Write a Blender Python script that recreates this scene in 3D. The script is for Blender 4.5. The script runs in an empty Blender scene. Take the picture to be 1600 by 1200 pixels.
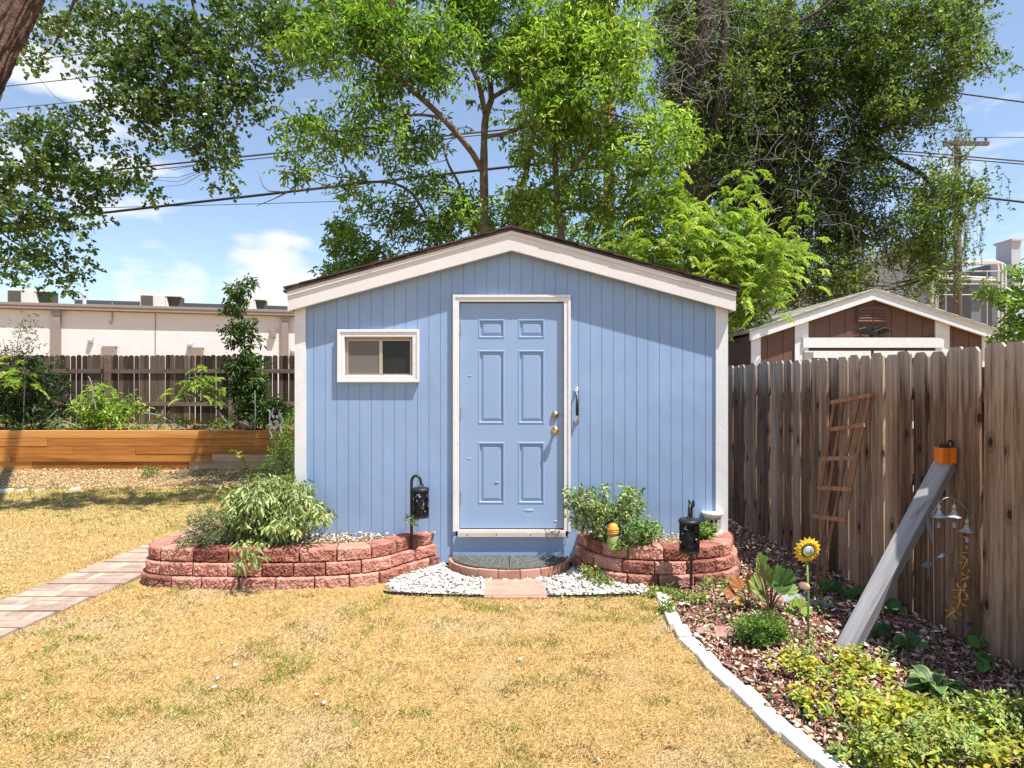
import bpy, bmesh, math, random
import numpy as np
from mathutils import Vector, Matrix, noise as mnoise

random.seed(7)
RNG = np.random.default_rng(11)
SC = bpy.context.scene
COL = SC.collection
F, CX, HY, EYE = 980.0, 800.0, 604.0, 1.6      # focal length in photo pixels, centre column, horizon row, eye height


def P(x, y, Y):
    """world point seen at photo pixel (x, y) at distance Y"""
    return Vector(((x - CX) / F * Y, Y, EYE + (HY - y) / F * Y))


def G(x, y, z=0.0):
    """point of the horizontal plane z seen at photo pixel"""
    Y = F * (EYE - z) / (y - HY)
    return Vector(((x - CX) / F * Y, Y, z))


# ------------------------------------------------------------------ objects
def tag(o, label=None, cat=None, group=None, kind=None):
    if label: o['label'] = label
    if cat: o['category'] = cat
    if group: o['group'] = group
    if kind: o['kind'] = kind
    return o


def thing(name, label, cat, loc=(0, 0, 0), group=None):
    o = bpy.data.objects.new(name, None)
    o.empty_display_size = 0.1
    COL.objects.link(o)
    o.location = loc
    return tag(o, label, cat, group)


def wloc(o):
    v = Vector((0, 0, 0))
    while o is not None:
        v += Vector(o.location)
        o = o.parent
    return v


def obj(name, bm, mat, parent=None, smooth=False, base=None, bevel=0, label=None):
    """bmesh in world coordinates -> one mesh object"""
    if bevel:
        es = [e for e in bm.edges if len(e.link_faces) == 2 and e.calc_face_angle(0) > 0.6]
        bmesh.ops.bevel(bm, geom=es, offset=bevel, segments=1, affect='EDGES', clamp_overlap=True)
    me = bpy.data.meshes.new(name)
    off = wloc(parent) if parent is not None else Vector(base if base is not None else (0, 0, 0))
    if off.length > 0:
        bmesh.ops.translate(bm, vec=-off, verts=bm.verts)
    bm.normal_update()
    bm.to_mesh(me)
    bm.free()
    if smooth:
        me.shade_smooth()
    me.materials.append(mat)
    o = bpy.data.objects.new(name, me)
    COL.objects.link(o)
    if parent is not None:
        o.parent = parent
    elif base is not None:
        o.location = base
    if label: o['label'] = label
    return o


def np_obj(name, V, faces, mat, parent=None, colors=None, smooth=False, base=None):
    """fast mesh from arrays. faces: (n,k) int array"""
    V = np.asarray(V, dtype=np.float64)
    off = wloc(parent) if parent is not None else Vector(base if base is not None else (0, 0, 0))
    V = V - np.array(off)
    me = bpy.data.meshes.new(name)
    faces = np.asarray(faces, dtype=np.int32)
    n, k = faces.shape
    me.vertices.add(len(V))
    me.vertices.foreach_set('co', V.astype(np.float32).ravel())
    me.loops.add(n * k)
    me.loops.foreach_set('vertex_index', faces.ravel())
    me.polygons.add(n)
    me.polygons.foreach_set('loop_start', np.arange(0, n * k, k, dtype=np.int32))
    me.polygons.foreach_set('loop_total', np.full(n, k, dtype=np.int32))
    if smooth:
        me.polygons.foreach_set('use_smooth', np.ones(n, dtype=bool))
    me.update(calc_edges=True)
    if colors is not None:
        ca = me.color_attributes.new('tint', 'FLOAT_COLOR', 'POINT')
        c4 = np.ones((len(V), 4), dtype=np.float32)
        c4[:, :3] = colors
        ca.data.foreach_set('color', c4.ravel())
    me.materials.append(mat)
    o = bpy.data.objects.new(name, me)
    COL.objects.link(o)
    if parent is not None:
        o.parent = parent
    elif base is not None:
        o.location = base
    return o


def dup(root, loc, label=None, group=None, rotz=None):
    r = root.copy(); COL.objects.link(r); r.location = loc
    if rotz is not None: r.rotation_euler = (0, 0, rotz)
    if label: r['label'] = label
    if group: r['group'] = group
    for ch in list(root.children):
        c = ch.copy(); COL.objects.link(c); c.parent = r
        for g in list(ch.children):
            d = g.copy(); COL.objects.link(d); d.parent = c
    return r


# ------------------------------------------------------------------ shapes
def BM():
    return bmesh.new()


def box(bm, x0, x1, y0, y1, z0, z1, M=None):
    vs = [bm.verts.new((x, y, z)) for x in (x0, x1) for y in (y0, y1) for z in (z0, z1)]
    if M is not None:
        for v in vs: v.co = M @ v.co
    for q in ((0, 1, 3, 2), (4, 6, 7, 5), (0, 4, 5, 1), (2, 3, 7, 6), (0, 2, 6, 4), (1, 5, 7, 3)):
        bm.faces.new([vs[i] for i in q])
    return vs


def prism(bm, pts, y0, y1, axis='y', M=None):
    """polygon pts (a,b) extruded along an axis: y -> (a, y, b); z -> (a, b, z); x -> (x, a, b)"""
    def m(a, b, t):
        v = Vector((a, t, b)) if axis == 'y' else Vector((a, b, t)) if axis == 'z' else Vector((t, a, b))
        return M @ v if M is not None else v
    A = [bm.verts.new(m(a, b, y0)) for a, b in pts]
    B = [bm.verts.new(m(a, b, y1)) for a, b in pts]
    n = len(pts)
    bm.faces.new(A); bm.faces.new(B[::-1])
    for i in range(n):
        bm.faces.new([A[i], B[i], B[(i + 1) % n], A[(i + 1) % n]])


def tube(bm, pts, rad, n=8, cap=True):
    pts = [Vector(p) for p in pts]
    if not hasattr(rad, '__len__'): rad = [rad] * len(pts)
    rings = []
    ref = None
    for i, p in enumerate(pts):
        t = (pts[min(i + 1, len(pts) - 1)] - pts[max(i - 1, 0)])
        if t.length < 1e-9: t = Vector((0, 0, 1))
        t.normalize()
        if ref is None:
            ref = Vector((1, 0, 0)) if abs(t.x) < 0.8 else Vector((0, 1, 0))
        a = (ref - t * ref.dot(t))
        if a.length < 1e-6: a = t.orthogonal()
        a.normalize(); ref = a
        b = t.cross(a)
        rings.append([bm.verts.new(p + (a * math.cos(2 * math.pi * k / n) + b * math.sin(2 * math.pi * k / n)) * rad[i]) for k in range(n)])
    for i in range(len(rings) - 1):
        for k in range(n):
            bm.faces.new([rings[i][k], rings[i][(k + 1) % n], rings[i + 1][(k + 1) % n], rings[i + 1][k]])
    if cap:
        bm.faces.new(rings[0][::-1]); bm.faces.new(rings[-1])


def bar(bm, p, q, w, t, up=(0, 0, 1), rot=0):
    """rectangular bar from p to q, width w (sideways) and thickness t"""
    p, q = Vector(p), Vector(q)
    d = (q - p).normalized()
    s = d.cross(Vector(up))
    if s.length < 1e-6: s = d.orthogonal()
    s.normalize(); u = s.cross(d)
    if rot:
        R = Matrix.Rotation(rot, 3, d); s = R @ s; u = R @ u
    vs = [bm.verts.new(e + s * a * w / 2 + u * b * t / 2) for e in (p, q) for a in (-1, 1) for b in (-1, 1)]
    for f in ((0, 1, 3, 2), (4, 6, 7, 5), (0, 4, 5, 1), (2, 3, 7, 6), (0, 2, 6, 4), (1, 5, 7, 3)):
        bm.faces.new([vs[i] for i in f])


def lathe(bm, prof, c, n=20, axis='z', M=None):
    """profile of (r, h); axis z up, or y (h runs towards -Y, the viewer)"""
    c = Vector(c); rings = []
    for r, h in prof:
        ring = []
        for k in range(n):
            a = 2 * math.pi * k / n
            v = Vector((r * math.cos(a), r * math.sin(a), h)) if axis == 'z' else Vector((r * math.cos(a), -h, r * math.sin(a)))
            if M is not None: v = M @ v
            ring.append(bm.verts.new(c + v))
        rings.append(ring)
    for i in range(len(rings) - 1):
        for k in range(n):
            bm.faces.new([rings[i][k], rings[i][(k + 1) % n], rings[i + 1][(k + 1) % n], rings[i + 1][k]])
    bm.faces.new(rings[0][::-1]); bm.faces.new(rings[-1])


def crom(pts, step=0.02):
    """Catmull-Rom through points, resampled evenly"""
    pts = [Vector(p) for p in pts]
    Q = [2 * pts[0] - pts[1]] + pts + [2 * pts[-1] - pts[-2]]
    out = []
    for i in range(1, len(Q) - 2):
        a, b, c, d = Q[i - 1:i + 3]
        m = 24
        for k in range(m):
            t = k / m
            out.append(0.5 * ((2 * b) + (c - a) * t + (2 * a - 5 * b + 4 * c - d) * t * t + (3 * b - a - 3 * c + d) * t ** 3))
    out.append(pts[-1])
    L = [0]
    for i in range(1, len(out)): L.append(L[-1] + (out[i] - out[i - 1]).length)
    n = max(2, int(L[-1] / step))
    res = []; j = 0
    for k in range(n + 1):
        s = L[-1] * k / n
        while j < len(L) - 2 and L[j + 1] < s: j += 1
        t = (s - L[j]) / max(1e-9, L[j + 1] - L[j])
        res.append(out[j].lerp(out[j + 1], min(1, t)))
    return res


def in_poly(x, y, poly):
    inside = np.zeros(x.shape, bool)
    n = len(poly)
    for i in range(n):
        x0, y0 = poly[i][:2]; x1, y1 = poly[(i + 1) % n][:2]
        c = ((y0 > y) != (y1 > y)) & (x < (x1 - x0) * (y - y0) / (y1 - y0 + 1e-12) + x0)
        inside ^= c
    return inside


def vnoise(x, y, s, seed=0):
    """cheap smooth value noise on arrays, 0..1"""
    x = x / s + seed * 17.3; y = y / s + seed * 9.1
    xi = np.floor(x).astype(np.int64); yi = np.floor(y).astype(np.int64)
    fx = x - xi; fy = y - yi
    fx = fx * fx * (3 - 2 * fx); fy = fy * fy * (3 - 2 * fy)
    def h(a, b):
        v = np.sin(a * 127.1 + b * 311.7 + seed * 74.7) * 43758.5453
        return v - np.floor(v)
    return (h(xi, yi) * (1 - fx) + h(xi + 1, yi) * fx) * (1 - fy) + (h(xi, yi + 1) * (1 - fx) + h(xi + 1, yi + 1) * fx) * fy


# ------------------------------------------------------------------ materials
def srgb(r, g, b):
    f = lambda c: c / 12.92 if c <= 0.04045 else ((c + 0.055) / 1.055) ** 2.4
    return (f(r / 255), f(g / 255), f(b / 255), 1)


class NT:
    def __init__(s, name):
        s.m = bpy.data.materials.new(name); s.m.use_nodes = True
        s.t = s.m.node_tree; s.n = s.t.nodes; s.b = s.n['Principled BSDF']; s.o = s.n['Material Output']
    def add(s, typ, **kw):
        n = s.n.new(typ)
        for k, v in kw.items():
            if k in n.inputs: n.inputs[k].default_value = v
            else: setattr(n, k, v)
        return n
    def link(s, a, b): s.t.links.new(a, b)
    def coord(s, scale=(1, 1, 1), island=False, what='Object'):
        tc = s.add('ShaderNodeTexCoord')
        mp = s.add('ShaderNodeMapping'); mp.inputs['Scale'].default_value = scale
        s.link(tc.outputs[what], mp.inputs['Vector'])
        if island:
            g = s.add('ShaderNodeNewGeometry')
            mul = s.add('ShaderNodeMath', operation='MULTIPLY'); mul.inputs[1].default_value = 37.0
            s.link(g.outputs['Random Per Island'], mul.inputs[0])
            s.link(mul.outputs[0], mp.inputs['Location'])
            s.rnd = g.outputs['Random Per Island']
        return mp.outputs['Vector']
    def noise(s, vec, scale, detail=4, rough=0.55, dist=0.0):
        n = s.add('ShaderNodeTexNoise'); n.inputs['Scale'].default_value = scale
        n.inputs['Detail'].default_value = detail; n.inputs['Roughness'].default_value = rough
        n.inputs['Distortion'].default_value = dist
        s.link(vec, n.inputs['Vector'])
        return n.outputs['Fac']
    def ramp(s, fac, stops):
        r = s.add('ShaderNodeValToRGB')
        e = r.color_ramp.elements
        while len(e) > 1: e.remove(e[-1])
        e[0].position = stops[0][0]; e[0].color = c4(stops[0][1])
        for p, c in stops[1:]:
            k = e.new(p); k.color = c4(c)
        s.link(fac, r.inputs['Fac'])
        return r.outputs['Color']
    def mix(s, fac, a, b, mode='MIX'):
        m = s.add('ShaderNodeMix', data_type='RGBA', blend_type=mode)
        for i, v in ((0, fac), (6, a), (7, b)):
            if hasattr(v, 'links'): s.link(v, m.inputs[i])
            else: m.inputs[i].default_value = v if i == 0 else c4(v)
        return m.outputs[2]
    def math(s, op, a, b=0.0, clamp=False):
        m = s.add('ShaderNodeMath', operation=op); m.use_clamp = clamp
        for i, v in enumerate((a, b)):
            if hasattr(v, 'links'): s.link(v, m.inputs[i])
            else: m.inputs[i].default_value = v
        return m.outputs[0]
    def bump(s, h, strength=0.3, dist=0.01):
        b = s.add('ShaderNodeBump'); b.inputs['Strength'].default_value = strength; b.inputs['Distance'].default_value = dist
        s.link(h, b.inputs['Height']); s.link(b.outputs['Normal'], s.b.inputs['Normal'])
    def base(s, c):
        if hasattr(c, 'links'): s.link(c, s.b.inputs['Base Color'])
        else: s.b.inputs['Base Color'].default_value = c4(c)
    def fin(s, rough=0.7, metal=0.0, spec=0.5):
        s.b.inputs['Roughness'].default_value = rough; s.b.inputs['Metallic'].default_value = metal
        s.b.inputs['Specular IOR Level'].default_value = spec
        return s.m


def c4(c):
    return tuple(c) if len(c) == 4 else (c[0], c[1], c[2], 1)


def m_paint(name, col, var=0.12, rough=0.55, dirt=(0.25, 0.22, 0.18), dirt_amt=0.15, bump=0.15, sc=6, dirt_lo=0.56, dirt_hi=0.75):
    t = NT(name); v = t.coord()
    n1 = t.noise(v, sc, 5); n2 = t.noise(v, sc * 5, 4)
    d = tuple(c * (1 - var) for c in col[:3]); l = tuple(min(1, c * (1 + var)) for c in col[:3])
    c = t.ramp(n1, [(0.3, d), (0.7, l)])
    k = t.ramp(n2, [(dirt_lo, (0, 0, 0)), (dirt_hi, (dirt_amt,) * 3)])
    c = t.mix(k, c, dirt)
    t.base(c); t.bump(t.noise(v, sc * 14, 3), bump, 0.004)
    return t.fin(rough)


def m_wood(name, dark, mid, light, axis='z', scale=22, rough=0.8, knots=True, bump=0.5, grey_top=None, isl=0.5, stain=None, knot_scale=5.5):
    t = NT(name)
    k = 0.045
    sc = {'z': (1, 1, k), 'x': (k, 1, 1), 'y': (1, k, 1)}[axis]
    v = t.coord(sc, island=True)
    n = t.noise(v, scale, 6, 0.6, 0.6)
    n2 = t.noise(v, scale * 5, 3, 0.6)
    big = t.noise(v, scale * 0.12, 3)
    f = t.math('ADD', t.math('MULTIPLY', n, 0.62), t.math('MULTIPLY', n2, 0.38))
    f = t.math('ADD', f, t.math('MULTIPLY', t.math('SUBTRACT', t.rnd, 0.5), isl * 0.35))
    f = t.math('ADD', f, t.math('MULTIPLY', t.math('SUBTRACT', big, 0.5), 0.5))
    c = t.ramp(f, [(0.25, dark), (0.5, mid), (0.75, light)])
    if knots:
        v2 = t.coord({'z': (1, 1, 0.5), 'x': (0.4, 1, 1), 'y': (1, 0.4, 1)}[axis], island=True)
        s2 = t.add('ShaderNodeSeparateXYZ'); t.link(v2, s2.inputs[0]); cb2 = t.add('ShaderNodeCombineXYZ')
        t.link(t.math('ADD', s2.outputs['X'], s2.outputs['Y']), cb2.inputs['X']); t.link(s2.outputs['Z'], cb2.inputs['Y'])
        vo = t.add('ShaderNodeTexVoronoi', voronoi_dimensions='2D'); vo.inputs['Scale'].default_value = knot_scale
        t.link(cb2.outputs[0], vo.inputs['Vector'])
        sc2 = t.add('ShaderNodeSeparateColor'); t.link(vo.outputs['Color'], sc2.inputs[0])
        d_ = t.math('ADD', vo.outputs['Distance'], t.math('MULTIPLY', t.math('GREATER_THAN', sc2.outputs[0], 0.38), 1.0))
        ring = t.ramp(d_, [(0.10, (0, 0, 0)), (0.14, (0.4, 0.4, 0.4)), (0.22, (0, 0, 0))])
        c = t.mix(ring, c, dark)
        kf = t.ramp(d_, [(0.06, (0.9, 0.9, 0.9)), (0.12, (0, 0, 0))])
        c = t.mix(kf, c, tuple(x * 0.35 for x in dark[:3]))
    if grey_top is not None or stain is not None:
        tc = t.add('ShaderNodeTexCoord'); sp = t.add('ShaderNodeSeparateXYZ'); t.link(tc.outputs['Object'], sp.inputs[0])
        wob = t.math('ADD', sp.outputs['Z'], t.math('MULTIPLY', t.math('SUBTRACT', n, 0.5), 0.9))
        if stain is not None:
            z0, z1, scol = stain
            gg = t.math('DIVIDE', t.math('SUBTRACT', wob, z0), z1 - z0, True)
            gg = t.math('MULTIPLY', gg, 0.75)
            c = t.mix(t.math('MULTIPLY', gg, t.ramp(big, [(0.35, (0, 0, 0)), (0.6, (1, 1, 1))])), c, scol)
        if grey_top is not None:
            z0, z1, gcol = grey_top
            g = t.math('DIVIDE', t.math('SUBTRACT', wob, z0), z1 - z0, True)
            c = t.mix(t.math('MULTIPLY', g, 0.7), c, gcol)
    t.base(c); t.bump(f, bump, 0.006)
    return t.fin(rough, 0, 0.25)


def m_leaf(name, trans=0.42, rough=0.45, spec=0.4, boost=(1.25, 1.35, 0.5)):
    t = NT(name)
    a = t.add('ShaderNodeAttribute', attribute_name='tint')
    t.base(a.outputs['Color']); t.fin(rough, 0, spec)
    tr = t.add('ShaderNodeBsdfTranslucent')
    t.link(t.mix(1.0, a.outputs['Color'], boost, 'MULTIPLY'), tr.inputs['Color'])
    mx = t.add('ShaderNodeMixShader'); mx.inputs[0].default_value = trans
    t.link(t.b.outputs[0], mx.inputs[1]); t.link(tr.outputs[0], mx.inputs[2]); t.link(mx.outputs[0], t.o.inputs['Surface'])
    return t.m


def m_flat(name, col, rough=0.5, metal=0.0, var=0.08, sc=20, bump=0.0):
    t = NT(name); v = t.coord()
    n = t.noise(v, sc, 4)
    t.base(t.ramp(n, [(0.3, tuple(c * (1 - var) for c in col[:3])), (0.7, tuple(min(1, c * (1 + var)) for c in col[:3]))]))
    if bump: t.bump(n, bump, 0.004)
    return t.fin(rough, metal)


def m_stone(name, c0, c1, c2, sc=9, rough=0.9, bump=0.6, isl=0.3, bsc=60, bd=0.006, dirt=False):
    t = NT(name); v = t.coord(island=True)
    n = t.noise(v, sc, 6, 0.65); n2 = t.noise(v, bsc, 5, 0.7)
    f = t.math('ADD', t.math('MULTIPLY', n, 0.6), t.math('MULTIPLY', n2, 0.4))
    f = t.math('ADD', f, t.math('MULTIPLY', t.math('SUBTRACT', t.rnd, 0.5), isl))
    c = t.ramp(f, [(0.32, c0), (0.5, c1), (0.68, c2)])
    if dirt:        # soil splash on the lowest course, pale mineral bloom in places
        tc = t.add('ShaderNodeTexCoord'); sp = t.add('ShaderNodeSeparateXYZ'); t.link(tc.outputs['Object'], sp.inputs[0])
        nd = t.noise(v, 16, 5, 0.7)
        low = t.math('DIVIDE', t.math('SUBTRACT', 0.13, sp.outputs['Z']), 0.12, True)
        c = t.mix(t.math('MULTIPLY', low, t.ramp(nd, [(0.48, (0, 0, 0)), (0.62, (0.75,) * 3)])), c, (0.17, 0.135, 0.11))
        c = t.mix(t.ramp(t.noise(v, 5, 5, 0.7), [(0.60, (0, 0, 0)), (0.72, (0.45,) * 3)]), c, (0.55, 0.42, 0.36))
    t.base(c); t.bump(n2, bump, bd)
    return t.fin(rough, 0, 0.2)


def m_tint(name, rough=0.9, spec=0.2, trans=0.0):
    t = NT(name)
    a = t.add('ShaderNodeAttribute', attribute_name='tint')
    t.base(a.outputs['Color']); t.fin(rough, 0, spec)
    if trans:
        tr = t.add('ShaderNodeBsdfTranslucent'); t.link(a.outputs['Color'], tr.inputs['Color'])
        mx = t.add('ShaderNodeMixShader'); mx.inputs[0].default_value = trans
        t.link(t.b.outputs[0], mx.inputs[1]); t.link(tr.outputs[0], mx.inputs[2]); t.link(mx.outputs[0], t.o.inputs['Surface'])
    return t.m


def m_siding(name, col):
    """painted siding: faint vertical grain, chalky patches, splashed dirt and small chips near the bottom"""
    t = NT(name); v = t.coord()
    n1 = t.noise(v, 1.6, 5); vg = t.coord((1, 1, 0.04)); g = t.noise(vg, 130, 4, 0.6); n2 = t.noise(v, 42, 3, 0.6)
    c = t.ramp(n1, [(0.3, tuple(x * 0.95 for x in col)), (0.7, tuple(x * 1.05 for x in col))])
    c = t.mix(t.ramp(n1, [(0.55, (0, 0, 0)), (0.75, (0.25,) * 3)]), c, (0.42, 0.50, 0.62))
    tc = t.add('ShaderNodeTexCoord'); sp = t.add('ShaderNodeSeparateXYZ'); t.link(tc.outputs['Object'], sp.inputs[0])
    low = t.math('DIVIDE', t.math('SUBTRACT', 0.75, sp.outputs['Z']), 0.55, True)
    k = t.math('MULTIPLY', t.ramp(n2, [(0.52, (0, 0, 0)), (0.66, (1, 1, 1))]), t.math('MULTIPLY', low, 0.55))
    c = t.mix(k, c, (0.34, 0.33, 0.33))
    n3 = t.noise(v, 75, 2, 0.5)
    c = t.mix(t.ramp(n3, [(0.71, (0, 0, 0)), (0.74, (0.6,) * 3)]), c, (0.13, 0.13, 0.15))
    wv = t.noise(t.coord((1, 1, 0.45)), 3.2, 2, 0.5)
    t.base(c); t.bump(t.math('ADD', t.math('ADD', t.math('MULTIPLY', g, 0.12), t.math('MULTIPLY', n2, 0.05)), t.math('MULTIPLY', wv, 2.6)), 0.5, 0.012)
    return t.fin(0.45)


M = {}
M['blue'] = m_siding('blue siding paint', (0.25, 0.352, 0.535))
M['bluedoor'] = m_paint('blue door paint', (0.26, 0.362, 0.54), 0.04, 0.38, (0.35, 0.40, 0.5), 0.2, 0.05, 2, 0.62, 0.8)
M['trim'] = m_paint('white trim paint', (0.70, 0.68, 0.67), 0.05, 0.55, (0.33, 0.29, 0.26), 0.35, 0.35, 9, 0.58, 0.72)
M['fascia'] = m_paint('cream fascia paint', (0.68, 0.625, 0.60), 0.04, 0.55, (0.5, 0.42, 0.36), 0.2, 0.2, 4, 0.6, 0.8)
M['shingle'] = m_stone('brown asphalt shingle', (0.03, 0.02, 0.016), (0.055, 0.036, 0.028), (0.10, 0.07, 0.055), 14, 0.95, 0.8)
M['brass'] = m_flat('brass', (0.72, 0.47, 0.16), 0.28, 1.0)
M['brassdull'] = m_flat('tarnished brass', (0.42, 0.30, 0.14), 0.4, 1.0)
M['chrome'] = m_flat('chrome', (0.75, 0.75, 0.75), 0.15, 1.0)
M['black'] = m_flat('black metal', (0.026, 0.025, 0.025), 0.42, 0.3, 0.3, 30)
M['hingem'] = m_flat('steel hinge', (0.35, 0.32, 0.28), 0.4, 0.8)
M['alum'] = m_flat('champagne aluminium frame', (0.50, 0.44, 0.36), 0.4, 0.5)
M['winwood'] = m_flat('inner window stop', (0.30, 0.24, 0.18), 0.6)
M['dark'] = m_flat('dark interior', (0.03, 0.026, 0.022), 0.9)
M['sill'] = m_paint('tan threshold', (0.55, 0.47, 0.40), 0.08, 0.55, (0.2, 0.15, 0.1), 0.35, 0.2, 14)
M['block'] = m_stone('red split-face block', (0.21, 0.075, 0.055), (0.44, 0.185, 0.135), (0.62, 0.32, 0.245), 9, 0.92, 1.0, 0.34, 110, 0.010, dirt=True)
M['paver'] = m_stone('red concrete paver', (0.30, 0.14, 0.10), (0.44, 0.23, 0.17), (0.52, 0.30, 0.23), 10, 0.92, 0.3, 0.2)
M['paverpink'] = m_stone('pink worn paver', (0.28, 0.185, 0.145), (0.38, 0.265, 0.21), (0.48, 0.35, 0.285), 10, 0.92, 0.3, 0.3)
M['pavergrey'] = m_stone('greyed worn paver', (0.27, 0.20, 0.155), (0.39, 0.295, 0.23), (0.48, 0.385, 0.31), 12, 0.92, 0.3, 0.3)
M['edge'] = m_stone('white edging paint', (0.30, 0.27, 0.23), (0.60, 0.575, 0.54), (0.74, 0.725, 0.70), 11, 0.85, 0.5, 0.35)
M['flag'] = m_stone('red flagstone', (0.20, 0.10, 0.08), (0.33, 0.18, 0.15), (0.42, 0.26, 0.22), 9, 0.9, 0.4)
M['slate'] = m_stone('grey slate', (0.12, 0.13, 0.15), (0.22, 0.23, 0.26), (0.36, 0.37, 0.40), 9, 0.8, 0.4)
M['rubber'] = m_stone('grey rubber mat', (0.05, 0.053, 0.05), (0.11, 0.115, 0.105), (0.22, 0.225, 0.21), 30, 0.8, 0.5, 0.0, 90)
M['soil'] = m_stone('garden soil', (0.10, 0.062, 0.035), (0.24, 0.16, 0.095), (0.42, 0.31, 0.2), 14, 1.0, 0.8, 0, 90, 0.02)
M['fence'] = m_wood('weathered fence wood', (0.026, 0.012, 0.006), (0.19, 0.108, 0.064), (0.46, 0.31, 0.21), 'z', 34, 0.85, True, 0.6,
                    grey_top=(1.5, 1.9, (0.50, 0.43, 0.36)), isl=0.8)
M['fenceback'] = m_wood('grey brown fence wood', (0.020, 0.013, 0.008), (0.075, 0.051, 0.034), (0.18, 0.13, 0.092), 'z', 20, 0.9, False, 0.4, isl=0.9)
M['fencerail'] = m_wood('grey fence rail', (0.05, 0.033, 0.025), (0.13, 0.09, 0.07), (0.24, 0.18, 0.145), 'x', 20, 0.9, False, 0.4)
M['timber'] = m_wood('orange stained timber', (0.17, 0.055, 0.012), (0.44, 0.17, 0.035), (0.63, 0.31, 0.095), 'x', 9, 0.7, False, 0.35, isl=0.8)
M['oldtimber'] = m_wood('faded tan timber', (0.24, 0.14, 0.07), (0.46, 0.30, 0.16), (0.60, 0.43, 0.26), 'x', 14, 0.85, True, 0.35)
M['trellis'] = m_wood('red brown trellis wood', (0.13, 0.055, 0.025), (0.30, 0.135, 0.065), (0.46, 0.25, 0.15), 'z', 30, 0.75, False, 0.3)
M['greybeam'] = m_wood('grey painted beam', (0.14, 0.13, 0.13), (0.31, 0.295, 0.30), (0.43, 0.41, 0.41), 'z', 26, 0.8, False, 0.5, isl=0.1)
M['orange'] = m_wood('orange painted block', (0.34, 0.06, 0.004), (0.70, 0.15, 0.008), (0.80, 0.22, 0.02), 'z', 14, 0.6, True, 0.2, isl=0.1)
M['barkgrey'] = m_stone('grey bark', (0.07, 0.05, 0.038), (0.20, 0.15, 0.115), (0.36, 0.29, 0.23), 8, 0.95, 1.0, 0, 30, 0.03)
M['barkelm'] = m_stone('dark furrowed bark', (0.022, 0.016, 0.012), (0.07, 0.052, 0.041), (0.14, 0.108, 0.088), 6, 0.95, 1.0, 0, 22, 0.05)
M['barkred'] = m_stone('red brown plated bark', (0.03, 0.02, 0.015), (0.15, 0.085, 0.058), (0.27, 0.21, 0.175), 11, 0.95, 1.0, 0, 40, 0.04)
M['twig'] = m_flat('pale dead twig', (0.27, 0.25, 0.235), 0.9, 0, 0.3)
M['stem'] = m_flat('green stem', (0.16, 0.20, 0.05), 0.7, 0, 0.3)
M['brownstem'] = m_flat('brown stem', (0.14, 0.08, 0.045), 0.85, 0, 0.3)
M['leaf'] = m_leaf('foliage')
M['leafgloss'] = m_leaf('glossy foliage', 0.4, 0.35, 0.5)
M['lowleaf'] = m_leaf('garden foliage', 0.3, 0.5, 0.35, (1.15, 1.2, 0.5))
M['wire'] = m_flat('black cable', (0.02, 0.02, 0.022), 0.7)
M['wiregrey'] = m_flat('weathered cable', (0.09, 0.09, 0.095), 0.7)
M['pole'] = m_wood('utility pole wood', (0.10, 0.045, 0.025), (0.26, 0.12, 0.07), (0.36, 0.2, 0.13), 'z', 8, 0.9, False, 0.3)
M['poledark'] = m_wood('grey utility pole wood', (0.06, 0.04, 0.03), (0.12, 0.085, 0.068), (0.19, 0.15, 0.125), 'z', 8, 0.9, False, 0.3)
# =================================================================== ground
def structure(name, bm, mat, **k):
    o = obj(name, bm, mat, **k); o['kind'] = 'structure'; return o


def m_ground():
    t = NT('dry turf soil'); v = t.coord()
    n = t.noise(v, 1.3, 5, 0.6); n2 = t.noise(v, 70, 5, 0.7)
    c = t.ramp(n2, [(0.3, (0.19, 0.115, 0.045)), (0.5, (0.41, 0.275, 0.11)), (0.7, (0.52, 0.375, 0.18))])
    g = t.ramp(n, [(0.52, (0, 0, 0)), (0.7, (0.35, 0.35, 0.35))])
    c = t.mix(g, c, (0.34, 0.31, 0.09))
    t.base(c); t.bump(n2, 0.8, 0.02)
    return t.fin(1.0, 0, 0.1)


def m_mulch(name, cols):
    t = NT(name); v = t.coord()
    n2 = t.noise(v, 55, 6, 0.75); n = t.noise(v, 3, 4)
    f = t.math('ADD', t.math('MULTIPLY', n2, 0.8), t.math('MULTIPLY', n, 0.2))
    t.base(t.ramp(f, [(0.33, cols[0]), (0.5, cols[1]), (0.66, cols[2])])); t.bump(n2, 1.0, 0.03)
    return t.fin(1.0, 0, 0.1)


M['ground'] = m_ground()
M['mulchred'] = m_mulch('red brown mulch', [(0.08, 0.036, 0.026), (0.26, 0.13, 0.09), (0.45, 0.29, 0.21)])
M['mulchtan'] = m_mulch('tan wood chip mulch', [(0.20, 0.115, 0.045), (0.44, 0.29, 0.13), (0.62, 0.46, 0.26)])
M['gravelbase'] = m_mulch('gravel bed', [(0.25, 0.22, 0.19), (0.5, 0.47, 0.43), (0.7, 0.68, 0.64)])

bm = BM()
nx = 60
box(bm, -400, 400, -200, 900, -0.6, 0.0)
structure('ground', bm, M['ground'])

S = 5.59; K = F / S
fx = lambda x: (x - CX) / K
fz = lambda y: EYE + (HY - y) / K

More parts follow.
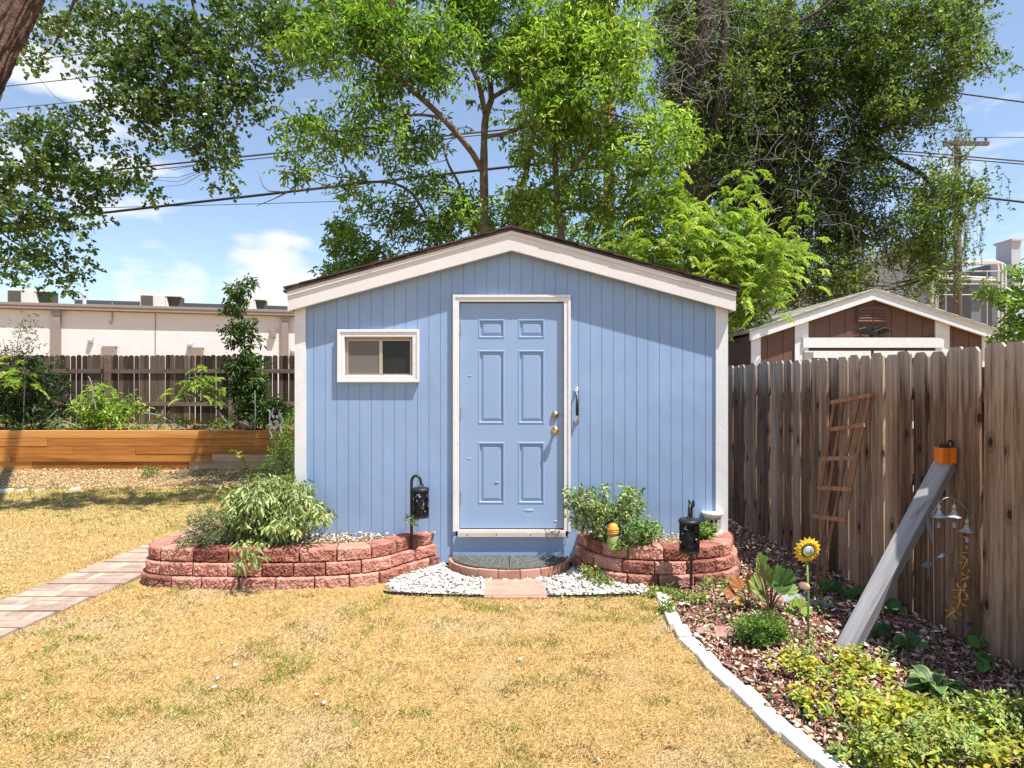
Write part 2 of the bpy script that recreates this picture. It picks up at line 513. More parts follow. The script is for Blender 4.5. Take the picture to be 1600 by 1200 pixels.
# planting curves on the ground plane
LBED = crom([(-1.93, 6.55), (-2.45, 6.28), (-2.86, 5.86), (-3.06, 5.45), (-3.06, 5.2), (-2.88, 5.0), (-2.3, 4.93), (-1.65, 4.94), (-1.24, 5.0),
             (-1.03, 5.12), (-0.84, 5.36), (-0.64, 5.585)], 0.01)
RBED = crom([(0.52, 5.585), (0.64, 5.27), (0.86, 5.06), (1.18, 4.985), (1.5, 5.01), (1.78, 5.12), (1.95, 5.36), (2.01, 5.66), (1.97, 5.95)], 0.01)
EDGE = crom([(1.16, 4.80), (1.14, 4.62), (1.095, 4.12), (1.12, 3.81), (1.16, 3.45), (1.23, 3.02), (1.33, 2.6), (1.45, 2.0), (1.58, 1.2), (1.7, 0.4)], 0.01)
FA, FB = Vector((2.58, 7.44, 0)), Vector((2.835, 3.62, 0))
FD = (FA - FB).normalized()
FN = Vector((-FD.y, FD.x, 0))             # towards the garden
fence_x = lambda Y: FB.x + (Y - FB.y) * FD.x / FD.y

PATHP = [(-3.78, 1.0), (-3.78, 4.6), (-3.66, 6.2), (-3.60, 6.95), (-3.07, 6.95), (-3.11, 5.2), (-3.23, 3.96), (-3.26, 1.0)]
MULCHP = [(p.x + 0.03, p.y) for p in EDGE[::10]] + [(3.0, 0.4), (fence_x(3.0) + .1, 3.0), (fence_x(9.0) + .1, 9.0), (2.0, 9.0), (2.0, 5.7), (1.95, 5.3), (1.8, 5.1), (1.5, 4.98), (1.2, 4.9)]
GRAVP = [(-1.0, 4.98), (-0.86, 4.82), (-0.3, 4.76), (0.4, 4.755), (0.98, 4.80), (1.12, 4.92), (0.8, 5.2), (0.6, 5.6), (-0.7, 5.6), (-1.0, 5.3)]
TANP = [(-13, 9.75), (-6.9, 9.8), (-5.6, 9.7), (-4.6, 9.9), (-3.6, 10.1), (-2.4, 9.6), (-1.9, 8.0), (-1.9, 12.05), (-13, 12.05)]

for nm, poly, mt, z in (('mulch_bed', MULCHP, 'mulchred', 0.006), ('gravel_bed', GRAVP, 'gravelbase', 0.004), ('wood_chip_bed', TANP, 'mulchtan', 0.005)):
    bm = BM()
    bm.faces.new([bm.verts.new((x, y, z)) for x, y in poly])
    bmesh.ops.triangulate(bm, faces=bm.faces[:])
    for f in bm.faces:
        if f.normal.z < 0: f.normal_flip()
    structure(nm, bm, M[mt])

# bed soil inside the block walls
for nm, curve, back in (('bed_soil', LBED, [(-0.80, 5.585), (-1.92, 5.585), (-1.92, 6.5)]), ('bed_soil', RBED, [(1.93, 5.95), (1.93, 5.585), (0.68, 5.585)])):
    bm = BM()
    pts = []
    for i in range(0, len(curve), 12):
        t = (curve[min(i + 1, len(curve) - 1)] - curve[max(i - 1, 0)]).normalized()
        n = Vector((t.y, -t.x))
        pts.append((curve[i].x - n.x * 0.13, curve[i].y - n.y * 0.13))
    pts += back
    cx = sum(p[0] for p in pts) / len(pts); cy = sum(p[1] for p in pts) / len(pts)
    c = bm.verts.new((cx, cy, 0.285))
    ring = [bm.verts.new((x, y, 0.262)) for x, y in pts]
    low = [bm.verts.new((x, y, 0.02)) for x, y in pts]
    for i in range(len(ring)):
        j = (i + 1) % len(ring)
        bm.faces.new([c, ring[i], ring[j]]); bm.faces.new([ring[i], low[i], low[j], ring[j]])
    bmesh.ops.recalc_face_normals(bm, faces=bm.faces[:])
    structure(nm, bm, M['soil'])

# =================================================================== block walls
def block_course(bm, curve, inset, z0, h, first, depth=0.17, step=0.01):
    """split face blocks along a plan curve (outer face on the right of travel)"""
    n = len(curve)
    def pt(s):
        i = min(max(s / step, 0), n - 1.001); k = int(i); p = curve[k].lerp(curve[k + 1], i - k)
        a, b = curve[max(0, k - 3)], curve[min(n - 1, k + 4)]
        t = (b - a).normalized()
        return p, Vector((t.y, -t.x))
    L = (n - 1) * step
    s = first
    while s < L - 0.05:
        ln = random.choice((0.27, 0.29, 0.30, 0.25))
        e = min(s + ln, L)
        if L - e < 0.08: e = L
        nu = max(8, int((e - s) / 0.0085)); nv = 12
        seed = random.random() * 50
        dz = random.uniform(-0.0025, 0.0025); din = random.uniform(-0.006, 0.006)
        grid = []
        a0 = max(s, 0) + 0.004; a1 = e - 0.004
        for v in range(nv + 1):
            row = []
            for u in range(nu + 1):
                q = a0 + (a1 - a0) * u / nu
                p, nn = pt(q)
                zz = h * v / nv
                edge = min(q - a0, a1 - q, zz * 1.3, (h - zz) * 1.3)
                o = -inset + din - 0.016 * (1 - min(1, edge / 0.016)) ** 2
                w = Vector((q * 24 + seed, zz * 24, seed))
                o += 0.007 * mnoise.noise(w * 0.9) + 0.008 * mnoise.noise(w * 2.6) + 0.007 * mnoise.noise(w * 5.5)
                jz = 0.003 * mnoise.noise(w * 1.7) if v in (0, nv) else 0.006 * mnoise.noise(w * 2)
                row.append(bm.verts.new((p.x + nn.x * o, p.y + nn.y * o, z0 + dz + zz + jz)))
            grid.append(row)
        tb, bb = [], []
        for u in range(nu + 1):
            q = a0 + (a1 - a0) * u / nu
            if u == 0: q += 0.008
            if u == nu: q -= 0.008
            p, nn = pt(q)
            o = -inset - depth
            tb.append(bm.verts.new((p.x + nn.x * o, p.y + nn.y * o, z0 + dz + h)))
            bb.append(bm.verts.new((p.x + nn.x * o, p.y + nn.y * o, z0 + dz)))
        for v in range(nv):
            for u in range(nu):
                bm.faces.new([grid[v][u], grid[v][u + 1], grid[v + 1][u + 1], grid[v + 1][u]])
        for u in range(nu):
            bm.faces.new([grid[nv][u], grid[nv][u + 1], tb[u + 1], tb[u]])
            bm.faces.new([bb[u], bb[u + 1], grid[0][u + 1], grid[0][u]])
            bm.faces.new([tb[u], tb[u + 1], bb[u + 1], bb[u]])
        bm.faces.new([grid[v][0] for v in range(nv + 1)] + [tb[0], bb[0]])
        bm.faces.new([grid[v][nu] for v in range(nv, -1, -1)] + [bb[nu], tb[nu]])
        s = e


for curve, lab, loc in ((LBED, 'long curved retaining wall of red split-face blocks holding the shrub bed under the shed window', (-2.0, 5.0, 0)),
                        (RBED, 'short rounded retaining wall of red split-face blocks at the shed corner near the fence', (1.3, 5.05, 0))):
    w = thing('retaining_wall', lab, 'retaining wall', loc, 'red block walls of the raised beds')
    for k, (z0, h) in enumerate(((-0.02, 0.112), (0.096, 0.1), (0.2, 0.104))):
        bm = BM()
        block_course(bm, curve, 0.028 * k, z0, h, -random.uniform(0.02, 0.2))
        bmesh.ops.recalc_face_normals(bm, faces=bm.faces[:])
        obj('block_course', bm, M['block'], w)

# =================================================================== the blue shed
shed = thing('garden_shed', 'blue shed with white trim and low gabled roof standing behind the raised beds', 'shed', (0, S, 0))
DEP = 3.0
XL, XR = fx(465), fx(1133)
slope = 0.271
PX = fx(799.5)
soff = lambda x: fz(395) - abs(x - PX) * slope          # underside of the barge boards at x
D0, D1, DZ0, DZ1 = fx(712), fx(887), fz(833), fz(466)      # door hole
W0, W1, WZ0, WZ1 = fx(534), fx(650), fz(592), fz(522)      # window hole
ZB = 0.03
bm = BM()
gw = 0.0045
edges = [fx(478 + 1) + 0.1027 * 0.62]
while edges[-1] < XR: edges.append(edges[-1] + 0.1027)
edges = [XL + 0.02] + edges[:-1] + [XR - 0.02]
def strip(a, b, z0, zf):
    pts = [(a, z0)] + [(b, z0), (b, zf(b) + 0.05)]
    if a < PX < b: pts.append((PX, zf(PX) + 0.05))
    pts.append((a, zf(a) + 0.05))
    prism(bm, pts, S, S + 0.004)
for i in range(len(edges) - 1):
    a, b = edges[i] + gw / 2, edges[i + 1] - gw / 2
    segs = [(a, b)]
    cuts = sorted(x for x in (D0, D1, W0, W1) if a < x < b)
    xs = [a] + cuts + [b]
    for p, q in zip(xs[:-1], xs[1:]):
        m = (p + q) / 2
        if D0 < m < D1:
            strip(p, q, DZ1, soff)
        elif W0 < m < W1:
            prism(bm, [(p, ZB), (q, ZB), (q, WZ0), (p, WZ0)], S, S + 0.004)
            strip(p, q, WZ1, soff)
        else:
            strip(p, q, ZB, soff)
# backing sheet behind the grooves, in pieces round the openings
def back(x0, x1, z0, z1=None):
    if z1 is None:
        pts = [(x0, z0), (x1, z0), (x1, soff(x1) + 0.04)]
        if x0 < PX < x1: pts.append((PX, soff(PX) + 0.04))
        pts.append((x0, soff(x0) + 0.04))
    else:
        pts = [(x0, z0), (x1, z0), (x1, z1), (x0, z1)]
    prism(bm, pts, S + 0.0045, S + 0.04)
back(XL + 0.02, W0, ZB); back(W0, W1, ZB, WZ0); back(W0, W1, WZ1); back(W1, D0, ZB); back(D0, D1, DZ1); back(D1, XR - 0.02, ZB)
# side and rear walls
box(bm, XL + 0.02, XL + 0.06, S + 0.041, S + DEP, ZB, soff(XL) + 0.06)
box(bm, XR - 0.06, XR - 0.02, S + 0.041, S + DEP, ZB, soff(XR) + 0.06)
prism(bm, [(XL + 0.061, ZB), (XR - 0.061, ZB), (XR - 0.061, soff(XR) + 0.05), (PX, soff(PX) + 0.05), (XL + 0.061, soff(XL) + 0.05)], S + DEP - 0.04, S + DEP)
obj('wall', bm, M['blue'], shed)
bm = BM()
box(bm, XL + 0.07, XR - 0.07, S + 0.05, S + DEP - 0.05, 0.02, 0.06)
obj('floor_slab', bm, M['dark'], shed)

for a, b, sx in ((XL, fx(478.5), XL), (fx(1117.5), XR, XR)):
    bm = BM()
    box(bm, a, b, S - 0.02, S - 0.001, ZB, soff((a + b) / 2) + 0.05)
    if sx == XL: box(bm, a - 0.019, a - 0.0005, S - 0.02, S + 0.07, ZB, soff(a) + 0.04)
    else: box(bm, b + 0.0005, b + 0.019, S - 0.02, S + 0.07, ZB, soff(b) + 0.04)
    obj('corner_board', bm, M['trim'], shed, bevel=0.003)

XE0, XE1 = fx(456), fx(1143)
for sgn, xe in ((-1, XE0), (1, XE1)):
    bm = BM()
    x0, x1 = (PX, xe)
    h = 0.155
    pts = [(x0, soff(x0)), (x1, soff(x1)), (x1, soff(x1) + 0.165), (x0, soff(x0) + 0.185)]
    prism(bm, pts, S - 0.108, S - 0.064)
    obj('barge_board', bm, M['fascia'], shed, bevel=0.003)
    bm = BM()                                               # upper drip board, a little proud
    top = lambda x: soff(x) + (0.185 if x == x0 else 0.168)
    prism(bm, [(x0, top(x0) - 0.045), (x1, top(x1) - 0.04), (x1, top(x1)), (x0, top(x0))], S - 0.120, S - 0.1085)
    obj('drip_board', bm, M['fascia'], shed)
    bm = BM()                                               # eave fascia along the side
    box(bm, min(xe, xe - sgn * 0.02), max(xe, xe - sgn * 0.02), S - 0.063, S + DEP + 0.08, soff(xe), soff(xe) + 0.15)
    obj('eave_board', bm, M['fascia'], shed)

for sgn, xe in ((-1, XE0), (1, XE1)):
    bm = BM(); xq = xe - sgn * 0.021
    prism(bm, [(PX, soff(PX) + 0.052), (xq, soff(xq) + 0.052), (xq, soff(xq) + 0.070), (PX, soff(PX) + 0.070)], S - 0.0635, S - 0.0005)
    bmesh.ops.recalc_face_normals(bm, faces=bm.faces[:]); obj('soffit', bm, M['fascia'], shed)
bm = BM()                                                   # roof: layered shingle courses with ragged butts
NC = 13
for sgn, xe in ((-1, fx(450.5)), (1, fx(1147))):
    run = abs(xe - PX)
    zt = lambda d: fz(359.5) - d * slope
    for c in range(NC):
        d1 = run * (c + 1) / NC; d0 = max(0, run * c / NC - 0.03)
        y = S - 0.132
        while y < S + DEP + 0.1:
            w = 0.22 if y > S else 0.16 + 0.1 * random.random()
            jz = random.uniform(0, 0.004); jd = random.uniform(-0.006, 0.012); jy = random.uniform(-0.006, 0.004) if y < S else 0
            t0, t1 = 0.006 + jz, 0.013 + jz
            xs = [PX + sgn * d0, PX + sgn * (d1 + jd)]
            vs = []
            for yy in (y + jy, min(y + w - 0.004, S + DEP + 0.1)):
                for d, x, t in ((d0, xs[0], t0), (d1 + jd, xs[1], t1)):
                    vs += [bm.verts.new((x, yy, zt(d) + t - 0.016)), bm.verts.new((x, yy, zt(d) + t))]
            for q in ((0, 1, 3, 2), (4, 6, 7, 5), (0, 4, 5, 1), (2, 3, 7, 6), (0, 2, 6, 4), (1, 5, 7, 3)):
                bm.faces.new([vs[i] for i in q])
            y += w
    # deck under the shingles
    pts = [(PX, zt(0) - 0.012), (xe, zt(run) - 0.012), (xe, zt(run) - 0.034), (PX, zt(0) - 0.034)]
    prism(bm, pts, S - 0.128, S + DEP + 0.095)
y = S - 0.134
while y < S + DEP:                                          # ridge caps
    prism(bm, [(PX - 0.12, fz(359.5) - 0.028), (PX, fz(359.5) + 0.006), (PX + 0.12, fz(359.5) - 0.028), (PX + 0.12, fz(359.5) - 0.016), (PX, fz(359.5) + 0.019), (PX - 0.12, fz(359.5) - 0.016)], y, y + 0.15)
    y += 0.14
bmesh.ops.recalc_face_normals(bm, faces=bm.faces[:])
obj('roof', bm, M['shingle'], shed)

# ---- door frame, door, hardware
bm = BM()
fo0, fo1, fz1, fzb = fx(709), fx(890.5), fz(462), fz(829)
ci0, ci1, cz1 = fx(718), fx(880.5), fz(472)
def casing(bm, a, b, z0, z1, y0=S - 0.03, y1=S + 0.05):
    box(bm, a, b, y0, y1, z0, z1)
casing(bm, fo0, ci0 - 0.002, fzb, fz1); casing(bm, ci1 + 0.002, fo1, fzb, fz1); casing(bm, ci0 - 0.0019, ci1 + 0.0019, cz1 + 0.002, fz1)
# raised back band round the outside
bb = 0.018
box(bm, fo0 - 0.004, fo0 + bb, S - 0.038, S - 0.0305, fzb, fz1 + 0.004); box(bm, fo1 - bb, fo1 + 0.004, S - 0.038, S - 0.0305, fzb, fz1 + 0.004)
box(bm, fo0 + bb + .0005, fo1 - bb - .0005, S - 0.038, S - 0.0305, fz1 - bb, fz1 + 0.004)
obj('door_frame', bm, M['trim'], shed, bevel=0.004)

door = None
DY = S + 0.012
bm = BM()
da, db_, dz0, dz1 = ci0 + 0.004, ci1 - 0.004, fz(826), fz(473.5)
# face as a grid of rails and panels; each panel is a bevelled recess with a raised field
cols = [da, fx(747), fx(788.5), fx(809.5), fx(851), db_]
rows = [dz0, fz(787), fz(691), fz(662), fz(547), fz(528), fz(498.5), dz1]
pan = {(1, 1), (3, 1), (1, 3), (3, 3), (1, 5), (3, 5)}
for i in range(5):
    for j in range(7):
        x0, x1, z0, z1 = cols[i], cols[i + 1], rows[j], rows[j + 1]
        if (i, j) not in pan:
            q = [bm.verts.new(p) for p in ((x0, DY, z0), (x1, DY, z0), (x1, DY, z1), (x0, DY, z1))]
            bm.faces.new(q); continue
        loops = []
        for ins, dy in ((0, 0), (0.004, -0.004), (0.012, -0.004), (0.020, 0.014), (0.030, 0.014), (0.048, 0.004)):
            loops.append([bm.verts.new(p) for p in ((x0 + ins, DY + dy, z0 + ins), (x1 - ins, DY + dy, z0 + ins), (x1 - ins, DY + dy, z1 - ins), (x0 + ins, DY + dy, z1 - ins))])
        for a, b in zip(loops[:-1], loops[1:]):
            for k in range(4):
                bm.faces.new([a[k], a[(k + 1) % 4], b[(k + 1) % 4], b[k]])
        bm.faces.new(loops[-1])
bmesh.ops.remove_doubles(bm, verts=bm.verts[:], dist=0.0003)
box(bm, da, db_, DY + 0.016, DY + 0.04, dz0, dz1)
for a, b, z0, z1 in ((da - .0005, da, dz0, dz1), (db_, db_ + .0005, dz0, dz1)):
    box(bm, a, b, DY, DY + 0.04, z0, z1)
box(bm, da, db_, DY + 0.0002, DY + 0.0158, dz1 - 0.0005, dz1)
# small dents near the bottom and the left stile
bmesh.ops.recalc_face_normals(bm, faces=bm.faces[:])
door = obj('door', bm, M['bluedoor'], shed)
for x, y, rx, rz in ((826, 798, 0.05, 0.014), (733, 717, 0.02, 0.008), (734, 587, 0.02, 0.006), (776, 754, 0.02, 0.006), (868, 815, 0.02, 0.01)):
    bm = BM()
    c = Vector((fx(x), DY, fz(y)))
    lathe(bm, [(1.0, -0.004), (0.9, 0.001), (0.55, 0.003), (0.2, 0.0035), (0.02, 0.0036)], c, 20, 'y', Matrix.Diagonal((rx, 1, rz)))
    obj('dent', bm, M['bluedoor'], door, smooth=True)
for y, mt, nm in ((648, 'brassdull', 'deadbolt'), (672.5, 'brass', 'door_knob')):
    bm = BM()
    c = Vector((fx(867.5), DY, fz(y)))
    if nm == 'deadbolt':
        lathe(bm, [(0.032, 0.0), (0.032, 0.012), (0.027, 0.019), (0.014, 0.0195), (0.014, 0.024), (0.011, 0.0245)], c, 24, 'y')
    else:
        lathe(bm, [(0.033, 0.0), (0.033, 0.005), (0.026, 0.011), (0.012, 0.014), (0.011, 0.035), (0.024, 0.043), (0.029, 0.055), (0.027, 0.067), (0.016, 0.074), (0.005, 0.075)], c, 24, 'y')
    obj(nm, bm, M[mt], door, smooth=True)
for y in (512, 645, 777):
    bm = BM()
    box(bm, da - 0.003, da + 0.007, DY - 0.012, DY - 0.0005, fz(y) - 0.05, fz(y) + 0.05)
    tube(bm, [(da - 0.001, DY - 0.014, fz(y) - 0.052), (da - 0.001, DY - 0.014, fz(y) + 0.052)], 0.006, 8)
    obj('hinge', bm, M['hingem'], door)
bm = BM()
box(bm, ci0 - 0.0015, ci1 + 0.0015, S + 0.0525, S + 0.07, DZ0, DZ1)
obj('gap_shade_sheet', bm, M['dark'], shed)  # added dark sheet behind the door, puts the shade into the gap
bm = BM()
box(bm, fx(716), fx(883), S - 0.06, S + 0.05, fz(836.5), fz(829.6))
box(bm, fx(718), fx(881), S - 0.045, S + 0.0115, fz(829.4), fz(827.6))
th = obj('threshold', bm, M['sill'], shed, bevel=0.003)
for x in (731, 776, 829, 870):
    bm = BM(); lathe(bm, [(0.006, 0), (0.005, 0.002), (0.001, 0.0025)], (fx(x), S - 0.06, fz(833.2)), 10, 'y'); obj('nail', bm, M['dark'], th)
bm = BM()
box(bm, fx(708), fx(889), S - 0.022, S + 0.03, fz(868), fz(836.8))
obj('kick_board', bm, M['blue'], shed, bevel=0.003)

# grab handle right of the frame
bm = BM()
hx = fx(901); z0h, z1h = fz(657), fz(609)
for zc in (z0h, z1h):
    lathe(bm, [(0.026, 0), (0.026, 0.006), (0.018, 0.012), (0.013, 0.016)], (hx, S, zc), 18, 'y')
pts = crom([(hx, S - 0.01, z0h), (hx, S - 0.035, z0h + 0.004), (hx, S - 0.045, z0h + 0.035), (hx, S - 0.045, z1h - 0.035), (hx, S - 0.035, z1h - 0.004), (hx, S - 0.01, z1h)], 0.01)
tube(bm, pts, 0.0095, 10)
gh = obj('grab_handle', bm, M['chrome'], shed, smooth=True)
bm = BM()
tube(bm, [(hx, S - 0.045, z0h + 0.045), (hx, S - 0.045, z1h - 0.045)], 0.0125, 12)
obj('grip', bm, M['black'], gh, smooth=True)

# ---- window
win = None
bm = BM()
o0, o1, oz0, oz1 = fx(529), fx(655.5), fz(597), fz(516)
i0, i1, iz0, iz1 = fx(539.5), fx(645), fz(587), fz(527)
y0, y1 = S - 0.036, S - 0.0005
pieces = [[(o0, oz0), (o1, oz0), (i1, iz0), (i0, iz0)], [(o0, oz1), (i0, iz1), (i1, iz1), (o1, oz1)], [(o0, oz0), (i0, iz0), (i0, iz1), (o0, oz1)], [(o1, oz0), (o1, oz1), (i1, iz1), (i1, iz0)]]
def ringframe(bm, o, i, y0, y1):
    a0, a1, b0, b1 = o; c0, c1, d0, d1 = i
    for y, f in ((y0, 1), (y1, -1)):
        O = [(a0, b0), (a1, b0), (a1, b1), (a0, b1)]; I = [(c0, d0), (c1, d0), (c1, d1), (c0, d1)]
        vo = [bm.verts.new((x, y, z)) for x, z in O]; vi = [bm.verts.new((x, y, z)) for x, z in I]
        for k in range(4): bm.faces.new([vo[k], vo[(k + 1) % 4], vi[(k + 1) % 4], vi[k]])
        if f == 1: VO, VI = vo, vi
        else:
            for k in range(4):
                j = (k + 1) % 4
                bm.faces.new([VO[k], VO[j], vo[j], vo[k]]); bm.faces.new([VI[k], VI[j], vi[j], vi[k]])
    bmesh.ops.recalc_face_normals(bm, faces=bm.faces[:])
ringframe(bm, (o0, o1, oz0, oz1), (i0, i1, iz0, iz1), y0, y1)
win = obj('window', bm, M['trim'], shed, bevel=0.005)
bm = BM(); ringframe(bm, (o0 - .003, o1 + .003, oz0 - .003, oz1 + .003), (o0 + .022, o1 - .022, oz0 + .022, oz1 - .022), S - 0.043, S - 0.0365); obj('casing_band', bm, M['trim'], win, bevel=0.003)
bm = BM(); ringframe(bm, (W0, W1, WZ0, WZ1), (i0 + 0.017, i1 - 0.017, iz0 + 0.008, iz1 - 0.022), S + 0.0002, S + 0.03); obj('stop', bm, M['winwood'], win)
bm = BM()
sa0, sa1, sb0, sb1 = i0 + 0.017, i1 - 0.017, iz0 + 0.008, iz1 - 0.022
xm = fx(595)
ringframe(bm, (sa0, sa1, sb0, sb1), (sa0 + 0.008, sa1 - 0.008, sb0 + 0.008, sb1 - 0.008), S + 0.004, S + 0.028)
box(bm, xm - 0.014, xm + 0.014, S + 0.002, S + 0.0279, sb0 + 0.0081, sb1 - 0.0081)
obj('sash', bm, M['alum'], win)


def m_glass(name, tint, rough=0.05, haze=0.25):
    t = NT(name)
    t.base(tint); t.fin(rough, 0, 0.6)
    tr = t.add('ShaderNodeBsdfTransparent'); tr.inputs['Color'].default_value = (0.85, 0.85, 0.85, 1)
    mx = t.add('ShaderNodeMixShader'); mx.inputs[0].default_value = haze
    t.link(tr.outputs[0], mx.inputs[1]); t.link(t.b.outputs[0], mx.inputs[2]); t.link(mx.outputs[0], t.o.inputs['Surface'])
    return t.m
M['glassclear'] = m_glass('dusty window glass', (0.05, 0.042, 0.036), 0.04, 0.3)
M['screen'] = m_glass('insect screen', (0.20, 0.17, 0.15), 0.8, 0.7)
bm = BM(); box(bm, sa0 + 0.008, xm - 0.0142, S + 0.008, S + 0.011, sb0 + 0.0082, sb1 - 0.0082); obj('screen', bm, M['screen'], win)
bm = BM(); box(bm, xm + 0.0142, sa1 - 0.008, S + 0.014, S + 0.018, sb0 + 0.0082, sb1 - 0.0082); obj('pane', bm, M['glassclear'], win)
# a shelf with things just inside the window, seen through the glass
M['cloth'] = m_flat('brown cardboard inside', (0.20, 0.14, 0.10), 0.9)
M['binlid'] = m_flat('dark cloth bundle', (0.05, 0.045, 0.05), 0.9)
for nm, lab, cat, a, b, z0, z1, mt in (('storage_box', 'brown cardboard carton dimly seen through the right window pane', 'carton', xm + 0.16, xm + 0.42, sb0 - 0.1, sb1 - 0.09, 'cloth'),
                                       ('cloth_bundle', 'dark rounded bundle behind the dusty shed window', 'bundle', xm + 0.05, xm + 0.22, sb0 - 0.1, sb0 + 0.18, 'binlid')):
    bm = BM()
    if nm == 'storage_box':
        box(bm, a, b, S + 0.3, S + 0.55, z0, z1)
        box(bm, a - 0.01, b + 0.01, S + 0.29, S + 0.56, z1 - 0.06, z1 - 0.012)
        o = obj(nm, bm, M[mt], base=(a, S + 0.3, z0), bevel=0.006)
    else:
        bmesh.ops.create_icosphere(bm, subdivisions=3, radius=1, matrix=Matrix.Translation(((a + b) / 2, S + 0.22, (z0 + z1) / 2)) @ Matrix.Diagonal(((b - a) / 2, 0.09, (z1 - z0) / 2, 1)))
        for v in bm.verts: v.co += Vector((0.02, 0.02, 0.02)) * mnoise.noise(v.co * 11)
        o = obj(nm, bm, M[mt], smooth=True, base=((a + b) / 2, S + 0.22, z0))
    tag(o, lab, cat)
bm = BM()
box(bm, W0 - 0.2, W1 + 0.25, S + 0.12, S + 0.6, sb0 - 0.13, sb0 - 0.102)
for x in (W0 - 0.17, W1 + 0.2):
    box(bm, x, x + 0.04, S + 0.14, S + 0.58, 0.061, sb0 - 0.131)
obj('inner_shelf', bm, M['cloth'], shed)

# =================================================================== step, mat, paver
CS = Vector((fx(795.5), S - 0.024, 0))
A, B = 0.535, 0.40
step = thing('doorstep', 'low half-round doorstep of red bricks below the blue door', 'doorstep', (CS.x, CS.y, 0))
bm = BM()
nb = 9
for k in range(nb):
    a0 = math.pi * k / nb + 0.006; a1 = math.pi * (k + 1) / nb - 0.006
    pts = []
    for j in range(7):
        a = a0 + (a1 - a0) * j / 6
        pts.append((CS.x - A * math.cos(a), CS.y - B * math.sin(a)))
    for j in range(6, -1, -1):
        a = a0 + (a1 - a0) * j / 6
        pts.append((CS.x - A * 0.72 * math.cos(a), CS.y - B * 0.72 * math.sin(a)))
    prism(bm, pts, -0.02, 0.083 + random.uniform(-0.003, 0.003), 'z')
bmesh.ops.recalc_face_normals(bm, faces=bm.faces[:])
obj('brick_edge', bm, M['paver'], step, bevel=0.004)
bm = BM()
prism(bm, [(CS.x - A * .715 * math.cos(math.pi * j / 24), CS.y - 0.001 - B * .715 * math.sin(math.pi * j / 24)) for j in range(25)], 0.0, 0.079, 'z')
bmesh.ops.recalc_face_normals(bm, faces=bm.faces[:])
obj('core', bm, M['paver'], step)
mat_ = thing('doormat', 'half-round dark grey rubber doormat with raised scroll pattern lying on the doorstep', 'doormat', (CS.x, CS.y, 0.088))
for sg in (-1, 1):
    bm = BM()
    r1, r2 = 0.505, 0.375
    half = [(CS.x + sg * r1 * math.cos(a), CS.y - 0.004 - r2 * math.sin(a)) for a in [math.pi / 2 * j / 16 for j in range(17)]]
    half[-1] = (CS.x + sg * 0.004, half[-1][1])
    half.append((CS.x + sg * 0.004, CS.y - 0.004))
    prism(bm, half, 0.088, 0.097, 'z')
    # raised rims and scrolls
    for q in (0.965, 0.86, 0.74):
        tube(bm, [(CS.x + sg * (0.01 + (r1 * q - 0.01) * math.cos(a)), CS.y - 0.01 - (r2 * q - 0.01) * math.sin(a), 0.098) for a in [math.pi / 2 * j / 16 for j in range(17)]], 0.006, 6)
    tube(bm, [(CS.x + sg * 0.011, CS.y - 0.01, 0.098), (CS.x + sg * 0.011, CS.y - r2 + 0.012, 0.098)], 0.007, 6)
    tube(bm, [(CS.x + sg * 0.011, CS.y - 0.01, 0.098), (CS.x + sg * (r1 - 0.012), CS.y - 0.012, 0.098)], 0.007, 6)
    for q, cnt in ((0.8, 9), (0.915, 11), (0.6, 7), (0.42, 5), (0.22, 3)):
        for k in range(cnt):
            a = math.pi / 2 * (k + 0.5) / cnt
            c = Vector((CS.x + sg * (0.02 + r1 * q * math.cos(a) * 0.95), CS.y - 0.02 - r2 * q * math.sin(a) * 0.93, 0.098))
            rr = 0.02 if q in (0.8, 0.915) else 0.034
            sp = [c + Vector((sg * math.cos(w + a) * rr * (1 - w / 9), math.sin(w + a) * rr * (1 - w / 9), 0)) for w in [0.5 * j for j in range(14)]]
            tube(bm, sp, 0.0045, 5)
    bmesh.ops.recalc_face_normals(bm, faces=bm.faces[:])
    obj('mat_half', bm, M['rubber'], mat_)

bm = BM()
a, b, c, d = G(754, 906, .02), G(846, 906, .02), G(855, 933, .02), G(756, 933, .02)
prism(bm, [(v.x, v.y) for v in (a, b, c, d)], -0.03, 0.024, 'z')
bmesh.ops.recalc_face_normals(bm, faces=bm.faces[:])
tag(obj('stepping_stone', bm, M['paver'], bevel=0.005, base=(0.03, 4.94, 0)), 'flat red rectangular paver lying in white gravel before the doorstep', 'paver')

# dark steel lawn edging
bm = BM()
pts = crom([(-1.0, 4.88, -.01), (-0.88, 4.81, 0), (-0.3, 4.745, 0), (0.4, 4.74, 0), (0.85, 4.775, 0), (0.98, 4.81, -.01)], 0.05)
for p, q in zip(pts[:-1], pts[1:]):
    bar(bm, p + Vector((0, 0, 0.0)), q + Vector((0, 0, 0.0)), 0.008, 0.05)
tag(obj('lawn_edging', bm, M['black'], base=(0, 4.76, 0)), 'thin black edging strip between white gravel and dry lawn', 'edging strip')

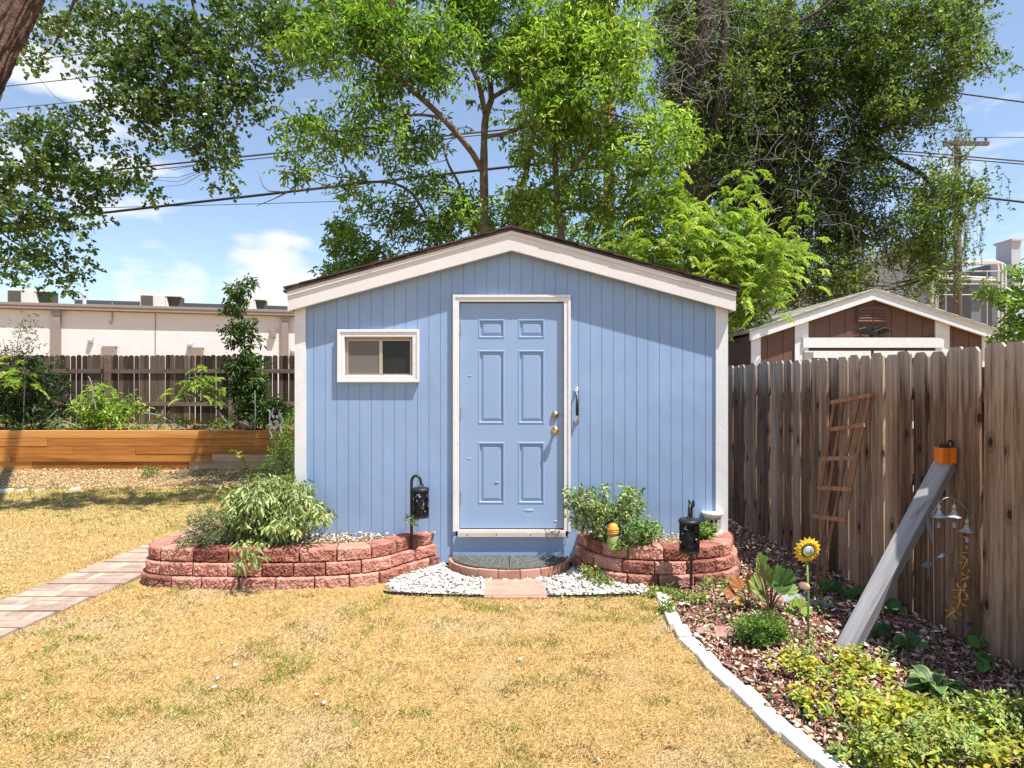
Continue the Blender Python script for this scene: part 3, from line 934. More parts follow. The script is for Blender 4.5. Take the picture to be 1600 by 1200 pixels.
# white edging blocks
s = 0.0; k = 0; L = (len(EDGE) - 1)
stones = []
while True:
    i0_ = int(s * 100)
    ln = 0.155 if k in (0, 3) else random.uniform(0.19, 0.24)
    i1_ = int((s + ln) * 100)
    if i1_ >= L - 2: break
    p, q = EDGE[i0_], EDGE[i1_]
    if k == 0: p = p + Vector((-0.01, 0))
    t = (q - p).normalized(); n = Vector((t.y, -t.x))
    w = 0.05 + random.uniform(-0.004, 0.004)
    p = p + n * random.uniform(-0.014, 0.014)
    q = q + n * random.uniform(-0.014, 0.014)
    j = lambda: t * random.uniform(-.008, .008) + n * random.uniform(-.005, .005)
    poly = [p + n * w + j(), q + n * w + j(), q - n * w + j(), p - n * w + j()]
    bm = BM()
    prism(bm, [(v.x, v.y) for v in poly], -0.04, 0.034 + random.uniform(-0.008, 0.008), 'z')
    bmesh.ops.recalc_face_normals(bm, faces=bm.faces[:])
    tx_ = random.uniform(-.06, .06)
    for v in bm.verts: v.co.z += (v.co.y - p.y) * tx_
    o = obj('edging_stone', bm, M['edge'], base=((p.x + q.x) / 2, (p.y + q.y) / 2, 0), bevel=0.007)
    stones.append(o)
    s += ln + random.choice((0.008, 0.012, 0.02)) + (0.014 if k < 3 else 0); k += 1
for o in stones:
    tag(o, 'white painted edging brick in the curved row between lawn and mulch bed', 'edging stone', 'white bricks edging the lawn')
# left row of white edging stones before the wood chips
for x0, x1, y0, y1 in ((-30, 24, 767.5, 771.5), (26, 48, 766, 770.5), (54, 75, 766, 770.5), (107, 124, 766, 769)):
    a, b = G(x0, y1), G(x1, y0)
    bm = BM()
    box(bm, a.x, b.x, min(a.y, b.y), min(a.y, b.y) + 0.2, -0.03, 0.045)
    o = obj('edging_stone', bm, M['edge'], base=((a.x + b.x) / 2, a.y, 0), bevel=0.012)
    lab = {-30: 'longest white edging slab between dry lawn and wood chips at the left frame edge', 26: 'white edging slab beside the longest one at the lawn back edge',
           54: 'white edging slab third from the left at the lawn back edge', 107: 'half sunken white edging slab alone at the lawn back edge'}[x0]
    tag(o, lab, 'edging stone', 'white slabs along the wood chips')

# paver path
bm = BM(); bm2 = BM()
def pathx(y):
    lo = np.interp(y, [1, 4.6, 6.2, 6.95], [-3.78, -3.78, -3.66, -3.60]); hi = np.interp(y, [1, 3.96, 5.2, 6.95], [-3.26, -3.23, -3.11, -3.07])
    return lo, hi
bm.faces.new([bm.verts.new((x, y, 0.004)) for x, y in PATHP])
bmesh.ops.triangulate(bm, faces=bm.faces[:])
for f in bm.faces:
    f.normal_update()
    if f.normal.z < 0: f.normal_flip()
structure('path', bm, M['soil'])
bmp = BM(); bmg = BM()
y = 1.02
while y < 6.9:
    x0, x1 = pathx(y + .15)
    w = (x1 - x0)
    tx = random.uniform(-0.008, 0.008); dz = random.uniform(-0.003, 0.003)
    tp = 0.022 + dz
    def cell(b, a0, a1, c0, c1):
        ya, yb = y + 0.302 * c0 + 0.002, y + 0.302 * c1 - 0.002
        xa, xb = x0 + tx + w * a0 + 0.002, x0 + tx + w * a1 - 0.002
        box(b, xa, xb, ya, yb, -0.02, tp + random.uniform(-0.001, 0.001))
    # one row of two long bricks, then a row of small basket-weave bricks
    cell(bmp, 0.0, 0.5, 0.02, 0.42); cell(bmp, 0.5, 1.0, 0.02, 0.42)
    for q in range(4):
        if q % 2: 
            cell(bmg, q / 4, q / 4 + 0.125, 0.42, 0.97); cell(bmg, q / 4 + 0.125, q / 4 + 0.25, 0.42, 0.97)
        else:
            cell(bmg, q / 4, q / 4 + 0.25, 0.42, 0.69); cell(bmg, q / 4, q / 4 + 0.25, 0.69, 0.97)
    y += 0.309
structure('path_pavers', bmp, M['paverpink'], bevel=0.003)
structure('path_pavers', bmg, M['pavergrey'], bevel=0.003)
# =================================================================== right fence
fr = thing('fence', 'tall weathered brown dog-eared picket fence along the right side of the mulch bed', 'fence', (FB.x, FB.y, 0))
bm = BM()
s = -3.0; H = 1.845
while s < 12.5:
    w = random.uniform(0.132, 0.142)
    c = FB + FD * (s + w / 2)
    tilt = random.uniform(-0.012, 0.012); hh = H + random.uniform(-0.014, 0.014); off = random.uniform(-0.004, 0.006)
    ear = 0.026 + random.uniform(-0.004, 0.006)
    R = Matrix(((FD.x, -FN.x, 0, c.x + FN.x * off), (FD.y, -FN.y, 0, c.y + FN.y * off), (0, 0, 1, 0), (0, 0, 0, 1))) @ Matrix.Rotation(tilt, 4, 'Y')
    h = w / 2
    z0 = random.uniform(-0.02, 0.03)
    nz_ = 5
    pts = [(-h, z0), (h, z0), (h, hh - ear * 1.2), (h - ear, hh), (-h + ear, hh), (-h, hh - ear * 1.2)]
    prism(bm, pts, 0, 0.017, 'y', R)
    gap = random.choice((0.005, 0.007, 0.010, 0.013)) if random.random() < 0.75 else 0.002
    if s > 1.0: gap = random.choice((0.006, 0.012, 0.016, 0.02))
    if abs(s - 0.62) < 0.08: gap = 0.014
    s += w + gap
bmesh.ops.recalc_face_normals(bm, faces=bm.faces[:])
obj('picket_panel', bm, M['fence'], fr)
BACKF = -FN
for z in (0.32, 0.95, 1.55):
    bm = BM()
    a, b = FB + FD * -3.0 + BACKF * 0.045, FB + FD * 12.5 + BACKF * 0.045
    bar(bm, a + Vector((0, 0, z)), b + Vector((0, 0, z)), 0.038, 0.085)
    obj('rail', bm, M['fenceback'], fr)
s = -2.2
while s < 12.6:
    bm = BM(); c = FB + FD * s + BACKF * 0.115
    box(bm, c.x - 0.045, c.x + 0.045, c.y - 0.045, c.y + 0.045, -0.1, 1.72)
    obj('post', bm, M['fenceback'], fr); s += 2.42

# =================================================================== rear timber wall, raised bed, rear fence
TY = 12.0
tw = thing('timber_wall', 'low orange-stained timber retaining wall across the back of the yard', 'retaining wall', (-6, TY, 0))
bm = BM(); bo = BM()
top = 0.757
ys = [0.757, 0.607, 0.457, 0.310, 0.160, 0.0]
joints = [[-11.2, -6.0, -2.6], [-8.9, -4.6, -1.9], [-8.4, -7.2, -3.7, -1.5], [-9.6, -5.75, -2.2], [-9.2, -6.2, -3.2]]
for r in range(5):
    xs = [-13.6] + joints[r] + [-0.6]
    for i in range(len(xs) - 1):
        y0 = TY + random.uniform(-0.008, 0.008) + (0.02 if r == 4 else 0)
        tgt = bo if (r == 3 and i == 2) or (r == 4 and i >= 2) else bm
        box(tgt, xs[i] + 0.004, xs[i + 1] - 0.004, y0, y0 + 0.14, ys[r + 1] + 0.003 - (0.05 if r == 4 else 0), ys[r] - 0.003)
obj('timber', bm, M['timber'], tw, bevel=0.008)
obj('faded_timber', bo, M['oldtimber'], tw, bevel=0.008)
bm = BM()
N = 60
for i in range(N):
    pass
gridv = []
for j in range(7):
    row = []
    for i in range(N + 1):
        x = -14 + 13.6 * i / N; y = TY + 0.1 + 3.4 * j / 6
        z = 0.69 + 0.02 * j / 6 + 0.05 * mnoise.noise(Vector((x * 2, y * 2, 0)))
        row.append(bm.verts.new((x, y, z)))
    gridv.append(row)
for j in range(6):
    for i in range(N):
        bm.faces.new([gridv[j][i], gridv[j][i + 1], gridv[j + 1][i + 1], gridv[j + 1][i]])
structure('raised_bed_soil', bm, M['soil'], smooth=True)

BY = 15.0
bf = thing('fence', 'dark grey-brown round-topped picket fence behind the timber wall', 'fence', (-6, BY, 0.7))
bm = BM()
x = -16.0
ztop = P(0, 555, BY).z
while x < 4.5:
    w = random.uniform(0.108, 0.118)
    h = w / 2; c = x + h; hh = ztop + random.uniform(-0.012, 0.012); t = random.uniform(-0.006, 0.006)
    pts = [(-h, 0.55), (h, 0.55), (h, hh - 0.035), (h * 0.75, hh - 0.01), (h * 0.35, hh), (-h * 0.35, hh), (-h * 0.75, hh - 0.01), (-h, hh - 0.035)]
    prism(bm, [(c + a + t * b, b) for a, b in pts], BY, BY + 0.016)
    x += w + (random.choice((0.010, 0.014, 0.018)) if random.random() < 0.7 else 0.004)
bmesh.ops.recalc_face_normals(bm, faces=bm.faces[:])
obj('picket_panel', bm, M['fenceback'], bf)
for z in (P(0, 580, BY).z, P(0, 631, BY).z):
    bm = BM(); box(bm, -16, 4.5, BY - 0.045, BY - 0.002, z - 0.05, z + 0.05); obj('rail', bm, M['fencerail'], bf)
for px in (-180, 172, 365, 560, 750):
    c = P(px, 600, BY)
    bm = BM(); box(bm, c.x - 0.055, c.x + 0.055, BY - 0.15, BY - 0.046, 0.5, ztop - (0.0 if px == 172 else 0.03)); obj('post', bm, M['fencerail'], bf)

# =================================================================== pale warehouse behind
M['whitebrick'] = None
t = NT('painted white brick'); v = t.coord()
br = t.add('ShaderNodeTexBrick'); br.inputs['Scale'].default_value = 1.0; br.inputs['Brick Width'].default_value = 0.42; br.inputs['Row Height'].default_value = 0.21
br.inputs['Mortar Size'].default_value = 0.008; br.inputs['Color1'].default_value = (0.63, 0.585, 0.585, 1); br.inputs['Color2'].default_value = (0.66, 0.615, 0.615, 1); br.inputs['Mortar'].default_value = (0.57, 0.525, 0.52, 1)
sx = t.add('ShaderNodeSeparateXYZ'); t.link(v, sx.inputs[0]); cx_ = t.add('ShaderNodeCombineXYZ'); t.link(sx.outputs['X'], cx_.inputs['X']); t.link(sx.outputs['Z'], cx_.inputs['Y'])
t.link(cx_.outputs[0], br.inputs['Vector'])
n = t.noise(v, 1.5, 5)
t.base(t.mix(t.ramp(n, [(0.55, (0, 0, 0)), (0.8, (0.35, 0.35, 0.35))]), br.outputs['Color'], (0.55, 0.47, 0.44)))
M['whitebrick'] = t.fin(0.85)
M['tanmetal'] = m_paint('tan metal trim', (0.25, 0.20, 0.175), 0.06, 0.6, (0.2, 0.14, 0.1), 0.3, 0.1, 2)
M['greymetal'] = m_paint('grey sheet metal', (0.36, 0.36, 0.38), 0.08, 0.5, (0.15, 0.14, 0.13), 0.3, 0.1, 3)
M['palemetal'] = m_paint('pale galvanised metal', (0.62, 0.58, 0.53), 0.06, 0.45, (0.3, 0.25, 0.2), 0.25, 0.1, 3)
M['darkroof'] = m_flat('dark roof membrane', (0.07, 0.075, 0.085), 0.9)
M['coil'] = m_flat('dark condenser grille', (0.10, 0.09, 0.075), 0.8, 0.3, 0.5, 60)
WA, WB = P(-260, 466, 28.2), P(560, 489, 34.0)
wd = Vector((WB.x - WA.x, WB.y - WA.y, 0)); WL = wd.length; wd.normalize(); wn = Vector((wd.y, -wd.x, 0))   # towards us
WT = WA.z
wh = thing('warehouse', 'long low pale pink painted brick warehouse with tan roof edge behind the rear fence', 'warehouse', (WA.x, WA.y, 0))
wh.rotation_euler = (0, 0, math.atan2(wd.y, wd.x))
WM = Matrix.Translation((WA.x, WA.y, 0)) @ Matrix.Rotation(math.atan2(wd.y, wd.x), 4, 'Z')
def wx(px):         # position along the wall at photo column px
    r = (px - CX) / F
    # WA + wd*s : (WA.x + wd.x s) = r (WA.y + wd.y s)
    return (r * WA.y - WA.x) / (wd.x - r * wd.y)
def wz(px, py):
    s = wx(px); Y = WA.y + wd.y * s
    return EYE + (HY - py) / F * Y
def lobj(name, bm, mat, root, **k):      # local coordinates of a rotated root
    bmesh.ops.translate(bm, vec=wloc(root), verts=bm.verts)
    return obj(name, bm, mat, root, **k)
bm = BM(); box(bm, -6, WL + 4, 0, 16, -0.1, WT - 0.28); lobj('wall', bm, M['whitebrick'], wh)
bm = BM(); box(bm, -6.3, WL + 4.3, -0.32, 16.3, WT - 0.26, WT); box(bm, -6.28, WL + 4.28, -0.35, -0.321, WT - 0.1, WT + 0.03); lobj('roof_edge', bm, M['tanmetal'], wh, bevel=0.01)
for px in (90, 446):
    s = wx(px); bm = BM(); box(bm, s - 0.16, s + 0.16, -0.2, -0.001, -0.1, WT - 0.27); box(bm, s - 0.2, s + 0.2, -0.24, -0.201, WT - 0.5, WT - 0.27); lobj('pilaster', bm, M['tanmetal'], wh)
for px, py in ((143, 531), (298, 538), (458, 548)):
    s = wx(px); z = wz(px, py); bm = BM()
    prism(bm, [(0, z - 0.2), (0, z + 0.14), (-0.1, z + 0.15), (-0.22, z - 0.02), (-0.2, z - 0.16)], s - 0.09, s + 0.09, 'x')
    bmesh.ops.recalc_face_normals(bm, faces=bm.faces[:])
    lobj('wall_lamp', bm, M['greymetal'], wh, bevel=0.015)
for px, py, w_, h_ in ((172, 541, 20, 24), (309, 543, 18, 22), (427, 515, 9, 14)):
    s = wx(px); z = wz(px, py); a = w_ / 2 / F * 30; bm = BM(); b = h_ / F * 30
    if py > 530: prism(bm, [(s - a, z - 1.0), (s + a, z - 1.0), (s + a, z - 0.1), (s + a * 1.15, z), (s - a * .8, z), (s - a, z - 0.15)], -0.3, -0.002)
    else: box(bm, s - a, s + a, -0.25, -0.002, z - b, z)
    bmesh.ops.recalc_face_normals(bm, faces=bm.faces[:])
    lobj('wall_box', bm, M['tanmetal'], wh, bevel=0.02)
bm = BM()
s = wx(243); z = wz(243, 470)
tube(bm, [(wx(176), -0.06, z - 0.03), (wx(176), -0.06, wz(176, 500)), (wx(174), -0.06, wz(174, 507)), (wx(171), -0.06, wz(171, 503))], 0.022, 8)
tube(bm, [(s, -0.02, WT - .3), (s, -0.02, 0.1)], 0.02, 6)
lobj('conduit', bm, M['tanmetal'], wh)
bm = BM(); box(bm, wx(100), wx(470), 1.2, 3.0, WT - 0.02, WT + 0.42); lobj('roof_curb', bm, M['darkroof'], wh)
def rooftop_unit(px0, px1, py, lab):
    s0, s1 = wx(px0), wx(px1); z1 = wz(px0, py)
    o = thing('rooftop_unit', lab, 'air conditioner', WM @ Vector(((s0 + s1) / 2, 1.0, WT)), 'rooftop units on the warehouse')
    o.rotation_euler = wh.rotation_euler
    w_ = (s1 - s0) / 2; h = z1 - WT; d0, d1 = -0.85, 0.15
    bm = BM(); box(bm, -w_, w_ * 0.25, d0, d1, 0.031, h); prism(bm, [(w_ * 0.255, 0.031), (w_ * 0.42, 0.031), (w_ * 0.3, h), (w_ * 0.255, h)], d0, d1)
    lobj('cabinet', bm, M['palemetal'], o, bevel=0.02)
    bm = BM(); box(bm, -w_ * 0.93, -w_ * 0.35, d0 - 0.03, d0 - 0.001, 0.08, h - 0.06); lobj('condenser_grille', bm, M['coil'], o)
    bm = BM(); prism(bm, [(w_ * 0.425, 0.031), (w_, 0.031), (w_, h * 0.9), (w_ * 0.32, h * 0.9)], d0 + 0.2, d1 - 0.1); bmesh.ops.recalc_face_normals(bm, faces=bm.faces[:]); lobj('hood_opening', bm, M['coil'], o)
    bm = BM(); box(bm, w_ * 0.26, w_ * 1.02, d0 - 0.02, d1, h * 0.91, h * 0.98); lobj('hood', bm, M['palemetal'], o)
    return o
rooftop_unit(8, 76, 451, 'boxy rooftop air conditioner with open hood at the left end of the warehouse roof')
rooftop_unit(217, 280, 459, 'boxy rooftop air conditioner with side grille alone near the middle of the warehouse roof')
rooftop_unit(366, 414, 465, 'rooftop air conditioner half hidden behind the tall sapling')
bm = BM()
c = WM @ Vector((wx(124), 0.6, WT))
lathe(bm, [(0.14, 0.031), (0.14, 0.06), (0.085, 0.1), (0.085, 0.55), (0.11, 0.56), (0.11, 0.6), (0.03, 0.62)], c, 14)
tag(obj('vent_pipe', bm, M['palemetal'], smooth=False, base=c), 'thin upright metal vent pipe on the warehouse roof', 'vent pipe')

# =================================================================== neighbour's brown shed
NY = 9.0
nk = F / NY
nx_ = lambda x: (x - CX) / nk
nz_ = lambda y: EYE + (HY - y) / nk
M['brownwall'] = m_paint('brown shed siding', (0.14, 0.068, 0.05), 0.12, 0.75, (0.07, 0.03, 0.025), 0.4, 0.7, 6)
M['greywhite'] = m_paint('weathered white trim', (0.74, 0.73, 0.74), 0.06, 0.7, (0.3, 0.26, 0.23), 0.35, 0.4, 16)
M['paleroof'] = m_stone('pale grey shingles', (0.42, 0.40, 0.36), (0.58, 0.56, 0.51), (0.70, 0.68, 0.63), 6, 0.95, 0.5)
ns = thing('garden_shed', "small brown shed with white trim and pale roof beyond the right fence", 'shed', (nx_(1358), NY, 0))
pkx = nx_(1360); L0, R0 = nx_(1173), nx_(1543); pkz = nz_(466)
sL, sR = (nz_(466) - nz_(533)) / (pkx - nx_(1173)), (nz_(466) - nz_(522)) / (nx_(1543) - pkx)
sl = (sL + sR) / 2
un = lambda x: pkz - abs(x - pkx) * sl
bm = BM(); ed = [L0 + 0.02]
while ed[-1] < R0 - 0.3: ed.append(ed[-1] + 0.222)
ed.append(R0 - 0.02)
for a, b in zip(ed[:-1], ed[1:]):
    pts = [(a + .004, 0), (b - .004, 0), (b - .004, un(b) + 0.05)] + ([(pkx, un(pkx) + 0.05)] if a < pkx < b else []) + [(a + .004, un(a) + 0.05)]
    prism(bm, pts, NY, NY + 0.012)
prism(bm, [(L0 + .02, 0), (R0 - .02, 0), (R0 - .02, un(R0) + 0.04), (pkx, un(pkx) + 0.04), (L0 + .02, un(L0) + 0.04)], NY + 0.0125, NY + 3.2)
bmesh.ops.recalc_face_normals(bm, faces=bm.faces[:])
obj('wall', bm, M['brownwall'], ns)
bm = BM()
for sgn, xe in ((-1, nx_(1166)), (1, nx_(1551))):
    prism(bm, [(pkx, un(pkx) + 0.115), (xe, un(xe) + 0.115), (xe, un(xe) + 0.085), (pkx, un(pkx) + 0.085)], NY - 0.12, NY + 3.4)
    for c in range(9):
        d0, d1 = abs(xe - pkx) * c / 9, abs(xe - pkx) * (c + 1) / 9 + 0.01
        zf = lambda d: pkz - d * sl + 0.117
        prism(bm, [(pkx + sgn * d0, zf(d0)), (pkx + sgn * d1, zf(d1)), (pkx + sgn * d1, zf(d1) + 0.016), (pkx + sgn * d0, zf(d0) + 0.005)], NY - 0.13, NY + 3.41)
bmesh.ops.recalc_face_normals(bm, faces=bm.faces[:])
obj('roof', bm, M['paleroof'], ns)
for sgn, xe in ((-1, nx_(1168)), (1, nx_(1549))):
    bm = BM(); prism(bm, [(pkx, un(pkx) - 0.03), (xe, un(xe) - 0.03), (xe, un(xe) + 0.084), (pkx, un(pkx) + 0.084)], NY - 0.105, NY - 0.06); bmesh.ops.recalc_face_normals(bm, faces=bm.faces[:]); obj('barge_board', bm, M['greywhite'], ns)
for x0, x1 in ((1173, 1187.5), (1241, 1262), (1460, 1482), (1533, 1544)):
    bm = BM(); a, b = nx_(x0), nx_(x1); prism(bm, [(a, 0), (b, 0), (b, un(b) + .03), (a, un(a) + .03)], NY - 0.025, NY - 0.001); bmesh.ops.recalc_face_normals(bm, faces=bm.faces[:]); obj('trim_board', bm, M['greywhite'], ns)
bm = BM(); box(bm, nx_(1252.5), nx_(1471), NY - 0.052, NY - 0.0255, nz_(543.5), nz_(528)); obj('header_board', bm, M['greywhite'], ns)
dr = None
for x0, x1 in ((1255, 1358), (1363, 1470)):
    bm = BM(); z0, z1 = 0.1, nz_(548.5)
    a, b = nx_(x0), nx_(x1)
    box(bm, a, b, NY - 0.02, NY - 0.001, z0, z1)
    d = obj('door', bm, M['brownwall'], ns)
    for q in ((a, a + 0.1, z0, z1), (b - 0.1, b, z0, z1)):
        bm = BM(); box(bm, q[0], q[1], NY - 0.045, NY - 0.0205, q[2], q[3]); obj('stile', bm, M['greywhite'], d)
    for q in ((z1 - 0.1, z1), (1.0, 1.1), (z0, z0 + 0.1)):
        bm = BM(); box(bm, a + 0.1005, b - 0.1005, NY - 0.044, NY - 0.0205, q[0], q[1]); obj('rail', bm, M['greywhite'], d)
    bm = BM(); hx_ = a + 0.02 if x0 == 1255 else b - 0.1
    box(bm, hx_ - 0.03, hx_ + 0.10, NY - 0.056, NY - 0.0525, z1 - 0.10, z1 - 0.02); obj('hinge', bm, M['hingem'], d)
bm = BM()
v0, v1, vz0, vz1 = nx_(1337), nx_(1386), nz_(505), nz_(479)
box(bm, v0, v1, NY - 0.03, NY - 0.001, vz0, vz1)
for q in range(5):
    z = vz0 + 0.02 + (vz1 - vz0 - 0.04) * q / 5
    for a, b in ((v0 + 0.015, (v0 + v1) / 2 - 0.008), ((v0 + v1) / 2 + 0.008, v1 - 0.015)):
        prism(bm, [(NY - 0.0305, z), (NY - 0.05, z + 0.003), (NY - 0.034, z + 0.038), (NY - 0.0305, z + 0.038)], a, b, 'x')
bmesh.ops.recalc_face_normals(bm, faces=bm.faces[:])
obj('gable_vent', bm, M['brownwall'], ns, bevel=0.003)
# eagle plaque with spread wings
ek = lambda x, y: (nx_(x), nz_(y))
eagle = [(1336, 516.5), (1340, 513.5), (1349, 512), (1357, 515), (1361, 517), (1361.5, 512.5), (1364, 510.8), (1367, 511.5), (1368, 514), (1366.5, 516.5), (1371, 515), (1377, 512), (1386, 513),
         (1388, 515), (1384, 518), (1380, 521), (1374, 523.5), (1369, 524.5), (1369.5, 527.5), (1365, 529), (1361, 528), (1361.5, 524.5), (1354, 523), (1347, 521), (1341, 519)]
bm = BM(); prism(bm, [ek(*p) for p in eagle], NY - 0.05, NY - 0.0265)
bmesh.ops.recalc_face_normals(bm, faces=bm.faces[:])
for q in range(4):
    for sg in (-1, 1):
        xx = 1364.5 + sg * (7 + q * 4.2); p0 = ek(xx - sg * 1.5, 515.5 - q * 0.4); p1 = ek(xx + sg * 1.5, 522 - q * 1.1)
        bar(bm, (p0[0], NY - 0.055, p0[1]), (p1[0], NY - 0.055, p1[1]), 0.02, 0.012)
tag(obj('eagle_plaque', bm, M['black'], base=(nx_(1362), NY - 0.03, nz_(520)), bevel=0.004), 'black metal eagle with spread wings mounted under the brown shed gable vent', 'wall ornament')

# =================================================================== white industrial building at right back
IY = 30.0
ik = F / IY
ix = lambda x: (x - CX) / ik
iz = lambda y: EYE + (HY - y) / ik
M['blockwhite'] = m_paint('white painted block wall', (0.47, 0.48, 0.51), 0.05, 0.8, (0.4, 0.4, 0.42), 0.3, 0.1, 1)
M['greyroof'] = m_paint('grey metal roof panel', (0.17, 0.17, 0.195), 0.08, 0.6, (0.15, 0.15, 0.16), 0.3, 0.1, 1)
ib = thing('industrial_building', 'white gabled industrial building with grey shaded gable and pipes behind the brown shed', 'building', (ix(1420), IY, 0))
bm = BM(); prism(bm, [(ix(1295), 0), (ix(1530), 0), (ix(1530), iz(470)), (ix(1412), iz(384)), (ix(1295), iz(445))], IY, IY + 14); bmesh.ops.recalc_face_normals(bm, faces=bm.faces[:]); obj('wall', bm, M['blockwhite'], ib)
bm = BM()
for sg, xe, ze in ((-1, 1285, 452), (1, 1540, 478)):
    prism(bm, [(ix(1412), iz(384) + 0.02), (ix(xe), iz(ze) + 0.02), (ix(xe), iz(ze) + 0.22), (ix(1412), iz(384) + 0.22)], IY - 1.0, IY + 14.2)
bmesh.ops.recalc_face_normals(bm, faces=bm.faces[:]); obj('roof', bm, M['greyroof'], ib)
bm = BM(); box(bm, ix(1535), ix(1700), IY + 2, IY + 12, 0, iz(478)); obj('annex', bm, M['blockwhite'], ib)
bm = BM(); box(bm, ix(1465), ix(1528), IY - 2.2, IY - 0.01, 0, iz(448)); box(bm, ix(1498), ix(1530), IY - 2.0, IY - 0.3, iz(447.8), iz(425)); obj('loading_bay', bm, M['greyroof'], ib)
bm = BM(); box(bm, ix(1531), ix(1545), IY - 1.9, IY - 1.0, 0, iz(391)); box(bm, ix(1529.5), ix(1546.5), IY - 2.0, IY - 0.9, iz(391), iz(388)); obj('duct_stack', bm, M['blockwhite'], ib)
for a, b, c, d, mt in ((1548, 1562, 417, 448, 'greyroof'), (1562, 1600, 408, 425, 'darkroof'), (1555, 1640, 424, 470, 'palemetal')):
    bm = BM(); box(bm, ix(a), ix(b), IY + 2.2 + (a % 3), IY + 5, iz(478), iz(c)); obj('roof_box', bm, M[mt], ib)
for off in (0, 5.5, 10):
    bm = BM()
    x = 1496 + off
    pts = crom([(ix(1440), IY - 2.5, iz(427) - off * 0.01), (ix(1478), IY - 2.5, iz(425) - off * 0.01), (ix(x - 4), IY - 2.5, iz(424 + off * 0.4)), (ix(x), IY - 2.5, iz(434 + off * 0.4)), (ix(x), IY - 2.5, iz(460)), (ix(x), IY - 2.5, 0.0)], 0.1)
    tube(bm, pts, 0.055, 8); obj('pipe', bm, M['palemetal'], ib, smooth=True)
for off in (0, 6):
    bm = BM()
    pts = crom([(ix(1402 + off), IY - 2.5, 0), (ix(1402 + off), IY - 2.5, iz(455 + off * .5)), (ix(1408 + off), IY - 2.5, iz(447 + off * .5)), (ix(1440), IY - 2.5, iz(447 + off * .5)), (ix(1492), IY - 2.5, iz(449 + off * .5))], 0.1)
    tube(bm, pts, 0.055, 8); obj('pipe', bm, M['palemetal'], ib, smooth=True)
bm = BM()
for x in (1399, 1410, 1468, 1493):
    tube(bm, [(ix(x), IY - 3, 0), (ix(x), IY - 3, iz(442))], 0.03, 6)
for y in (442, 460, 475):
    tube(bm, [(ix(1399), IY - 3, iz(y)), (ix(1493), IY - 3, iz(y))], 0.03, 6)
obj('railing', bm, M['greymetal'], ib)

# =================================================================== utility poles and cables
UY = 17.0
ux = P(951, 200, UY).x
up = thing('utility_pole', 'reddish wooden utility pole rising among the leaves right of the thin ash trunk', 'utility pole', (ux, UY, 0))
bm = BM(); tube(bm, [(ux, UY, -0.3), (ux, UY, 6), (ux, UY, 12.6)], [0.17, 0.15, 0.12], 12); obj('shaft', bm, M['pole'], up, smooth=True)
bm = BM(); zc = P(951, -25, UY).z; box(bm, ux - 1.2, ux + 1.2, UY - 0.24, UY - 0.13, zc - 0.06, zc + 0.06); obj('crossarm', bm, M['pole'], up)
UY2 = 26.0
u2 = P(1496, 228, UY2)
up2 = thing('utility_pole', 'far utility pole with crossarm standing behind the drooping elm at the right', 'utility pole', (u2.x, UY2, 0))
bm = BM(); tube(bm, [(u2.x, UY2, -0.3), (u2.x, UY2, 6), (u2.x, UY2, u2.z + 0.35)], [0.17, 0.15, 0.12], 12); obj('shaft', bm, M['poledark'], up2, smooth=True)
bm = BM(); box(bm, u2.x - 0.75, u2.x + 1.1, UY2 - 0.3, UY2 - 0.18, u2.z - 0.07, u2.z + 0.08)
obj('crossarm', bm, M['poledark'], up2)
for sg in (-1, 1):
    bm = BM(); bar(bm, (u2.x + sg * 0.6, UY2 - 0.24, u2.z - 0.08), (u2.x + sg * 0.03, UY2 - 0.2, u2.z - 0.55), 0.04, 0.04, (0, 1, 0)); obj('brace', bm, M['poledark'], up2)
for dx in (-0.65, 0.55, 1.0):
    bm = BM(); lathe(bm, [(0.03, 0.08), (0.03, 0.16), (0.06, 0.17), (0.06, 0.23), (0.03, 0.26)], (u2.x + dx, UY2 - 0.24, u2.z), 8); obj('insulator', bm, M['wiregrey'], up2)


def cable(a, b, sag, r, lab, mt='wire'):
    """cable from point a to b with a sag"""
    a, b = Vector(a), Vector(b)
    pts = [a.lerp(b, k / 24) - Vector((0, 0, sag * 4 * (k / 24) * (1 - k / 24))) for k in range(25)]
    bm = BM(); tube(bm, pts, r, 6)
    tag(obj('overhead_cable', bm, M[mt], base=a, smooth=True), lab, 'cable', 'overhead cables')
at = lambda y: P(951, y, UY) + Vector((0, -0.14, 0))
cable(P(-700, 172, UY + 3), at(3), 0.0, 0.013, 'uppermost thin cable crossing the cottonwood leaves at top left', 'wiregrey')
cable(P(-700, 211, UY + 3), at(38), 0.0, 0.013, 'thin cable second from the top across the cottonwood leaves', 'wiregrey')
cable(P(-700, 240, UY + 3), at(81), 0.0, 0.011, 'thin cable third from the top at left, just under the cloud', 'wiregrey')
cable(P(-700, 356, UY + 3), at(189), 0.0, 0.026, 'grey cable pair passing just under the hanging cottonwood sprays', 'wiregrey')
cable(P(-700, 362, UY + 3) , at(192) + Vector((0, 0.05, 0)), 0.02, 0.012, 'slim wire lashed to the grey cable pair under the cottonwood sprays', 'wiregrey')
cable(P(-700, 430, UY + 3), at(246), 0.0, 0.036, 'thick black cable, lowest one above the warehouse at left')
cable(P(-700, 326, UY + 3), at(300), 0.25, 0.009, 'hair-thin wire crossing the thick black cable at left')
cable(at(76), P(2300, 255, UY), 0.0, 0.02, 'black cable leaving the elm crown high at the right')
cable(at(200), P(2300, 312, UY), 0.0, 0.022, 'grey cable passing in front of the far utility pole', 'wiregrey')
cable(at(204) + Vector((0, 0.05, 0)), P(2300, 316, UY), 0.0, 0.015, 'second slim grey cable just under the one before the far pole', 'wiregrey')
cable(at(243), P(2300, 398, UY), 0.0, 0.03, 'thick black cable, lowest one at the right over the brown shed')
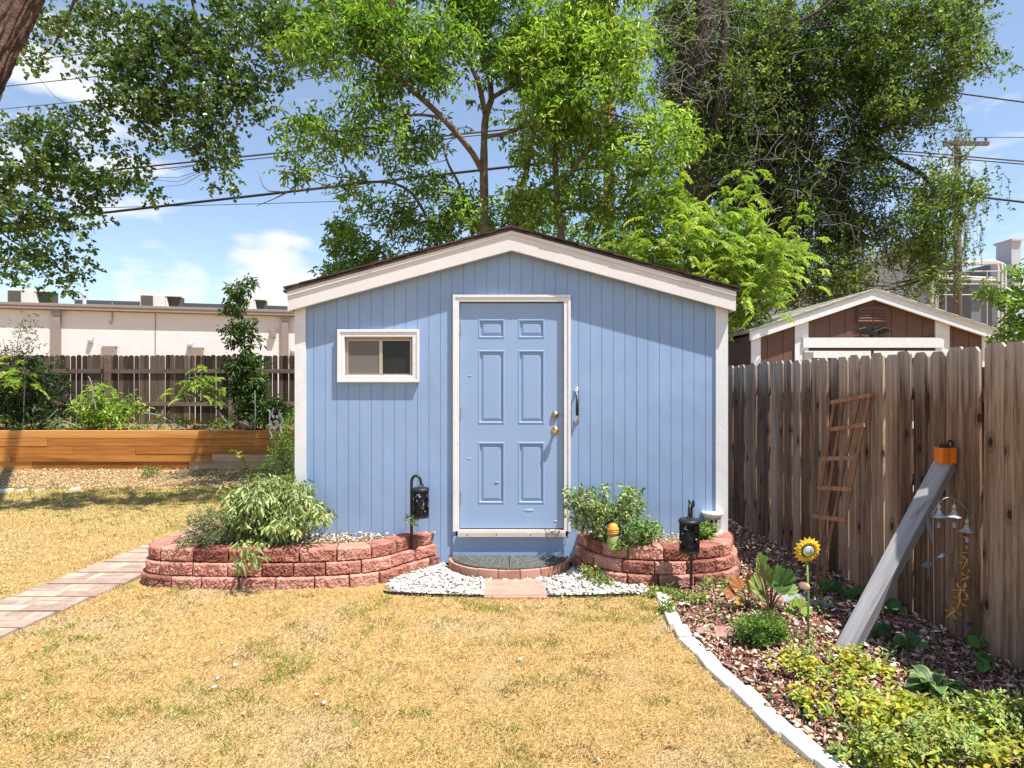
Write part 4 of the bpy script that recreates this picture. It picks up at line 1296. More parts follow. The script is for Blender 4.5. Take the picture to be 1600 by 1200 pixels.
cable(u2 + Vector((0.55, -0.24, 0.26)), P(2300, 214, UY2), 0.0, 0.016, 'thin cable running right from the far crossarm', 'wiregrey')
# =================================================================== hanging lanterns on shepherd hooks
def lantern_shell(bm, c, r, h, seed, nu=40, nv=18):
    """pierced metal cylinder, cells cut out in a leafy pattern"""
    rr = random.Random(seed)
    cells = [(rr.uniform(0, 2 * math.pi), rr.uniform(0.1, 0.9), rr.uniform(0, math.pi)) for _ in range(64)]
    def hole(a, v):
        if v < 0.1 or v > 0.9: return False
        for ca, cv, ph in cells:
            da = (a - ca + math.pi) % (2 * math.pi) - math.pi
            u, w = da * r, (v - cv) * h
            x = u * math.cos(ph) + w * math.sin(ph); y = -u * math.sin(ph) + w * math.cos(ph)
            if (x / 0.016) ** 2 + (y / 0.0075) ** 2 < 1: return True
        return False
    V = [[bm.verts.new((c[0] + r * math.cos(2 * math.pi * i / nu), c[1] + r * math.sin(2 * math.pi * i / nu), c[2] + h * j / nv)) for i in range(nu)] for j in range(nv + 1)]
    for j in range(nv):
        for i in range(nu):
            if not hole(2 * math.pi * (i + .5) / nu, (j + .5) / nv):
                bm.faces.new([V[j][i], V[j][(i + 1) % nu], V[j + 1][(i + 1) % nu], V[j + 1][i]])


M['lampglow'] = m_flat('frosted inner candle', (0.42, 0.38, 0.30), 0.6)


def hook_and_lantern(base, top_z, direc, reach, r, h, drop, hlab, llab):
    base = Vector(base); d = Vector((math.cos(direc), math.sin(direc), 0))
    hk = thing('shepherd_hook', hlab, 'garden hook', base, 'shepherd hooks holding lanterns')
    pts = [base + Vector((0, 0, -0.05)), base + Vector((0, 0, (top_z - base.z) * 0.55)), base + Vector((0, 0, top_z - base.z - 0.09))]
    for a in range(0, 10):
        t = math.pi * a / 9
        pts.append(Vector((base.x, base.y, top_z - 0.06)) + d * reach / 2 * (1 - math.cos(t)) + Vector((0, 0, 0.06 * math.sin(t))))
    tip = pts[-1]
    pts.append(tip + Vector((0, 0, -0.012)) + d * 0.004)
    bm = BM(); tube(bm, crom(pts, 0.012), 0.0125, 12)
    obj('rod', bm, M['black'], hk, smooth=True)
    bm = BM(); tube(bm, [tip + Vector((0, 0, -0.012)), tip + Vector((0, 0, -0.03)) + d * 0.014, tip + Vector((0, 0, -0.01)) + d * 0.026], 0.004, 6); obj('hook_tip', bm, M['black'], hk)
    lt = thing('lantern', llab, 'lantern', (tip.x, tip.y, tip.z - drop - h), 'pierced metal garden lanterns')
    c = Vector((tip.x, tip.y, tip.z - drop - h))
    bm = BM(); lantern_shell(bm, c, r, h, 5)
    bmesh.ops.solidify(bm, geom=bm.faces[:], thickness=0.002)
    obj('pierced_shell', bm, M['black'], lt, smooth=False)
    bm = BM(); lathe(bm, [(r * 0.98, -0.004), (r * 1.03, 0.0), (r * 1.03, 0.012), (r * 0.98, 0.014)], c, 28)
    obj('base_plate', bm, M['black'], lt)
    bm = BM(); lathe(bm, [(r * 1.04, h - 0.012), (r * 1.1, h - 0.008), (r * 1.1, h + 0.006), (r * 1.0, h + 0.012), (r * 0.96, h + 0.018), (0.02, h + 0.022)], c, 28)
    obj('lid', bm, M['black'], lt)
    bm = BM(); pts = [c + Vector((0.016 * math.cos(a), 0, h + 0.03 + 0.016 * math.sin(a))) for a in [2 * math.pi * k / 12 for k in range(13)]]
    tube(bm, pts, 0.0035, 6)
    for q in range(3):
        z0 = h + 0.05 + q * max(0.012, (drop - 0.06) / 3)
        if z0 < h + drop: tube(bm, [c + Vector((0.008 * math.cos(a), 0.008 * math.sin(a) * (q % 2), z0 + 0.009 * math.sin(a))) for a in [2 * math.pi * k / 10 for k in range(11)]], 0.002, 5)
    obj('hanging_ring', bm, M['black'], lt)
    bm = BM(); lathe(bm, [(r * 0.42, 0.014), (r * 0.42, h * 0.62), (r * 0.3, h * 0.66), (0.004, h * 0.67)], c, 16)
    obj('candle', bm, M['lampglow'], lt, smooth=True)


pb = P(643, 838, 5.40)
hook_and_lantern((pb.x, 5.40, 0.26), P(0, 743, 5.4).z, math.radians(-12), 0.085, 0.0665, 0.235, 0.058,
                 'black shepherd hook planted in the raised bed left of the blue door', 'black pierced lantern hanging on the hook left of the blue door')
pb = G(1080, 923)
hook_and_lantern((pb.x, pb.y, 0), P(0, 787, pb.y).z, math.radians(-115), 0.085, 0.076, 0.235, 0.06,
                 'black shepherd hook standing before the short red block wall', 'black pierced lantern with dark lid before the short red block wall')
# small squirrel finial perched on the front lantern hook
c = Vector((pb.x - 0.012, pb.y - 0.02, P(0, 790, pb.y).z + 0.0))
bm = BM()
bmesh.ops.create_icosphere(bm, subdivisions=2, radius=1, matrix=Matrix.Translation(c + Vector((0, 0, 0.01))) @ Matrix.Diagonal((0.014, 0.014, 0.024, 1)))
bmesh.ops.create_icosphere(bm, subdivisions=2, radius=0.011, matrix=Matrix.Translation(c + Vector((-0.012, -0.004, 0.036))))
tube(bm, crom([c + Vector((0.012, 0, -0.008)), c + Vector((0.026, 0, 0.008)), c + Vector((0.022, 0, 0.035)), c + Vector((0.03, 0, 0.045))], 0.008), [0.006, 0.009, 0.011, 0.011, 0.012, 0.011, 0.009, 0.006][:0] or 0.010, 8)
for sx in (-0.017, -0.007):
    tube(bm, [c + Vector((sx, -0.004, 0.040)), c + Vector((sx - 0.001, -0.004, 0.050))], [0.005, 0.002], 6)
tag(obj('finial', bm, M['black'], smooth=True, base=c), 'tiny black animal-shaped finial perched on top of the front hook', 'finial')

# white pierced ceramic lantern on the wall end
M['ceramic'] = m_paint('white glazed ceramic', (0.74, 0.73, 0.69), 0.05, 0.3, (0.3, 0.28, 0.22), 0.3, 0.1, 12)
pc = P(1113, 838, 5.55); c = Vector((pc.x, 5.55, 0.295))
pg = thing('pedestal_lantern', 'small white pierced ceramic pedestal with round flat top on the end of the block wall', 'garden ornament', c)
bm = BM(); lathe(bm, [(0.088, 0.0), (0.09, 0.02), (0.082, 0.03), (0.076, 0.045), (0.074, 0.05)], c, 8); obj('foot', bm, M['ceramic'], pg)
bm = BM()
n, hv, r = 24, 7, 0.075
V = [[bm.verts.new((c.x + r * math.cos(2 * math.pi * i / n), c.y + r * math.sin(2 * math.pi * i / n), c.z + 0.0505 + 0.105 * j / hv)) for i in range(n)] for j in range(hv + 1)]
for j in range(hv):
    for i in range(n):
        if (j in (1, 2, 4, 5)) and i % 2 == 0: continue
        bm.faces.new([V[j][i], V[j][(i + 1) % n], V[j + 1][(i + 1) % n], V[j + 1][i]])
bmesh.ops.solidify(bm, geom=bm.faces[:], thickness=0.006)
obj('pierced_body', bm, M['ceramic'], pg)
bm = BM(); lathe(bm, [(0.058, 0.051), (0.058, 0.154)], c, 16); obj('hole_shade_core', bm, M['dark'], pg)  # added dark core so the pierced holes look shaded inside
bm = BM(); lathe(bm, [(0.078, 0.156), (0.090, 0.175), (0.094, 0.188), (0.09, 0.2), (0.07, 0.196), (0.02, 0.194)], c, 28); obj('top', bm, M['ceramic'], pg, smooth=True)

# little figurine in the bed
M['orangecap'] = m_flat('orange glaze', (0.62, 0.30, 0.05), 0.35, 0, 0.2)
M['greenbody'] = m_flat('pale green glaze', (0.30, 0.34, 0.12), 0.4, 0, 0.25)
pf = P(958, 855, 5.14); c = Vector((pf.x, 5.14, 0.265))
fg = thing('figurine', 'small green garden figurine with round orange top behind the short block wall', 'figurine', c)
bm = BM(); lathe(bm, [(0.042, 0), (0.05, 0.02), (0.05, 0.08), (0.043, 0.11), (0.036, 0.122)], c, 18); obj('body', bm, M['greenbody'], fg, smooth=True)
bm = BM(); lathe(bm, [(0.04, 0.1225), (0.047, 0.13), (0.048, 0.15), (0.046, 0.17), (0.036, 0.2), (0.018, 0.215), (0.003, 0.218)], c, 18)
for k in range(3): tube(bm, [c + Vector((0.047 * math.cos(a), 0.047 * math.sin(a), 0.14 + 0.016 * k)) for a in [2 * math.pi * j / 18 for j in range(19)]], 0.004, 5)
obj('cap', bm, M['orangecap'], fg, smooth=True)

# =================================================================== sunflower light
M['petal'] = m_flat('yellow painted petal', (0.72, 0.42, 0.02), 0.5, 0, 0.2, 40)
M['globe'] = m_flat('silvery crackle glass', (0.62, 0.66, 0.60), 0.12, 0.6, 0.35, 90, 0.4)
M['greenstake'] = m_flat('green painted stake', (0.17, 0.28, 0.05), 0.5, 0, 0.15)
M['copper'] = m_flat('tarnished disc', (0.42, 0.24, 0.16), 0.4, 0.6, 0.25)
b = G(1263, 1008); Yf = b.y; fc = P(1261.5, 860, Yf)
sf = thing('sunflower_light', 'yellow metal sunflower light with silvery globe on a green stake in the mulch', 'garden light', (b.x, Yf, 0))
bm = BM(); tube(bm, [(b.x, Yf, -0.05), (b.x, Yf, 0.3), (fc.x + .002, Yf + 0.012, fc.z - 0.05)], 0.0065, 10); lathe(bm, [(0.009, 0), (0.011, 0.02), (0.009, 0.035)], (fc.x + .002, Yf + 0.012, fc.z - 0.09), 10); obj('stake', bm, M['greenstake'], sf, smooth=True)
tl = Matrix.Rotation(math.radians(12), 3, 'X') @ Matrix.Rotation(math.radians(4), 3, 'Z')
for ring, (cnt, r0, r1, wd_, dy, ph) in enumerate(((17, 0.036, 0.09, 0.015, 0.0, 0), (17, 0.036, 0.078, 0.014, -0.006, 0.5))):
    bm = BM()
    for k in range(cnt):
        a = 2 * math.pi * (k + ph) / cnt
        u = Vector((math.cos(a), 0, math.sin(a))); v = Vector((-math.sin(a), 0, math.cos(a)))
        q = [u * r0 - v * wd_ * 0.5, u * (r0 + r1) / 2 - v * wd_ + Vector((0, -0.004, 0)), u * r1 + Vector((0, 0.004, 0)), u * (r0 + r1) / 2 + v * wd_ + Vector((0, -0.004, 0)), u * r0 + v * wd_ * 0.5]
        m_ = u * (r0 + r1) / 2 + Vector((0, -0.010, 0))
        for dd in (0, 0.0025):
            vs = [bm.verts.new(fc + tl @ (p + Vector((0, dy + dd, 0)))) for p in q]; mv = bm.verts.new(fc + tl @ (m_ + Vector((0, dy + dd, 0))))
            for i in range(5): bm.faces.new([vs[i], vs[(i + 1) % 5], mv])
    obj('petals', bm, M['petal'], sf)
bm = BM(); lathe(bm, [(0.046, -0.012), (0.046, 0.006), (0.041, 0.012), (0.038, 0.012)], fc, 28, 'y', tl); obj('bezel', bm, M['black'], sf, smooth=True)
bm = BM(); lathe(bm, [(0.0375, 0.008), (0.036, 0.016), (0.029, 0.026), (0.016, 0.033), (0.002, 0.035)], fc, 28, 'y', tl); obj('globe', bm, M['globe'], sf, smooth=True)
lc = P(1257, 916, Yf)
bm = BM(); tl2 = Matrix.Rotation(math.radians(-20), 3, 'X') @ Matrix.Rotation(math.radians(35), 3, 'Y') @ Matrix.Rotation(math.radians(-35), 3, 'Z')
lathe(bm, [(0.034, -0.006), (0.036, 0.0), (0.034, 0.006), (0.028, 0.008), (0.003, 0.0085)], lc, 20, 'y', tl2 @ Matrix.Diagonal((1.0, 1, 0.7))); obj('solar_disc', bm, M['copper'], sf, smooth=True)

# =================================================================== fan trellis leaning on the fence
def fence_at(px, out=0.0, y=None):
    """point (x,Y) on a vertical plane 'out' metres in front of the fence seen at photo column px"""
    r = (px - CX) / F
    B = FB + FN * out
    s = (r * B.y - B.x) / (FD.x - r * FD.y)
    return B + FD * s
def tp(px, py, out):
    p = fence_at(px, out); return Vector((p.x, p.y, EYE + (HY - py) / F * p.y))
tr = thing('trellis', 'red-brown wooden fan trellis, wide at the top, leaning on the right fence', 'trellis', fence_at(1285, 0.32))
out = lambda py: 0.03 + 0.34 * (py - 615) / 320
RUNG = [((1298, 629), (1362.5, 617)), ((1292.5, 671.5), (1350.5, 664)), ((1285.5, 717), (1341, 715)), ((1278, 762), (1332, 764.5)), ((1271, 806), (1321.5, 813))]
SLAT = [[(1304, 629), (1297, 671), (1290, 717), (1283, 762), (1278, 800)],
        [(1318, 626), (1311, 669), (1303, 716), (1296, 762), (1289, 810), (1280, 860), (1275, 930)],
        [(1342, 621), (1332, 667), (1321, 715), (1312, 763), (1303, 810), (1293, 860), (1284, 942)],
        [(1359, 618), (1349, 664), (1339, 715), (1329, 764), (1319, 818)]]
for a, b_ in RUNG:
    bm = BM(); o_ = (out(a[1]) + out(b_[1])) / 2 + 0.012
    p, q = tp(a[0], a[1], o_), tp(b_[0], b_[1], o_)
    bar(bm, p, q, 0.014, 0.032); obj('rung', bm, M['trellis'], tr)
for sl_ in SLAT:
    bm = BM(); pts = [tp(x, y, out(y)) for x, y in sl_]
    if len(sl_) > 5: pts[-1].z = min(pts[-1].z, 0.0)
    tube(bm, [p for p in pts], 0.0155, 4); obj('slat', bm, M['trellis'], tr)

# =================================================================== leaning beam with orange top
bp = Vector(G(1321, 1018)); tpn = fence_at(1476, 0.055); tz = P(0, 727, tpn.y).z; tq = Vector((tpn.x, tpn.y, tz))
lb = thing('leaning_post', 'long grey painted post leaning against the right fence', 'post', (bp.x, bp.y, 0))
bm = BM()
d = (tq - bp).normalized()
LBM = (tq - bp).length
box(bm, -0.047, 0.047, -0.049, 0.049, -0.04, LBM + 0.02)
for zz, xx in ((0.35, -0.02), (0.8, 0.015), (1.05, -0.01)):          # drying checks along the grain
    pass
o = obj('beam', bm, M['greybeam'], None, bevel=0.006)
o.parent = lb
s_ax = d.cross(Vector((0, 0, 1))).normalized(); R3 = Matrix.Rotation(math.radians(-68), 3, d); s_ax = R3 @ s_ax; u_ax = d.cross(s_ax)
o.rotation_euler = Matrix((s_ax, u_ax, d)).transposed().to_euler()
for hgt in (0.16, LBM - 0.12):
    bm = BM(); lathe(bm, [(0.006, 0), (0.006, 0.002), (0.002, 0.003)], (0, 0, 0), 10, 'y')
    nb_ = obj('bolt', bm, M['hingem'], None); nb_.parent = o; nb_.location = (0.01, -0.049, hgt)
bm = BM()
bar(bm, bp + d * 0.3 + Vector((-0.03, -0.045, 0.02)), bp + d * 0.3 + Vector((-0.03, -0.045, 0.02)), 0.001, 0.001) if False else None
bm.free()
oc = P(1477, 709, tq.y - 0.03)
ob = thing('bird_feeder', 'bright orange wooden block hung on the fence above the grey leaning post', 'feeder', (oc.x, oc.y, oc.z - 0.055))
bm = BM(); box(bm, oc.x - 0.044, oc.x - 0.001, oc.y - 0.04, oc.y + 0.04, oc.z - 0.056, oc.z + 0.040); box(bm, oc.x + 0.001, oc.x + 0.044, oc.y - 0.04, oc.y + 0.04, oc.z - 0.056, oc.z + 0.040)
obj('block', bm, M['orange'], ob, bevel=0.004)
bm = BM(); lathe(bm, [(0.024, 0.0405), (0.024, 0.05), (0.018, 0.06), (0.01, 0.063)], oc + Vector((-0.012, 0, 0)), 12); obj('cap', bm, M['dark'], ob, smooth=True)
bm = BM(); tube(bm, [oc + Vector((0.024 + 0.016 * math.cos(a), -0.01, 0.062 + 0.021 * math.sin(a))) for a in [2 * math.pi * k / 16 for k in range(17)]], 0.006, 6); obj('hanging_ring', bm, M['black'], ob)

# =================================================================== flower-bell mobile on wire arch, dragonfly string
M['thinwire'] = m_flat('pale bent wire', (0.42, 0.38, 0.33), 0.5, 0.5)
M['bellglass'] = m_flat('milky tinted glass', (0.46, 0.42, 0.46), 0.2, 0.0, 0.3, 40)
M['bellgreen'] = m_flat('pale green glass', (0.40, 0.55, 0.36), 0.25, 0.0, 0.3)
M['fly'] = m_flat('orange dragonfly', (0.72, 0.34, 0.05), 0.5, 0, 0.3)
M['violet'] = m_flat('violet petal', (0.16, 0.09, 0.42), 0.6, 0, 0.3)
M['bluesteel'] = m_flat('blue grey blade', (0.20, 0.24, 0.30), 0.5, 0.3, 0.2)
wb = G(1460, 1008); wy = wb.y
wk = thing('garden_hook', 'thin pale wire arch with glass bell flowers stuck in the mulch beside the leaning post', 'wire arch', (wb.x, wy, 0))
arch = [P(1460, 1030, wy), P(1459, 900, wy), P(1458, 815, wy), P(1462, 795, wy), P(1474, 780, wy), P(1486, 778, wy), P(1501, 786, wy), P(1511, 797, wy), P(1515, 804, wy), P(1518.5, 803, wy), P(1517, 799, wy)]
bm = BM(); tube(bm, crom(arch, 0.01), 0.0032, 6); obj('wire', bm, M['thinwire'], wk, smooth=True)
for x, y in ((1467, 803), (1491, 803), (1511, 826)):
    c = P(x, y, wy)
    bm = BM(); lathe(bm, [(0.006, 0.034), (0.012, 0.022), (0.018, 0.005), (0.03, -0.008), (0.046, -0.016), (0.047, -0.018), (0.03, -0.012), (0.012, 0.0)], c, 9); bl = obj('bell_flower', bm, M['bellglass'], wk, smooth=True)
    bm = BM(); lathe(bm, [(0.004, 0.062), (0.011, 0.05), (0.013, 0.036), (0.008, 0.0345)], c, 9); tube(bm, [c + Vector((0, 0, 0.06)), c + Vector((0, 0, 0.09))], 0.0015, 4); obj('calyx', bm, M['bellgreen'], bl, smooth=True)
    bm = BM(); tube(bm, [c, c + Vector((0, 0, -0.06))], 0.0012, 4)
    for dz, r in ((-0.062, 0.010), (-0.078, 0.011)):
        bmesh.ops.create_icosphere(bm, subdivisions=2, radius=r, matrix=Matrix.Translation(c + Vector((0, 0, dz))))
    obj('clapper', bm, M['bellglass'], bl, smooth=True)
for pts, w_ in (([(1444, 792), (1451, 820), (1457, 850)], 0.016), ([(1459, 874), (1475, 867), (1492, 858)], 0.012), ([(1459, 878), (1449, 883), (1438, 884)], 0.022), ([(1423, 811), (1440, 795), (1465, 770)], 0.008)):
    bm = BM()
    a, m_, e = [P(x, y, wy + 0.01) for x, y in pts]
    s_ = (e - a).normalized().cross(Vector((0, 1, 0))) * w_
    for dd in (0, 0.003):
        dv = Vector((0, dd, 0)); bm.faces.new([bm.verts.new(v) for v in (a + dv, m_ + s_ + dv, e + dv, m_ - s_ + dv)])
    obj('wire_leaf', bm, M['bluesteel'] if w_ > 0.01 else M['thinwire'], wk)
st = thing('dragonfly_string', 'string of orange dragonflies dangling from the wire arch before the fence', 'garland', P(1518, 803, wy))
fl = [(1522, 815, 0.6), (1517, 840, 0.3), (1516, 862, 1.2), (1509, 880, 0.4), (1512, 902, 0.9), (1500, 922, 1.4), (1499, 942, 0.2), (1487, 958, 0.7)]
bm = BM(); tube(bm, crom([P(1518, 803, wy)] + [P(x, y, wy) for x, y, _ in fl], 0.02), 0.0014, 5); obj('string', bm, M['thinwire'], st)
for x, y, a in fl:
    c = P(x, y, wy - 0.004); bm = BM()
    R = Matrix.Rotation(a, 3, 'Y') @ Matrix.Rotation(0.4 * a, 3, 'X') @ Matrix.Diagonal((1.3, 1.3, 1.3))
    tube(bm, [c + R @ Vector((0, 0, 0.022)), c + R @ Vector((0, 0, 0.012)), c + R @ Vector((0, 0, -0.034))], [0.004, 0.005, 0.0018], 6)
    for sx in (-1, 1):
        for zz, zz2 in ((0.012, 0.024), (0.006, -0.006)):
            for dd in (0, 0.0018):
                q = [c + R @ Vector(v) for v in ((sx * 0.003, dd, zz), (sx * 0.02, dd - 0.004, zz2 + 0.005), (sx * 0.037, dd - 0.004, zz2 + 0.003), (sx * 0.036, dd - 0.004, zz2 - 0.003), (sx * 0.018, dd, zz2 - 0.006))]
                bm.faces.new([bm.verts.new(v) for v in q])
    obj('dragonfly', bm, M['fly'], st)
# violet flower by the fence
vb = G(1512, 1010); vc = P(1515, 978, vb.y)
vf = thing('violet_flower', 'single violet flower on a thin stalk at the foot of the right fence', 'flower', vb)
bm = BM(); tube(bm, crom([vb, vb.lerp(vc, 0.6) + Vector((0.01, 0, 0)), vc], 0.02), 0.0025, 6); obj('stalk', bm, M['stem'], vf)
bm = BM()
for k in range(11):
    a = random.uniform(0, 6.28); e = random.uniform(-0.4, 1.2)
    d_ = Vector((math.cos(a) * math.cos(e), math.sin(a) * math.cos(e), math.sin(e))); s_ = d_.orthogonal().normalized()
    bm.faces.new([bm.verts.new(vc + v) for v in (d_ * 0.004, d_ * 0.02 + s_ * 0.011, d_ * 0.036, d_ * 0.02 - s_ * 0.011)])
obj('petals', bm, M['violet'], vf)

# =================================================================== flat stones in the mulch
def flat_stone(px, py, rx, ry, mt, lab, th=0.035, tilt=0.0, z=0.0):
    c = G(px, py); n = 9; bm = BM()
    pts = [(c.x + rx * math.cos(2 * math.pi * k / n) * random.uniform(0.8, 1.1), c.y + ry * math.sin(2 * math.pi * k / n) * random.uniform(0.8, 1.1)) for k in range(n)]
    prism(bm, pts, -0.02, th, 'z'); bmesh.ops.recalc_face_normals(bm, faces=bm.faces[:])
    for v in bm.verts: v.co.z += (v.co.x - c.x) * tilt + z
    tag(obj('flagstone', bm, M[mt], base=(c.x, c.y, 0), bevel=0.006), lab, 'stone', 'flat stones in the mulch')
flat_stone(1122, 993, 0.15, 0.10, 'flag', 'flat reddish flagstone in the mulch beside the round green mound')
flat_stone(1236, 944, 0.13, 0.09, 'slate', 'grey slate slab in the mulch behind the sunflower stake', 0.05, 0.1)
flat_stone(1277, 948, 0.10, 0.08, 'slate', 'small grey ribbed slate piece right of the sunflower stake', 0.035, -0.1)
flat_stone(1212, 944, 0.06, 0.05, 'flag', 'small pale reddish stone left of the grey slate slab', 0.05)
flat_stone(1354, 1024, 0.07, 0.03, 'slate', 'thin grey stone chip at the foot of the leaning post', 0.02, 0.15)

# =================================================================== birdhouse and wire ornament on the timber wall
bc = P(378, 671, 12.25)
bh = thing('birdhouse', 'tiny red-brown birdhouse with grey roof on top of the timber wall', 'birdhouse', (bc.x, 12.25, 0.70))
z0 = 0.70
bm = BM(); prism(bm, [(bc.x - .1, z0), (bc.x + .1, z0), (bc.x + .1, z0 + .13), (bc.x, z0 + .2), (bc.x - .1, z0 + .13)], 12.16, 12.36); bmesh.ops.recalc_face_normals(bm, faces=bm.faces[:]); obj('body', bm, M['flag'], bh)
bm = BM()
for sg in (-1, 1): prism(bm, [(bc.x, z0 + .205), (bc.x + sg * .15, z0 + .10), (bc.x + sg * .15, z0 + .125), (bc.x, z0 + .235)], 12.1, 12.4)
bmesh.ops.recalc_face_normals(bm, faces=bm.faces[:]); obj('roof', bm, M['poledark'], bh)
bm = BM(); lathe(bm, [(0.03, 0), (0.028, 0.004), (0.004, 0.0045)], (bc.x, 12.16, z0 + 0.1), 12, 'y'); obj('entrance', bm, M['dark'], bh)
oy = 9.2
oc = P(430, 690, oy)
wo = thing('wire_ornament', 'white scrolled wire ornament on a stake left of the shed corner', 'garden ornament', (oc.x, oy, 0))
pale = m_flat('pale painted wire', (0.62, 0.62, 0.60), 0.4, 0.2); M['palewire'] = pale
op = lambda x, y: P(340 + x / 7.5, 600 + y / 7.5, oy)
for path in ([(585, 300), (615, 330), (612, 420), (640, 500), (612, 540), (640, 620), (620, 640)], [(760, 340), (735, 360), (765, 430), (735, 490), (745, 560), (725, 610), (745, 660)],
             [(640, 330), (655, 280), (640, 360), (665, 400)], [(720, 330), (712, 290), (725, 370), (690, 400)], [(660, 450), (700, 430), (690, 520), (660, 500), (680, 590), (670, 600)]):
    bm = BM(); tube(bm, crom([op(*p) for p in path], 0.02), 0.012, 6); obj('scroll', bm, pale, wo, smooth=True)
for x, y in ((655, 382), (700, 382)):
    bm = BM(); bmesh.ops.create_icosphere(bm, subdivisions=2, radius=0.024, matrix=Matrix.Translation(op(x, y))); obj('bead', bm, pale, wo, smooth=True)
bm = BM(); tube(bm, [op(683, 430), (oc.x, oy, -0.05)], 0.008, 6); obj('stake', bm, M['hingem'], wo)
# =================================================================== leaf clouds
def unit(v):
    return v / np.maximum(1e-9, np.linalg.norm(v, axis=1, keepdims=True))


def leaf_mesh(pos, ax, nrm, L, W, kind='ash'):
    """many folded leaves at once; returns V, faces, verts per leaf"""
    ax = unit(ax); side = unit(np.cross(ax, nrm)); nn = np.cross(side, ax)
    if kind == 'heart':        # cottonwood: broad base, pointed tip
        T = [(0.0, 0, 0), (0.12, 0.48, 0.05), (0.5, 0.42, 0.10), (1.0, 0, -0.12), (0.5, -0.42, 0.10), (0.12, -0.48, 0.05)]
        Fc = [(0, 3, 2, 1), (0, 5, 4, 3)]
    elif kind == 'ash':
        T = [(0.0, 0, 0), (0.3, 0.42, 0.10), (0.65, 0.40, 0.06), (1.0, 0, -0.14), (0.65, -0.40, 0.06), (0.3, -0.42, 0.10)]
        Fc = [(0, 3, 2, 1), (0, 5, 4, 3)]
    else:                      # small simple leaf
        T = [(0.0, 0, 0), (0.45, 0.5, 0.1), (1.0, 0, -0.05), (0.45, -0.5, 0.1)]
        Fc = [(0, 2, 1), (0, 3, 2)]
    T = np.array(T)
    n = len(pos); k = len(T)
    V = (pos[:, None, :] + ax[:, None, :] * (T[None, :, 0:1] * L[:, None, None]) + side[:, None, :] * (T[None, :, 1:2] * W[:, None, None])
         + nn[:, None, :] * (T[None, :, 2:3] * L[:, None, None]))
    Fa = (np.arange(n) * k)[:, None, None] + np.array(Fc)[None]
    return V.reshape(-1, 3), Fa.reshape(-1, len(Fc[0])), k


def rdir(n):
    return unit(RNG.normal(size=(n, 3)))


def sprigs(centers, axes, per, length, L, W, kind, cols, droop=0.2, spread=0.9, jit=0.25, flat=0.0, colsd=0.18, up=0.5):
    """leaves strung along short twigs. centers, axes: (n,3)."""
    n = len(centers)
    t = RNG.uniform(0.1, 1.0, (n, per))
    pos = centers[:, None] + axes[:, None] * (t * length)[:, :, None]
    pos = pos.reshape(-1, 3)
    A = np.repeat(axes, per, 0)
    r = rdir(n * per); r[:, 2] *= (1 - flat)
    ax = unit(A * (1 - spread) + r * spread) ; ax[:, 2] -= droop
    pos = pos + r * jit * L
    nr = rdir(n * per) * (1 - up); nr[:, 2] += up
    m = n * per
    Ls = L * RNG.uniform(0.5, 1.25, m); Ws = W * RNG.uniform(0.6, 1.2, m)
    V, Fa, k = leaf_mesh(pos, ax, nr, Ls, Ws, kind)
    cols = np.array(cols)
    ci = cols[RNG.integers(0, len(cols), n)]
    c = np.repeat(ci, per, 0) * RNG.normal(1, colsd, (m, 1)).clip(0.5, 1.6)
    c[:, 0] *= RNG.normal(1, colsd * 0.5, m).clip(0.6, 1.5)
    return V, Fa, np.repeat(c, k, 0).clip(0, 1)


def join(parts):
    V, Fs, C = [], [], []; o = 0
    for v, f, c in parts:
        V.append(v); Fs.append(f + o); C.append(c); o += len(v)
    return np.concatenate(V), np.concatenate(Fs), np.concatenate(C)


def clump_points(ells, dens, sub=28, depth=1.0):
    """ells: (px, py, rx, ry, Y, d) photo-sized foliage masses at distance Y, filled with smaller clumps
    -> list of (centre, radius) in world space"""
    out = []
    for px, py, rx, ry, Y, d in ells:
        n = max(2, int(dens * d * rx * ry / (sub * sub)))
        for _ in range(n):
            while True:
                u = np.array([random.uniform(-1, 1) for _ in range(3)])
                if (u ** 2).sum() < 1: break
            y = Y + u[1] * depth
            c = P(px + u[0] * rx, py + u[2] * ry, y)
            out.append((np.array(c), sub / F * Y * random.uniform(0.6, 1.25)))
    return out


def twigs_to(bm, skel, clumps, r0=0.012, maxd=3.0, every=1):
    sk = np.array([p[:3] for p in skel])
    for i, (c, r) in enumerate(clumps):
        if i % every: continue
        d = sk - c
        d[:, 2] *= 1.3
        dist = np.linalg.norm(d + np.array([0, 0, 0.35 * r]), axis=1)
        # prefer attachment points below the clump
        dist = dist + np.where(sk[:, 2] > c[2] + 0.2, 0.8, 0)
        k = int(np.argmin(dist)); a = Vector(sk[k]); b = Vector(c)
        if (a - b).length > maxd: continue
        m1 = a.lerp(b, 0.45) + Vector((random.uniform(-.1, .1), random.uniform(-.1, .1), -0.08 * (a - b).length + random.uniform(-.05, .05)))
        tube(bm, [a, m1, b + Vector((0, 0, r * 0.3))], [r0, r0 * 0.7, r0 * 0.35], 5, cap=False)


def limb(bm, pts, radii, n=10, wob=0.0):
    pts = [Vector(p) for p in pts]
    cr = crom(pts, 0.12)
    L = len(cr)
    rr = np.interp(np.linspace(0, 1, L), np.linspace(0, 1, len(radii)), radii)
    if wob:
        cr = [p + Vector((mnoise.noise(p * 2.1), mnoise.noise(p * 2.1 + Vector((9, 0, 0))), 0)) * wob for p in cr]
    rr = [r * (1 + 0.12 * mnoise.noise(Vector((i * 0.45, r * 7, 1)))) for i, r in enumerate(rr)]
    tube(bm, cr, rr, n)
    return [tuple(p) for p in cr]


